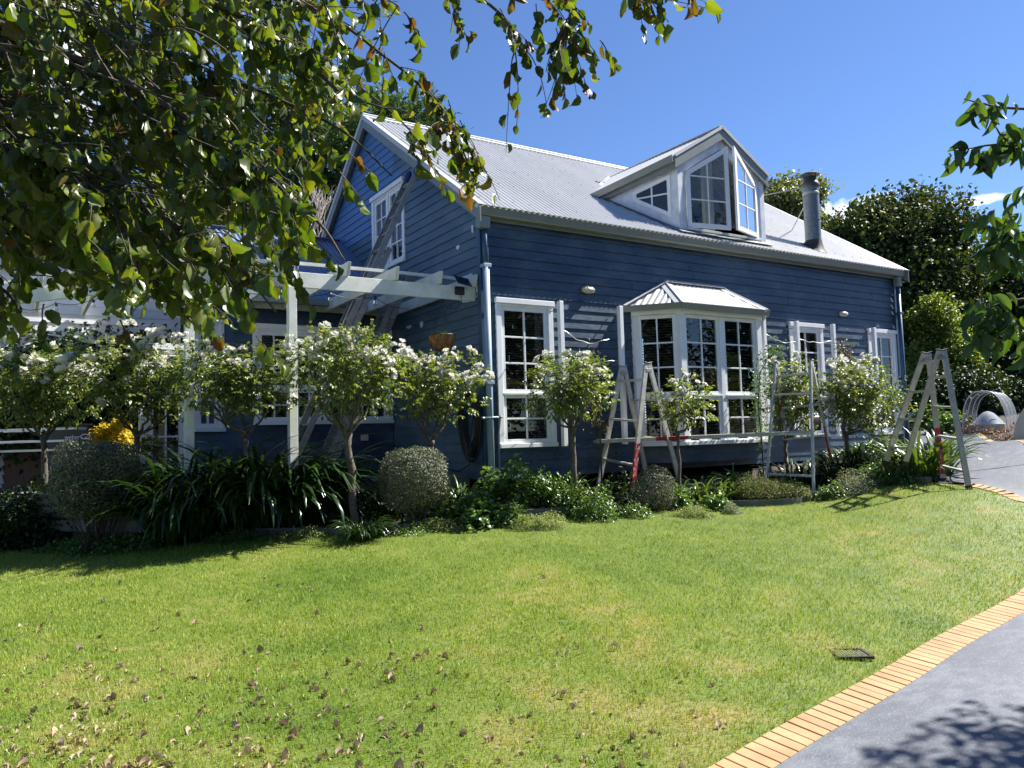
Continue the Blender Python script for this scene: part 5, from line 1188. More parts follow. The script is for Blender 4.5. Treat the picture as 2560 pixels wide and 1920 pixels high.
def scatter(T, P, D, Nrm, S, seed=1, wscale=None):
    """place leaf templates: P base, D direction, Nrm approx normal, S length -> V, [F]"""
    r = np.random.default_rng(seed); n = len(P); D = D/(np.linalg.norm(D, axis=1)[:, None]+1e-9)
    Y_ = np.cross(Nrm, D); Y_ /= np.linalg.norm(Y_, axis=1)[:, None]+1e-9; Z_ = np.cross(D, Y_)
    pick = r.integers(0, len(T), n); Vs, Fs, o = [], [], 0
    for k, (tv, tf_k) in enumerate(T):
        q = np.where(pick == k)[0]
        if not len(q): continue
        s = np.broadcast_to(S, (n,))[q][:, None, None]
        V = P[q][:, None]+s*(tv[None, :, 0:1]*D[q][:, None]+tv[None, :, 1:2]*Y_[q][:, None]+tv[None, :, 2:3]*Z_[q][:, None])
        Vs.append(V.reshape(-1, 3)); Fs.append((np.arange(len(q))[:, None, None]*len(tv)+tf_k[None]).reshape(-1, 4)+o); o += len(q)*len(tv)
    return np.concatenate(Vs), Fs
def rdir(n, r): v = r.normal(size=(n, 3)); return v/np.linalg.norm(v, axis=1)[:, None]
def leafpart(T, name, m, V, Fs, parent=None):
    o = mesh_np(name, V, Fs, m, True); o.data.transform(Matrix.Translation(-T.o.location)); o.parent = parent or T.o; return o
# white rose blossom: cupped petals, three variants sharing meshes
def blossom(seed):
    r = np.random.default_rng(seed); mb = MB()
    for ring, (nn, tilt, ln) in enumerate(((6, .35, .95), (6, .75, .85), (5, 1.1, .65), (4, 1.35, .45))):
        for k in range(nn):
            a = k*2*math.pi/nn+ring*.5+r.uniform(-.2, .2); tv, tf_k = tmpl(4, 3, 1.0, -.35, .22, seed=seed+k, wave=.08, peak=.62); t = tilt+r.uniform(-.15, .15)
            d = np.array([math.cos(a)*math.cos(t), math.sin(a)*math.cos(t), math.sin(t)]); n = np.array([-math.cos(a)*math.sin(t), -math.sin(a)*math.sin(t), math.cos(t)]); y = np.cross(n, d)
            mb.add((tv[:, :1]*d+tv[:, 1:2]*y+tv[:, 2:]*n)*ln*.5, [tf_k])
    return mesh_np('flower', np.concatenate(mb.V), mb.F, M['petal'], True, link=False)
BLOS = [blossom(k*7+3) for k in range(4)]
def curve3(a, b, bend, n=7):
    a, b = np.asarray(a, float), np.asarray(b, float); t = np.linspace(0, 1, n)[:, None]; return a*(1-t)+b*t+4*t*(1-t)*np.asarray(bend, float)
def rose(lb, base, fork, cen, rad, nl, fl_px, depth, limbs=6, thick=.030, seed=0, mat='rose_leaf', sub=6, flsize=.085, dens_top=.35, extra_fl=0):
    """a standard rose: trunk, knobbly limbs, thin canes, leaves and blossoms"""
    r = np.random.default_rng(seed); base, fork, cen, rad = (np.asarray(q, float) for q in (base, fork, cen, rad))
    T = Thing('rose_bush', base, lb, 'rose bush', 'white standard roses along the garden bed'); mb = MB()
    k = 9; t = np.linspace(0, 1, k)[:, None]; P = base*(1-t)+fork*t+r.normal(0, .008, (k, 3)); P[0] = base-ZUP*.05
    mb.tube(P, thick*(1+.25*r.random(k))*np.linspace(1.1, .95, k), 8); mb.tube([fork-ZUP*.06, fork, fork+ZUP*.04], [thick, thick*1.7, thick*.9], 8)
    canes = MB(); tips = []; lp, ld = [], []
    for q in range(limbs):
        a = 2*math.pi*(q+r.uniform(-.3, .3))/limbs; d = np.array([math.cos(a), math.sin(a), 0])
        mid = cen+d*rad*(.55, .55, 1)*r.uniform(.6, 1.0)-ZUP*rad[2]*r.uniform(.35, .8)
        C = curve3(fork, mid, d*.03-ZUP*.05); C += r.normal(0, .012, C.shape); C[0] = fork
        mb.tube(C, np.linspace(thick*.62, thick*.30, len(C)), 6)
        for e in range(sub):
            v = rdir(1, r)[0]; v[2] = abs(v[2])*.8+.15; tip_ = cen+rad*v*r.uniform(.55, 1.05); s0 = C[r.integers(3, len(C))]
            K = curve3(s0, tip_, r.normal(0, .05, 3)+(0, 0, .02), 8); canes.tube(K, np.linspace(.007, .003, 8), 5); tips.append(tip_)
            for u in np.linspace(.30, 1, 9):
                i = u*7; i0 = min(int(i), 6); lp.append(K[i0]+(K[i0+1]-K[i0])*(i-i0)); ld.append(K[i0+1]-K[i0])
    T.part(mb, 'trunk', M['bark'], True)
    # tall shoots break the crown's outline
    SPt, LP2, LD2 = [], [], []
    for q in range(9):
        a = r.uniform(0, 2*math.pi); s0 = cen+rad*np.array([math.cos(a)*r.uniform(.2, .95), math.sin(a)*.5, r.uniform(.2, .7)]); e0 = s0+np.array([r.normal(0, .07), r.normal(0, .05), r.uniform(.12, .34)]); K = curve3(s0, e0, r.normal(0, .02, 3), 6)
        canes.tube(K, np.linspace(.004, .0022, 6), 4); SPt.append(K)
        for u in np.linspace(.15, 1, 6):
            p = K[0]+(K[-1]-K[0])*u
            for e in range(3): LP2.append(p+r.normal(0, .012, 3)); LD2.append(rdir(1, r)[0]+(0, 0, .1))
    T.part(canes, 'canes', M['greenstem'], True)
    # leaves: sprays of leaflets on the canes and through the crown
    ns = int(nl*1.15)//5; lp = np.array(lp); sel = r.integers(0, len(lp), ns); free = r.random(ns) < .55
    v = rdir(ns, r); v = v/((np.abs(v)**3.2).sum(1)**(1/3.2))[:, None]; Pf = cen+v*rad*(r.random(ns)**.40)[:, None]*np.array([1.04, 1, 1])
    SP = np.where(free[:, None], Pf, lp[sel]+r.normal(0, .02, (ns, 3))); SD = rdir(ns, r); SD[:, 2] = SD[:, 2]*.5-.05
    outw = (SP-cen)/rad; SD += outw*.7; SD /= np.linalg.norm(SD, axis=1)[:, None]
    up_ = np.tile(ZUP, (ns, 1))+r.normal(0, .45, (ns, 3)); side = np.cross(up_, SD); side /= np.linalg.norm(side, axis=1)[:, None]
    LP, LD = [], []
    for q, (off, sd_) in enumerate(((.10, 0), (.06, 1), (.06, -1), (.025, 1), (.025, -1))):
        LP.append(SP+SD*off); LD.append(SD+side*sd_*1.2-np.array([0, 0, .25]))
    LP, LD = np.concatenate(LP+[np.array(LP2)]), np.concatenate(LD+[np.array(LD2)]); NN = np.concatenate([np.tile(up_, (5, 1)), ZUP+r.normal(0, .5, (len(LP2), 3))]); S_ = r.uniform(.036, .066, len(LP))
    leafpart(T, 'foliage', M[mat], *scatter(T_ROSE, LP, LD, NN, S_, seed))
    # blossoms
    pts = [at(px, py, depth+r.uniform(-.25, .25)) for px, py in fl_px]
    pts += [K[-1] for K in SPt[:5]]
    for q in range(extra_fl): v = rdir(1, r)[0]; v[2] = abs(v[2])*.9+.1; pts.append(cen+rad*v*r.uniform(.8, 1.08))
    more = []
    for p in pts:
        for e in range(r.integers(1, 4)): more.append(p+r.normal(0, .06, 3)*(1, .6, .7))
    for p in (pts+more)[:96]:
        o = bpy.data.objects.new('flower', BLOS[r.integers(0, 4)]); COL.objects.link(o); o.parent = T.o
        o.location = Vector(tuple(p))-T.o.location; s_ = flsize*1.6*r.uniform(.7, 1.2); o.scale = (s_, s_, s_*r.uniform(.8, 1.1)); o.rotation_euler = (r.uniform(-.9, .9), r.uniform(-.9, .9), r.uniform(0, 6))
    return T
def rosepx(lb, bpx, fpx, box, depth, nl, fl=(), **kw):
    """place a rose by its trunk foot, fork and crown outline at a real distance"""
    f = at(*fpx, depth); b = np.array([f[0], f[1], 0]); b[:2] = at(bpx, fpx[1], depth)[:2]; b[2] = gz(b[0], b[1])
    x0, x1, y0, y1 = box; c = at((x0+x1)/2, (y0+y1)/2, depth); sx = (x1-x0)/2/FPX*depth; sz = (y1-y0)/2/FPX*depth
    return rose(lb, b, f, c, (sx, min(sx, .42), sz), nl, fl, depth, **kw)
rosepx('leftmost white rose bush, at the edge of the photo by the white rails', 115, (112, 1090), (-40, 230, 880, 1060), 9.9, 3600, [(30, 955), (60, 905), (85, 897), (120, 925), (135, 930), (150, 895), (160, 915), (200, 930), (215, 915), (-10, 930), (125, 965), (15, 890)], seed=1, extra_fl=14, flsize=.10)
rosepx('white rose bush rising above the square clipped shrub and yellow bush', 345, (343, 1085), (180, 520, 850, 1050), 9.7, 3600, [(317, 813), (345, 868), (380, 845), (400, 855), (405, 825), (440, 840), (450, 840), (330, 845), (258, 1010), (455, 983), (255, 960), (275, 890), (410, 900), (425, 920), (300, 900), (330, 955), (385, 900), (225, 905), (245, 930)], seed=2, extra_fl=12, flsize=.10)
rosepx('white rose bush with a knobbly trunk behind the big strappy clump', 615, (612, 1085), (425, 755, 868, 1035), 9.4, 3000, [(480, 888), (490, 905), (610, 915), (612, 932), (590, 910), (720, 855), (730, 875), (715, 890), (700, 900), (550, 950), (585, 990), (640, 960), (655, 940), (725, 910), (738, 1000), (560, 900), (520, 880)], seed=3, extra_fl=14)
rosepx('white rose bush with the thickest bloom, in front of the two ladders', 885, (868, 1085), (705, 1010, 825, 1030), 9.15, 3200, [(817, 830), (865, 828), (862, 838), (880, 875), (797, 848), (820, 860), (805, 870), (830, 880), (860, 880), (900, 895), (940, 890), (955, 898), (915, 905), (985, 862), (1005, 868), (925, 880), (770, 880), (780, 900), (800, 895), (840, 905), (905, 930), (970, 930), (850, 960), (760, 870), (775, 855), (890, 890), (820, 935), (960, 880)], seed=4, extra_fl=14, thick=.040, limbs=7)
rosepx('white rose bush just left of the house corner, behind the round clipped shrub', 1080, (1078, 1105), (955, 1215, 890, 1050), 10.1, 2400, [(1020, 895), (1035, 900), (1060, 905), (1045, 915), (1010, 890), (1025, 880), (1132, 888), (1115, 892), (1105, 898), (1215, 946), (1195, 916), (1110, 935), (1125, 935), (1163, 950), (1186, 957), (1095, 915), (1100, 930), (1070, 925), (990, 905), (1180, 950), (1140, 945)], seed=5, extra_fl=6, limbs=6)
rosepx('white rose bush in front of the first tall window and trellis post', 1432, (1432, 1072), (1320, 1525, 895, 1045), 10.2, 2600, [(1345, 897), (1380, 895), (1352, 930), (1348, 942), (1335, 965), (1400, 935), (1420, 955), (1455, 913), (1470, 918), (1505, 930), (1510, 945), (1520, 998), (1465, 900), (1440, 940), (1417, 885)], seed=6, extra_fl=3)
rosepx('small sparse rose with yellowing leaves in front of the bay window', 1694, (1694, 1082), (1640, 1775, 960, 1060), 10.75, 800, [(1696, 968), (1662, 994), (1658, 1002), (1702, 980)], seed=7, limbs=4, thick=.020, sub=4, flsize=.075)
rosepx('tall white rose between the two right windows beside the right trestle', 2118, (2115, 1085), (2045, 2235, 900, 1075), 12.0, 3600, [(2080, 918), (2090, 920), (2105, 914), (2110, 918), (2135, 923), (2150, 926), (2165, 930), (2137, 947), (2118, 955), (2095, 966), (2065, 1003), (2075, 998), (2098, 1013), (2120, 972), (2175, 955), (2085, 965), (2170, 950), (2150, 960), (2160, 925)], seed=8, limbs=7, thick=.026, flsize=.095)
rosepx('bushy rose behind the middle trestle, at the right shoulder of the bay', 1965, (1962, 1100), (1905, 2060, 905, 1075), 12.3, 2400, [(2004, 988), (1999, 1000), (1985, 1008), (2020, 1005), (1975, 1010), (2035, 995)], seed=9, limbs=6, thick=.022)
def climber(lb, pxs, depth, n, mat, name='climbing_shrub', spread=.10, seed=0, size=(.03, .055), catg='shrub', T_=None):
    r = np.random.default_rng(seed); pts = np.array([at(px, py, d) for px, py, d in pxs]); T = Thing(name, (pts[0][0], pts[0][1], gz(pts[0][0], pts[0][1])), lb, catg)
    mb = MB(); mb.tube(np.vstack([[pts[0][0], pts[0][1], gz(*pts[0][:2])], pts]), np.linspace(.014, .005, len(pts)+1), 6); T.part(mb, 'stem', M['bark_dark'], True)
    t = r.uniform(0, len(pts)-1, n); i = np.minimum(t.astype(int), len(pts)-2); P = pts[i]+(pts[i+1]-pts[i])*(t-i)[:, None]+r.normal(0, spread, (n, 3))*(1, .6, 1)
    leafpart(T, 'foliage', M[mat], *scatter(T_ or T_ROSE, P, rdir(n, r)+(0, 0, -.1), np.tile(ZUP, (n, 1))+r.normal(0, .6, (n, 3)), r.uniform(*size, n), seed)); return T
climber('dark leafed climber with browning tips on the wall behind the rose at the first post', [(1500, 1080, 10.9), (1480, 1000, 10.9), (1478, 930, 10.8), (1470, 895, 10.8)], 0, 420, 'rose_leaf_red', seed=21)
climber('arching green climber beside the right shoulder of the bay window', [(1905, 1110, 12.7), (1895, 1010, 12.7), (1900, 930, 12.7), (1925, 890, 12.6), (1955, 870, 12.5)], 0, 700, 'broad_leaf', seed=22)
climber('reddish tipped climber against the wall between the two right windows', [(2110, 1060, 13.2), (2095, 960, 13.2), (2112, 890, 13.2), (2105, 865, 13.2)], 0, 620, 'rose_leaf_red', seed=23)
climber('red and green leafed shrub in front of the right end window', [(2215, 1120, 12.2), (2200, 1060, 12.2), (2225, 1010, 12.2), (2235, 980, 12.2), (2250, 1025, 12.1)], 0, 900, 'rose_leaf', spread=.14, seed=24)
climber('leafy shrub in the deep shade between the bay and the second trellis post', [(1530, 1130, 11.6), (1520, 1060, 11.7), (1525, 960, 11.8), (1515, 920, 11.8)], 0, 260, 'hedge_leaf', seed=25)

# ---- clipped shrubs
def clipped(lb, cpx, depth, rad, n, mat, square=0., seed=0, size=(.014, .026), name='clipped_shrub', skirt=True):
    r = np.random.default_rng(seed); c = at(*cpx, depth); rad = np.asarray(rad, float); g = gz(c[0], c[1]); T = Thing(name, (c[0], c[1], g), lb, 'shrub', 'clipped grey green shrubs in the bed')
    v = rdir(n, r); q = 2+square*4; v = v/((np.abs(v)**q).sum(1)**(1/q))[:, None]
    bumpy = 1+.05*np.sin(v[:, 0]*3+v[:, 2]*4+seed*2)+.035*np.sin(v[:, 0]*7+seed)*np.sin(v[:, 2]*6+1)+.03*np.sin(v[:, 1]*11)
    P = c+v*rad*(bumpy*(1-.34*r.random(n)**1.6)+r.normal(0, .018, n))[:, None]; P = P[P[:, 2] > g+.02]; n = len(P); v = (P-c)/rad
    D = v*.45+rdir(n, r)*.8+(0, 0, .15); leafpart(T, 'foliage', M[mat], *scatter(T_SMALL, P, D, v*1.3+rdir(n, r)*.45, r.uniform(*size, n), seed))
    mb = MB()
    for k in range(46):
        w = rdir(1, r)[0]; w[2] = abs(w[2])*.9-.35; mb.tube(curve3((c[0]+r.normal(0, .05), c[1]+r.normal(0, .05), g-.02), c+w*rad*.88, r.normal(0, .06, 3), 6), np.linspace(.008, .003, 6), 4)
    T.part(mb, 'branches', M['bark_dark'], True)
    return T
clipped('square clipped grey green shrub at left in front of the yellow bush', (242, 1196), 9.0, (.44, .40, .40), 21000, 'box_leaf', 1.0, 31, (.018, .034))
clipped('round clipped grey green shrub left of the house corner', (1036, 1198), 9.35, (.40, .38, .38), 16000, 'box_leaf', .12, 32, (.018, .032))
clipped('small silvery round shrub behind the left trestle legs', (1634, 1226), 10.3, (.29, .27, .31), 8000, 'box_leaf', 0., 33, (.012, .022))

# ---- strappy clumps
def strappy(lb, cpx, n, length, width, mat, depth=None, spread=.25, seed=0, arch=1.0, name='strappy_clump', grp='strap leaved clumps in the garden bed', up=.9, seg=7):
    r = np.random.default_rng(seed); b = ground(*cpx) if depth is None else at(*cpx, depth); b = np.array([b[0], b[1], gz(b[0], b[1])])
    T = Thing(name, b, lb, 'plant', grp); Vs, F0 = [], []; sp = (spread, spread) if np.isscalar(spread) else spread
    e1 = np.array([CR[0], CR[1], 0]); e1 /= np.linalg.norm(e1); e2 = np.array([-e1[1], e1[0], 0])
    for k in range(n):
        rr_ = math.sqrt(r.random()); a0 = r.uniform(0, 2*math.pi); o = b+e1*math.cos(a0)*rr_*sp[0]+e2*math.sin(a0)*rr_*sp[1]; o[2] = gz(o[0], o[1])-.01
        az = a0+r.normal(0, .8); out_d = e1*math.cos(az)+e2*math.sin(az); L = length*r.uniform(.6, 1.15); w = width*r.uniform(.7, 1.2); el0 = R(r.uniform(58, 88))*up; drop = arch*r.uniform(.9, 2.0)
        t = np.linspace(0, 1, seg+1); el_ = el0-drop*t**1.6; st = L/seg; P = [o]
        for q in range(seg): P.append(P[-1]+(out_d*math.cos(el_[q])+ZUP*math.sin(el_[q]))*st)
        P = np.array(P); sd_ = np.cross(out_d, ZUP); tw = r.normal(0, .35); wd = w*np.array([.7]+[1.]*(seg-2)+[.75, .08])[:seg+1]/2
        s2 = sd_*math.cos(tw)+ZUP*math.sin(tw)*.6; nrm_ = np.cross(np.gradient(P, axis=0), s2); nrm_ /= np.linalg.norm(nrm_, axis=1)[:, None]+1e-9
        Vs.append(np.stack([P-s2*wd[:, None], P-nrm_*wd[:, None]*.35, P+s2*wd[:, None]], 1).reshape(-1, 3))
    V = np.concatenate(Vs); m = (seg+1)*3; i = np.arange(seg); base_f = np.concatenate([np.stack([i*3+c_, i*3+c_+1, i*3+c_+4, i*3+c_+3], -1) for c_ in (0, 1)])
    F = (np.arange(n)[:, None, None]*m+base_f[None]).reshape(-1, 4); leafpart(T, 'leaves', M[mat], V, [F]); return T
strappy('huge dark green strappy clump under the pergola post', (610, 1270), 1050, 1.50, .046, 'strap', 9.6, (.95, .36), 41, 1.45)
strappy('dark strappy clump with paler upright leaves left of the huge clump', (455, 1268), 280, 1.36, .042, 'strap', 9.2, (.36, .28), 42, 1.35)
strappy('small narrow leaved clump spilling over the lawn edge', (905, 1330), 210, .42, .014, 'strap', 8.65, (.12, .10), 43, 1.5)
strappy('strappy clump between the round shrub and the house corner', (1150, 1235), 90, .55, .026, 'strap_light', 10.0, (.25, .2), 44, 1.2)
strappy('thin leaved clump at the foot of the first trellis post rose', (1400, 1225), 110, .60, .018, 'strap', 10.1, (.25, .2), 45, .9)
strappy('arching light leaves left of the left trestle', (1500, 1235), 46, .55, .028, 'strap_light', 10.3, (.25, .18), 46, 1.4)
strappy('strappy leaves under the bay window sill', (1760, 1215), 130, .50, .030, 'strap_light', 11.0, (.55, .2), 47, 1.3)
strappy('strappy leaves under the right corner of the bay window', (1890, 1200), 120, .50, .032, 'strap_light', 11.5, (.45, .22), 48, 1.2)
strappy('strappy leaves behind the middle trestle', (2000, 1190), 150, .58, .032, 'strap', 11.9, (.45, .3), 49, 1.2)
strappy('narrow pale leaves at the foot of the middle trestle', (2045, 1235), 70, .40, .016, 'strap_light', 11.0, (.18, .15), 50, 1.5)
strappy('strappy leaves under the tall right rose', (2120, 1190), 120, .50, .030, 'strap', 12.0, (.4, .25), 51, 1.2)
strappy('bright green strappy clump at the house end beside the right trestle', (2318, 1190), 210, .78, .038, 'strap_light', 11.4, (.32, .28), 52, .95)
strappy('fine arching leaves left of the bright clump at the house end', (2215, 1190), 90, .45, .018, 'strap_light', 11.4, (.3, .2), 53, 1.6)
strappy('broad leaved clump at the far left edge of the bed', (30, 1200), 90, .55, .050, 'strap', 9.6, (.35, .3), 54, .9)
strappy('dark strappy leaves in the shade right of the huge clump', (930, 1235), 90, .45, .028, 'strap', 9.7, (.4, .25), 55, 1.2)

# ---- leafy garden plants and mounds
def mound(lb, cpx, rad, n, mat, depth=None, size=(.03, .07), T_=None, seed=0, name='garden_plant', lift=.0, grp=None, droop=.1, catg='plant', stems=14, flat=.35):
    r = np.random.default_rng(seed); b = ground(*cpx) if depth is None else at(*cpx, depth); g = gz(b[0], b[1]); b = np.array([b[0], b[1], g]); rad = np.asarray(rad, float)
    e1 = unit(np.array([CR[0], CR[1], 0])); e2 = np.array([-e1[1], e1[0], 0]); T = Thing(name, b, lb, catg, grp)
    v = rdir(n, r); v[:, 2] = np.abs(v[:, 2]); k = (r.random(n)**.4)*(1+.16*np.sin(v[:, 0]*5+seed)+.12*np.sin(v[:, 1]*7+2*seed))
    loc = v*k[:, None]*rad; P = b+loc[:, :1]*e1+loc[:, 1:2]*e2+loc[:, 2:]*ZUP; P[:, 2] += terrain(P[:, 0], P[:, 1])-g+lift
    vw = v[:, :1]*e1+v[:, 1:2]*e2+v[:, 2:]*ZUP; D = vw*.7+rdir(n, r)*.8-(0, 0, droop)
    leafpart(T, 'foliage', M[mat], *scatter(T_ or T_ROSE, P, D, np.tile(ZUP, (n, 1))*1.0+vw*flat+rdir(n, r)*.5, r.uniform(*size, n), seed))
    mb = MB()
    for q in range(stems): w = P[r.integers(0, n)]; mb.tube(curve3(b+e1*r.normal(0, rad[0]*.35)+e2*r.normal(0, rad[1]*.3)-(0, 0, .02), w, r.normal(0, .03, 3), 5), .0035, 4)
    T.part(mb, 'stems', M['greenstem']); return T
mound('low leafy ground cover at the lawn edge left of the narrow leaved clump', (290, 1325), (.62, .30, .20), 1500, 'broad_leaf', 8.95, (.03, .055), seed=61)
mound('dark leafy mass filling the left end of the bed', (60, 1300), (.75, .40, .85), 3600, 'hedge_leaf', 9.6, (.04, .07), seed=62)
mound('pale low ground cover on the edging below the huge clump', (760, 1318), (.40, .16, .10), 1200, 'pale_leaf', 8.95, (.016, .03), seed=63, T_=T_SMALL)
mound('lobed leafy plant right of the round clipped shrub at the lawn edge', (1185, 1290), (.38, .30, .36), 620, 'broad_leaf', 9.4, (.05, .085), T_LOBE, 64)
mound('tall leafy plant below the first tall window', (1300, 1235), (.42, .30, .55), 800, 'broad_leaf', 10.1, (.05, .095), T_LOBE, 65)
mound('lobed dark leafy plant under the house corner downpipe', (1240, 1225), (.30, .25, .42), 420, 'broad_leaf', 10.3, (.05, .085), T_LOBE, 66)
mound('leafy plant with white buds right of the first window sill', (1390, 1235), (.38, .28, .46), 700, 'broad_leaf', 10.2, (.035, .07), T_ROSE, 67)
mound('pale flowering edging mound on the lawn edge below the first window', (1350, 1288), (.34, .20, .18), 3600, 'pale_leaf', 9.25, (.012, .022), T_SMALL, 68)
mound('bushy green herb at the lawn edge left of the left trestle', (1490, 1268), (.30, .24, .34), 1500, 'broad_leaf', 9.7, (.022, .045), T_ROSE, 69)
mound('low yellow green mound right of the left trestle foot', (1735, 1272), (.30, .18, .13), 3000, 'pale_leaf', 9.9, (.012, .022), T_SMALL, 70)
mound('small grey green tuft at the left end of the hollow mound', (1830, 1268), (.13, .12, .13), 1400, 'grey_leaf', 10.1, (.010, .02), T_SMALL, 71)
mound('wide mossy green mound hanging over a dark hollow at the lawn edge', (1910, 1225), (.58, .32, .26), 8500, 'moss_leaf', 10.9, (.012, .024), T_SMALL, 72, lift=.10)
mound('silver grey herb at the lawn edge right of the middle trestle', (2135, 1225), (.28, .24, .34), 3200, 'grey_leaf', 11.0, (.014, .026), T_SMALL, 73)
mound('leafy green plants at the lawn edge below the right end window', (2230, 1215), (.50, .30, .34), 1500, 'broad_leaf', 11.3, (.03, .06), T_ROSE, 74)
mound('leafy plants against the wall below the tall right rose', (2160, 1165), (.55, .25, .32), 1000, 'broad_leaf', 12.3, (.04, .07), T_ROSE, 75)
mound('low leafy plant with broad leaves right of the small rose', (1790, 1262), (.22, .18, .22), 260, 'broad_leaf', 10.4, (.04, .075), T_LOBE, 76)
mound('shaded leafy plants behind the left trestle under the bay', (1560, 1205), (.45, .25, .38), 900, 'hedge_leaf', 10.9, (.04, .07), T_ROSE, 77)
mound('dark ferny plants between the huge clump and the round shrub', (950, 1240), (.35, .3, .35), 900, 'hedge_leaf', 9.9, (.03, .06), T_ROSE, 78)
mound('leafy weeds under the round clipped shrub', (1050, 1290), (.30, .2, .14), 700, 'broad_leaf', 9.2, (.02, .04), T_ROSE, 79)
mound('leafy plants in the shade left of the square clipped shrub', (120, 1245), (.38, .3, .62), 1300, 'hedge_leaf', 9.7, (.04, .08), T_LOBE, 80)
mound('leafy lobed plant in the middle of the bed left of the first rose trunk', (1100, 1262), (.34, .28, .36), 620, 'broad_leaf', 9.65, (.045, .08), T_LOBE, 141)
mound('dense leafy plant in front of the first trellis post', (1430, 1255), (.36, .26, .36), 900, 'broad_leaf', 9.95, (.03, .06), T_ROSE, 142)
mound('leafy plant at the lawn edge below the corner downpipe', (1255, 1290), (.30, .22, .26), 700, 'broad_leaf', 9.45, (.035, .065), T_LOBE, 143)
mound('small green plants at the foot of the left trestle front leg', (1575, 1272), (.30, .2, .16), 700, 'broad_leaf', 9.85, (.025, .045), T_ROSE, 144)
mound('green leafy plant between the silvery shrub and the low mound', (1690, 1235), (.28, .22, .26), 520, 'broad_leaf', 10.5, (.035, .065), T_LOBE, 145)
mound('low dark ground cover under the square clipped shrub', (215, 1320), (.55, .25, .16), 1300, 'broad_leaf', 9.15, (.03, .05), T_ROSE, 146)
mound('low ground cover below the huge clump at the edging', (600, 1330), (.55, .15, .12), 1300, 'broad_leaf', 8.95, (.02, .04), T_ROSE, 147)
mound('leafy ground cover on the edging right of the narrow leaved clump', (985, 1318), (.34, .16, .12), 900, 'broad_leaf', 8.95, (.018, .036), T_ROSE, 148)
mound('pale small leafed mound right of the round clipped shrub foot', (1110, 1300), (.25, .16, .14), 1300, 'pale_leaf', 9.15, (.014, .028), T_SMALL, 149)
mound('leafy green plants between the silver herb and the bright clump', (2265, 1205), (.32, .22, .22), 800, 'broad_leaf', 11.2, (.025, .05), T_ROSE, 150)
mound('low leafy plants right of the wide mossy mound', (2080, 1235), (.22, .18, .22), 500, 'broad_leaf', 10.9, (.03, .05), T_ROSE, 151)
mound('green plants behind the wide mossy mound', (1860, 1200), (.60, .25, .30), 900, 'broad_leaf', 11.3, (.03, .06), T_ROSE, 152)
yb_ = mound('bright yellow leafed bush behind the square clipped shrub', (285, 1120), (.26, .22, .50), 1500, 'yellow_leaf', 10.3, (.04, .08), T_ROSE, 81, name='yellow_bush', catg='bush', lift=1.0)
mound('spray of lime green leaves beside the brown timber screen', (372, 1100), (.20, .16, .20), 170, 'strap_light', 10.6, (.05, .09), T_ROSE, 82, lift=1.0)
r_ = np.random.default_rng(5); n = 420; v = rdir(n, r_); v[:, 2] = abs(v[:, 2]); P = POT+v*(.15, .15, .16)*(r_.random(n)**.4)[:, None]
leafpart(pot, 'plant', M['box_leaf'], *scatter(T_SMALL, P, v+rdir(n, r_)*.6, v+rdir(n, r_), r_.uniform(.02, .04, n)))
n = 130; v = rdir(n, r_); v[:, 2] = abs(v[:, 2])*.5; P = c0+v*(.16, .16, .06)
leafpart(hb, 'dry_plant', M['pale_leaf'], *scatter(T_ROSE, P, v+rdir(n, r_)*.7, v+rdir(n, r_), r_.uniform(.03, .05, n)))
# vegetable plants on the far side of the driveway
for k, (px, py, d, rd, mt, nn, lb) in enumerate(((2320, 1058, 18.8, (.55, .4, .55), 'ygshrub_leaf', 420, 'large leafed vegetable plants beyond the driveway left of the tall trestle'), (2375, 1064, 17.8, (.5, .4, .45), 'broad_leaf', 420, 'leafy vegetables beyond the driveway seen through the tall trestle'), (2420, 1073, 17.0, (.28, .25, .42), 'red_leaf', 260, 'reddish leafed plant beside the hoop tunnel'), (2480, 1085, 15.9, (.2, .2, .26), 'red_leaf', 130, 'thin reddish seedling in front of the raised bed'), (2525, 1092, 15.0, (.25, .2, .3), 'red_leaf', 200, 'reddish seedling beside the crop cover at the right edge'))):
    mound(lb, (px, py), rd, nn, mt, d, (.07, .14) if k < 2 else (.03, .06), T_LOBE if k < 2 else T_ROSE, 90+k, name='vegetable_plant')

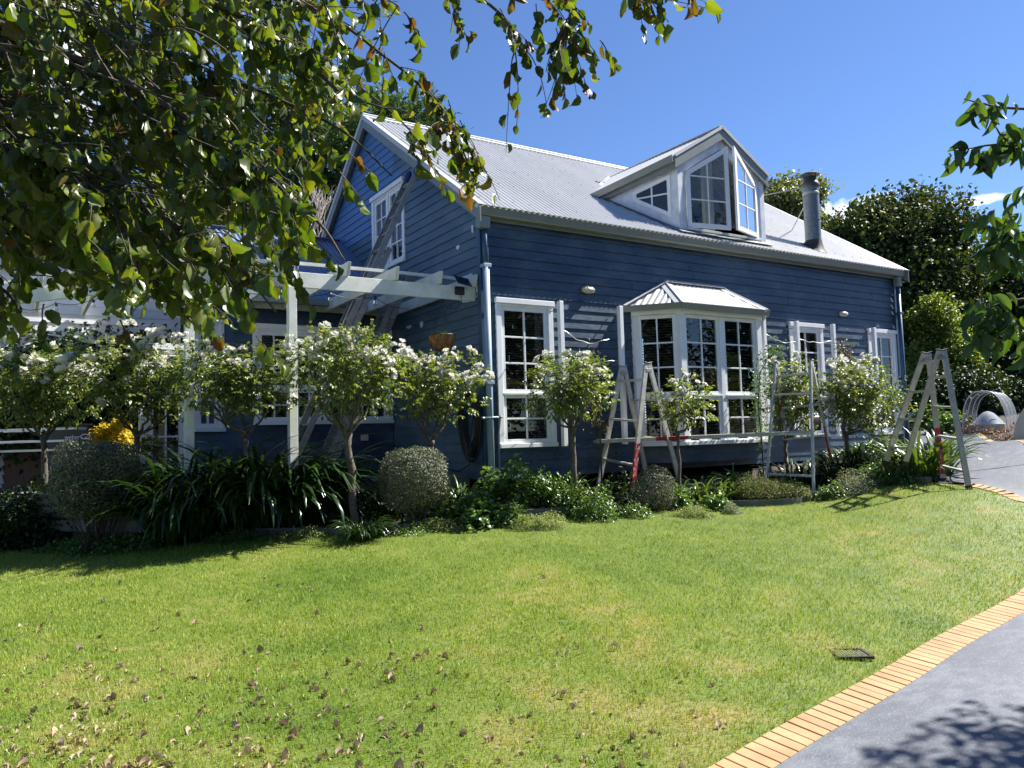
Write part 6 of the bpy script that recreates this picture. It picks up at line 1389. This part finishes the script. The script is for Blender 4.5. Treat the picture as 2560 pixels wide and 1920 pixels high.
# ------------------------------------------------------------------ background trees
def lobetree(lb, cpx, depth, rad, lobes, n, mat, name, size, seed=0, T_=None, trunk_r=.2, lobe_r=.38, flat=.0, catg='tree', clump=.12, grp=None, shell=.5, droop=0., bark='bark_dark', nc=None, ground_z=None):
    """crown of many leaf clumps gathered in uneven lobes, on a tapered trunk with limbs"""
    r = np.random.default_rng(seed); c = at(*cpx, depth); rad = np.asarray(rad, float); g = gz(c[0], c[1]) if ground_z is None else ground_z
    T = Thing(name, (c[0], c[1], g), lb, catg, grp)
    v = rdir(lobes, r); v[:, 2] = v[:, 2]*.95+.08; L = c+v*rad*r.uniform(.35, .80, lobes)[:, None]; LR = rad.mean()*lobe_r*r.uniform(.7, 1.3, lobes)
    nc = nc or n//14; pick = r.integers(0, lobes, nc); w = rdir(nc, r); w[:, 2] = w[:, 2]*.9+.10
    CP = L[pick]+w*(LR[pick]*(shell+(1-shell)*r.random(nc)**.5))[:, None]*np.array([1, 1, .8])
    CP = CP[CP[:, 2] > g+.3]; nc = len(CP); per = max(1, n//nc); idx = np.repeat(np.arange(nc), per)
    P = CP[idx]+r.normal(0, clump, (len(idx), 3)); outw = (CP-c)/rad; outw /= np.linalg.norm(outw, axis=1)[:, None]+1e-9
    D = outw[idx]*.5+rdir(len(idx), r)*.9-(0, 0, droop); NN = outw[idx]*.5+rdir(len(idx), r)*.7+(0, 0, .7)
    leafpart(T, 'crown', M[mat], *scatter(T_ or T_SMALL, P, D, NN, r.uniform(*size, len(P)), seed))
    mb = MB(); top = c+ZUP*rad[2]*.3; base = np.array([c[0], c[1], g-.1]); mb.tube([base, base*.6+top*.4+r.normal(0, .15, 3), top], [trunk_r*1.2, trunk_r*.8, trunk_r*.35], 10)
    for q in range(min(lobes, 16)):
        s0 = base*.55+top*.45+ZUP*r.uniform(-.2, .35)*rad[2]; mb.tube(curve3(s0, L[q], r.normal(0, .2, 3)+(0, 0, .2), 6), np.linspace(trunk_r*.4, trunk_r*.08, 6), 6)
    T.part(mb, 'trunk', M[bark], True); return T
lobetree('big dark glossy leafed tree beyond the right end of the house', (2240, 770), 25, (3.35, 3.0, 3.6), 60, 84000, 'camellia_leaf', 'broadleaf_tree', (.12, .20), 101, T_ROSE, .25, .38, clump=.17, shell=.45)
lobetree('dark broadleaf tree at the far right edge behind the drooping branches', (2545, 800), 26, (2.3, 2.6, 3.4), 26, 22000, 'camellia_leaf', 'broadleaf_tree', (.11, .19), 102, T_ROSE, .22, .36, clump=.16, shell=.6)
lobetree('bright yellow green shrub at the right end of the house', (2350, 895), 21.5, (1.35, 1.0, 1.7), 24, 17000, 'ygshrub_leaf', 'tall_shrub', (.07, .13), 103, T_ROSE, .08, .36, catg='shrub', clump=.12, shell=.45)
lobetree('deep green shrub right of the yellow green shrub, behind the hoop tunnel', (2440, 960), 22.5, (1.5, 1.2, 2.0), 18, 12000, 'hedge_leaf', 'tall_shrub', (.08, .14), 104, T_ROSE, .08, .4, catg='shrub', clump=.14, shell=.4)
lobetree('deep green shrub at the right edge behind the crop cover', (2570, 970), 22, (1.4, 1.2, 2.1), 16, 10000, 'hedge_leaf', 'tall_shrub', (.08, .14), 105, T_ROSE, .08, .4, catg='shrub', clump=.14, shell=.4)
lobetree('dark shrub behind the right end of the house at driveway level', (2300, 985), 24, (1.2, 1.2, 1.6), 14, 8000, 'hedge_leaf', 'tall_shrub', (.08, .14), 108, T_ROSE, .08, .4, catg='shrub', clump=.14, shell=.4)
lobetree('eucalypt with airy olive crown behind the flue', (1955, 535), 40, (1.8, 2.4, 2.1), 24, 17000, 'euc_leaf', 'eucalypt_tree', (.16, .30), 106, T_SMALL, .25, .34, clump=.22, shell=.4, droop=.5, bark='bark_pale')
lobetree('lower eucalypt crown at the roof slope right of the flue', (2055, 600), 42, (1.0, 1.6, 1.2), 10, 5000, 'euc_leaf', 'eucalypt_tree', (.16, .30), 107, T_SMALL, .18, .36, clump=.22, shell=.4, droop=.5, bark='bark_pale')
def conifer(lb, cpx, depth, rad, n, seed, name='conifer_tree'):
    """layered sprays on boughs round a leader: an uneven, feathery crown"""
    r = np.random.default_rng(seed); c = at(*cpx, depth); rad = np.asarray(rad, float); g = gz(c[0], c[1]); T = Thing(name, (c[0], c[1], g), lb, 'tree', 'conifers behind the house')
    mb = MB(); mb.tube([(c[0], c[1], g-.1), c, c+ZUP*rad[2]*.9], [.35, .22, .05], 10); B_, K_ = [], []
    nbough = 150
    for q in range(nbough):
        v = rdir(1, r)[0]; v[2] = v[2]*.95; tip_ = c+v*rad*r.uniform(.75, 1.05); s0 = np.array([c[0], c[1], max(g+1, tip_[2]-rad[2]*.15)]); C = curve3(s0, tip_, (0, 0, -.15), 7)
        mb.tube(C, np.linspace(.04, .01, 7), 4); m = n//nbough; t = r.random(m)**.55*6; i = np.minimum(t.astype(int), 5); P = C[i]+(C[i+1]-C[i])*(t-i)[:, None]+r.normal(0, .24, (m, 3))*(1, 1, .7); B_.append(P); K_.append(np.tile(unit(tip_-s0), (m, 1)))
    P, D = np.concatenate(B_), np.concatenate(K_); D = D*.6+rdir(len(P), r)*.6+(0, 0, -.05)
    leafpart(T, 'crown', M['conifer_leaf'], *scatter([tmpl(3, 3, .30, .3, .2, seed=2), tmpl(3, 3, .22, -.2, .2, seed=3)], P, D, np.tile(ZUP, (len(P), 1))+rdir(len(P), r)*.8, r.uniform(.16, .38, len(P)), seed)); T.part(mb, 'trunk', M['bark_dark']); return T
conifer('dark conifer directly behind the left slope of the gable roof', (800, 420), 27, (3.1, 3.0, 3.6), 26000, 111)
conifer('conifer behind the roof ridge, right of the gable peak', (1010, 420), 27, (2.2, 2.6, 2.6), 19000, 112)
conifer('dark conifer mostly hidden by the foreground leaves at left', (520, 470), 30, (3.4, 3.0, 3.6), 14000, 113)
# trees across the garden, behind the photographer: the windows mirror them
for k, (x, y, rr_, hh) in enumerate(((3, -23, 4.8, 5.4), (13, -25, 5.6, 6.2), (24, -27, 6.4, 6.2), (36, -25, 6.6, 6.4), (-20, -25, 6.0, 5.6))):
    d_ = np.array([x, y, .6+hh*.62])-CAM; v0 = CAM+d_
    _at = at; at = lambda *a, v0=v0: v0
    lobetree(['tree behind the photographer mirrored in the bay window', 'second tree along the far hedge line behind the photographer', 'tree at the far right of the line behind the photographer', 'farthest tree of the line behind the photographer', 'tree behind the photographer on the left'][k], (0, 0), 0, (rr_, 3.0, hh), 34, 15000, 'camellia_leaf', 'broadleaf_tree', (.25, .45), 200+k, T_SMALL, .3, .4, clump=.4, shell=.3, grp='trees behind the photographer')
    at = _at
# pale bare shrub between conifer and gable
cb = at(795, 640, 19.5); g = gz(cb[0], cb[1]); bs_ = Thing('bare_shrub', (cb[0], cb[1], g), 'pale bare twiggy shrub standing above the wing roof left of the gable', 'shrub'); mb = MB(); r_ = np.random.default_rng(8)
base = np.array([cb[0], cb[1], g-.1]); frk = np.array([cb[0], cb[1], cb[2]-.2]); mb.tube([base, frk], [.07, .05], 8)
def twig(p, d, L, rad, lev):
    q = p+d*L; mb.tube(curve3(p, q, r_.normal(0, L*.06, 3), 5), np.linspace(rad, rad*.55, 5), 5 if lev < 2 else 4)
    if lev >= 4: return
    for k in range(3 if lev else 5): a = rdir(1, r_)[0]; twig(q if k else p+d*L*.6, unit(d+a*.62+ZUP*.18), L*r_.uniform(.55, .8), rad*.58, lev+1)
for k in range(5): twig(frk, unit(np.array([r_.normal(0, .5), r_.normal(0, .5), 1])), .85, .035, 1)
bs_.part(mb, 'branches', M['bark_pale'])
# hedge in front of the outbuilding and dark shrubs at the left
lobetree('dark green hedge along the foot of the white outbuilding', (150, 1005), 12.25, (3.2, .18, 1.15), 46, 20000, 'hedge_leaf', 'hedge', (.07, .13), 121, T_ROSE, .08, .45, catg='hedge', clump=.13, shell=.35, ground_z=-.5)
lobetree('dark hedge right behind the hoop tunnel beyond the driveway', (2440, 1030), 20.3, (2.4, .5, 1.0), 26, 12000, 'hedge_leaf', 'hedge', (.08, .14), 123, T_ROSE, .08, .45, catg='hedge', clump=.13, shell=.35)
lobetree('yellowish shrub behind the outbuilding roof at upper left', (230, 640), 17, (1.6, 1.0, 1.0), 14, 4500, 'yellow_leaf', 'tall_shrub', (.10, .18), 122, T_ROSE, .1, .4, catg='shrub', clump=.2, shell=.3)

# ------------------------------------------------------------------ foreground canopy tree (its trunk stands left of the frame)
r = np.random.default_rng(77)
ft = Thing('alder_tree', (-8.6, -5.6, gz(-8.6, -5.6)), 'big leafy tree whose drooping branches fill the upper left of the view', 'tree')
tb = np.array([-8.6, -5.6, gz(-8.6, -5.6)-.1]); tt = np.array([-8.3, -5.4, 5.5])
mb = MB(); mb.tube([tb, tb+(0.05, .05, 1.4), (-8.45, -5.5, 3.2), tt], [.26, .20, .17, .10], 12); ft.part(mb, 'trunk', M['bark_dark'], True)
BR = [  # bough lines as (pixel x, pixel y, distance) - real 3-D curves hung from the trunk
 [(-500, 60, 3.7), (-150, 160, 3.5), (60, 290, 3.3), (250, 430, 3.2), (420, 550, 3.15), (570, 640, 3.1), (690, 780, 3.1)],
 [(-450, -250, 4.2), (-100, -60, 4.0), (250, 60, 3.9), (480, 160, 3.8), (700, 250, 3.75), (860, 330, 3.7), (980, 440, 3.7)],
 [(-300, -500, 4.5), (150, -220, 4.2), (520, -60, 4.0), (800, 30, 3.9), (960, 140, 3.85), (1050, 215, 3.8), (1125, 310, 3.8), (1160, 380, 3.8)],
 [(-200, -700, 4.6), (400, -420, 4.3), (800, -220, 4.0), (1150, -110, 3.85), (1390, -20, 3.7), (1425, 60, 3.65), (1400, 110, 3.65)],
 [(-500, 420, 3.6), (-150, 480, 3.4), (90, 560, 3.3), (280, 640, 3.3), (420, 740, 3.25), (500, 830, 3.25)],
 [(-500, 300, 2.9), (-180, 330, 2.8), (60, 380, 2.75), (230, 470, 2.7), (330, 560, 2.7)],
 [(-400, -100, 3.2), (0, 60, 3.1), (300, 200, 3.0), (520, 330, 2.95), (680, 450, 2.95), (800, 560, 2.95), (860, 650, 2.95)],
 [(-300, -300, 3.4), (200, -120, 3.3), (560, 20, 3.2), (740, 130, 3.15), (850, 230, 3.1), (960, 270, 3.1)],
 [(-500, 560, 3.8), (-200, 640, 3.7), (0, 720, 3.6), (60, 800, 3.6)],
 [(300, -600, 4.4), (900, -330, 4.1), (1300, -160, 3.9), (1560, -60, 3.8), (1625, -5, 3.8)],
 [(700, -260, 3.9), (1000, -110, 3.8), (1180, -20, 3.7), (1290, 80, 3.65), (1280, 150, 3.65)],
 [(-300, 120, 4.6), (100, 220, 4.5), (400, 330, 4.4), (600, 430, 4.4), (760, 520, 4.4)],
 [(300, -250, 4.8), (620, -40, 4.7), (760, 120, 4.6), (850, 180, 4.6), (1000, 300, 4.5), (1080, 400, 4.5)],
]
bm_, tw_ = MB(), MB(); LPx, LDx, LSx = [], [], []
bounds = np.array([(-400, -400), (1010, -400), (1005, 60), (985, 130), (915, 220), (855, 320), (825, 440), (795, 500), (780, 600), (735, 640), (790, 700), (700, 690), (640, 740), (635, 830), (560, 840), (510, 840), (470, 790), (400, 720), (350, 760), (290, 745), (210, 720), (150, 650), (100, 650), (60, 760), (40, 840), (-400, 860)])
def proj(p):
    d = np.asarray(p)-CAM; z = d@CF; return 1280+FPX*(d@CR)/z, 960-FPX*(d@CU)/z
def add_twig(p, d, L, nleaf, ls=.082):
    d = unit(d); e = p+d*L-ZUP*L*.18; C = curve3(p, e, r.normal(0, L*.05, 3)+(0, 0, L*.06), 7); tw_.tube(C, np.linspace(.0034, .0014, 7), 4)
    for q in range(nleaf):
        t = (q+.6)/nleaf*6; i = min(int(t), 5); b = C[i]+(C[i+1]-C[i])*(t-i); side = np.cross(unit(C[i+1]-C[i]), ZUP); s0 = 1 if q % 2 else -1
        dd = unit(C[i+1]-C[i])*.45+side*s0*r.uniform(.2, .8)-ZUP*r.uniform(.35, 1.5)+r.normal(0, .28, 3); dd = unit(dd); st = b+dd*.014; tw_.tube([b, st], .0011, 3, cap=False)
        LPx.append(st); LDx.append(dd); LSx.append(ls*r.uniform(.55, 1.18))
for k, br in enumerate(BR):
    P = np.array([at(*q) for q in br]); C = catmull(P, 6); th0 = .020 if k not in (3, 9, 10, 12, 2) else .012
    bm_.tube(C, np.linspace(th0, .0035, len(C)), 7); bm_.tube(curve3((-8.35, -5.45, 3.0+.18*k), P[0], (0, 0, .3), 6), np.linspace(.06, th0, 6), 7)
    n = len(C); tip_sparse = k in (2, 3, 9, 10, 12)
    for q in range(2, n):
        px, py = proj(C[q]); fr = q/n
        m = (1 if (tip_sparse and px > 900) or px > 760 else 3)
        for e in range(m):
            if tip_sparse and px > 900 and r.random() < .25: continue
            d = unit(C[min(q+1, n-1)]-C[q-1])*.6+CR*r.uniform(-.5, .6)+rdir(1, r)[0]*.55-ZUP*r.uniform(.0, .7); L = r.uniform(.16, .36)
            e2 = proj(C[q]+unit(d)*L-ZUP*L*.18)
            ok_ = inside(bounds, np.array([e2[0]]), np.array([e2[1]]))[0]
            if not ok_ and (px < 900 or (px < 1010 and r.random() > .2)): continue
            add_twig(C[q], d, L, int(r.integers(4, 8)))
# further hanging twigs fill the crown's depth; each starts on a side shoot of a bough
for q in range(800):
    while True:
        px, py = r.uniform(-300, 1000), r.uniform(-250, 830)
        if inside(bounds, np.array([px]), np.array([py]))[0] and (px < 560 or py < 60 or r.random() < .25) and (px < 250 or py > 260 or r.random() < .55): break
    dep_ = r.uniform(2.7, 5.2); p = at(px, py, dep_); d = CR*r.uniform(-.1, .9)-ZUP*r.uniform(.1, .9)+rdir(1, r)[0]*.5; L = r.uniform(.18, .42)
    e2 = proj(p+unit(d)*L)
    if not inside(bounds, np.array([e2[0]]), np.array([e2[1]]))[0]: continue
    s0 = p-CR*r.uniform(.15, .4)+ZUP*r.uniform(.05, .3); bm_.tube(curve3(s0, p, r.normal(0, .02, 3), 5), np.linspace(.005, .003, 5), 4); add_twig(p, d, L, int(r.integers(5, 9)))
# a few fringe twigs seen against sky and wall
for px, py, dx, dy, L, nl_ in ((1150, 300, .5, -.8, .16, 5), (1120, 250, .2, -1, .15, 4), (1180, 370, .2, -1, .10, 3), (1010, 330, .3, -1, .16, 5), (1250, 20, .3, -1, .2, 6), (1390, 70, .3, -1, .18, 6), (1420, 60, .7, -.6, .22, 7), (1500, 100, .5, -.5, .12, 4), (1010, 30, .3, -.9, .18, 6), (960, 130, .3, -1, .14, 4), (1600, 0, .6, -.5, .1, 3), (1340, 10, 0, -1, .16, 5), (1130, 10, .4, -.8, .18, 6), (700, 640, .6, -.7, .2, 6), (780, 590, .7, -.8, .14, 4), (640, 840, .5, -.6, .14, 4), (300, 800, .6, -.8, .12, 3), (110, 760, .3, -1, .14, 4), (40, 860, .1, -1, .12, 4), (850, 430, .6, -.8, .14, 4), (870, 380, .5, -.4, .12, 3)):
    add_twig(at(px, py, 3.75 if px > 900 else 3.2), CR*dx+ZUP*dy+rdir(1, r)[0]*.2, L, nl_)
ft.part(bm_, 'boughs', M['bark_dark'], True); ft.part(tw_, 'twigs', M['bark_dark'])
LPx, LDx, LSx = np.array(LPx), np.array(LDx), np.array(LSx); n = len(LPx); NN = rdir(n, r)*.8+np.cross(LDx, ZUP)*.1+(-CF)*.25
dry = r.random(n) < np.where(proj(LPx.T.T[0])[0]*0+np.array([proj(p)[0] for p in LPx]) > 880, .30, .03)
leafpart(ft, 'foliage', M['canopy_leaf'], *scatter(T_BIG, LPx[~dry], LDx[~dry], NN[~dry], LSx[~dry], 1))
leafpart(ft, 'drying_leaves', M['drygold_leaf'], *scatter(T_DRY+T_BIG[:2], LPx[dry], LDx[dry], NN[dry], LSx[dry]*.85, 2))
print('canopy leaves', n)

# ------------------------------------------------------------------ drooping-leaved tree at the right edge
rt = Thing('dogwood_tree', (1.3, -8.3, gz(1.3, -8.3)), 'tree at the right edge with clusters of long drooping leaves on thin branches', 'tree'); bm_, LP, LD, LS = MB(), [], [], []
tb = np.array([1.3, -8.3, gz(1.3, -8.3)-.1]); bm_.tube([tb, tb+(0, 0, 1.5), (1.2, -8.25, 2.6), (1.0, -8.2, 4.0)], [.10, .08, .06, .03], 10)
def clusterx(p, n, ls=.085, spread=.05):
    for q in range(n):
        a = r.uniform(0, 2*math.pi); d = CR*math.cos(a)*.75+np.array([CF[0], CF[1], 0])*math.sin(a)*.75-ZUP*r.uniform(.5, 1.6); d = unit(d); LP.append(p+rdir(1, r)[0]*spread*r.random()+unit(d*(1, 1, 0))*.012); LD.append(d); LS.append(ls*r.uniform(.65, 1.15))
RB = [[(3300, 200, 3.4), (2760, 285, 2.75), (2560, 272, 2.6), (2500, 268, 2.6), (2440, 255, 2.6), (2410, 247, 2.6)], [(3300, 150, 3.4), (2750, 330, 2.7), (2560, 365, 2.6), (2480, 362, 2.6), (2420, 372, 2.6), (2375, 368, 2.6)],
      [(3300, 420, 3.3), (2800, 520, 2.7), (2620, 560, 2.55), (2540, 585, 2.5), (2480, 570, 2.5), (2435, 545, 2.5)], [(3300, 600, 3.1), (2800, 700, 2.5), (2620, 740, 2.4), (2540, 750, 2.35), (2470, 770, 2.35), (2450, 790, 2.35)], [(3200, 380, 3.2), (2750, 440, 2.7), (2600, 460, 2.6), (2545, 500, 2.6)], [(3200, 700, 3.2), (2760, 640, 2.7), (2620, 640, 2.6), (2560, 655, 2.6)], [(2560, 365, 2.6), (2510, 345, 2.6), (2485, 310, 2.6)]]
for k, br in enumerate(RB):
    C = catmull(np.array([at(*q) for q in br]), 6); bm_.tube(C, np.linspace(.007, .0016, len(C)), 6)
    if k < 6: bm_.tube(curve3((1.15, -8.25, 1.2+.4*k), C[0], (0, 0, .2), 6), np.linspace(.025, .007, 6), 6)
for px, py, d, m, sp in ((2455, 245, 2.6, 9, .045), (2488, 260, 2.6, 12, .05), (2440, 275, 2.6, 5, .03), (2400, 380, 2.6, 9, .05), (2430, 380, 2.6, 11, .05), (2470, 365, 2.6, 7, .045), (2375, 378, 2.6, 2, .02), (2505, 330, 2.6, 11, .06), (2535, 372, 2.6, 12, .06), (2560, 320, 2.6, 4, .03), (2555, 480, 2.6, 14, .07), (2470, 545, 2.5, 9, .05), (2510, 580, 2.5, 16, .08), (2545, 610, 2.5, 16, .08), (2480, 620, 2.5, 14, .07), (2520, 650, 2.5, 10, .07), (2560, 560, 2.5, 14, .07), (2470, 770, 2.35, 16, .07), (2510, 790, 2.35, 20, .08), (2460, 810, 2.35, 16, .06), (2545, 790, 2.35, 16, .08), (2480, 835, 2.35, 9, .05), (2560, 840, 2.35, 10, .07), (2560, 660, 2.6, 8, .06)):
    clusterx(at(px, py, d), max(2, int(m*.8)), .074, sp)
for q in range(170):   # the rest of the crown, right of the frame: it throws the leaf shadow on the driveway
    v = rdir(1, r)[0]; p = np.array([2.42, -8.0, 2.6])+v*np.array([.75, .5, .7])*r.random()**.5; clusterx(p, 6, .10, .12)
    if q % 4 == 0: bm_.tube(curve3((1.15, -8.25, 2.6), p, (0, 0, .3), 6), np.linspace(.012, .002, 6), 4)
rt.part(bm_, 'branches', M['bark_dark'], True); LP, LD, LS = np.array(LP), np.array(LD), np.array(LS)
leafpart(rt, 'foliage', M['dogwood_leaf'], *scatter(T_DOG, LP, LD, rdir(len(LP), r)*.5-LD*(.0)+np.array([0, 0, .5])-CF*.3, LS, 3))

# ------------------------------------------------------------------ fallen leaves on the lawn (uncountable litter)
P = []
while len(P) < 760:
    px, py = r.uniform(-60, 2300), 1360+600*r.random()**.55
    wgt = np.clip((py-1330)/450, 0, 1)*np.clip(1.15-px/1750, .07, 1)
    if r.random() > wgt*(.35+.9*max(0, math.sin(px*.013+math.sin(py*.02)*2)*math.sin(py*.021+px*.004))): continue
    g_ = ground(px, min(py, 2000)); 
    if inside(lawn_poly, np.array([g_[0]]), np.array([g_[1]]))[0]: P.append(g_)
P = np.array(P); n = len(P); P[:, 2] += r.uniform(.006, .018, n); D = rdir(n, r); D[:, 2] *= .3
V, Fs = scatter(T_DRY, P, D, np.tile(ZUP, (n, 1))+rdir(n, r)*.4, .018+.034*r.random(n)**1.5, 9)
tag(mesh_np('fallen_leaves', V, Fs, M['dead_leaf'], True), 'curled brown dead leaves scattered over the lawn', 'fallen leaves', kind='stuff')
bpy.context.view_layer.update()
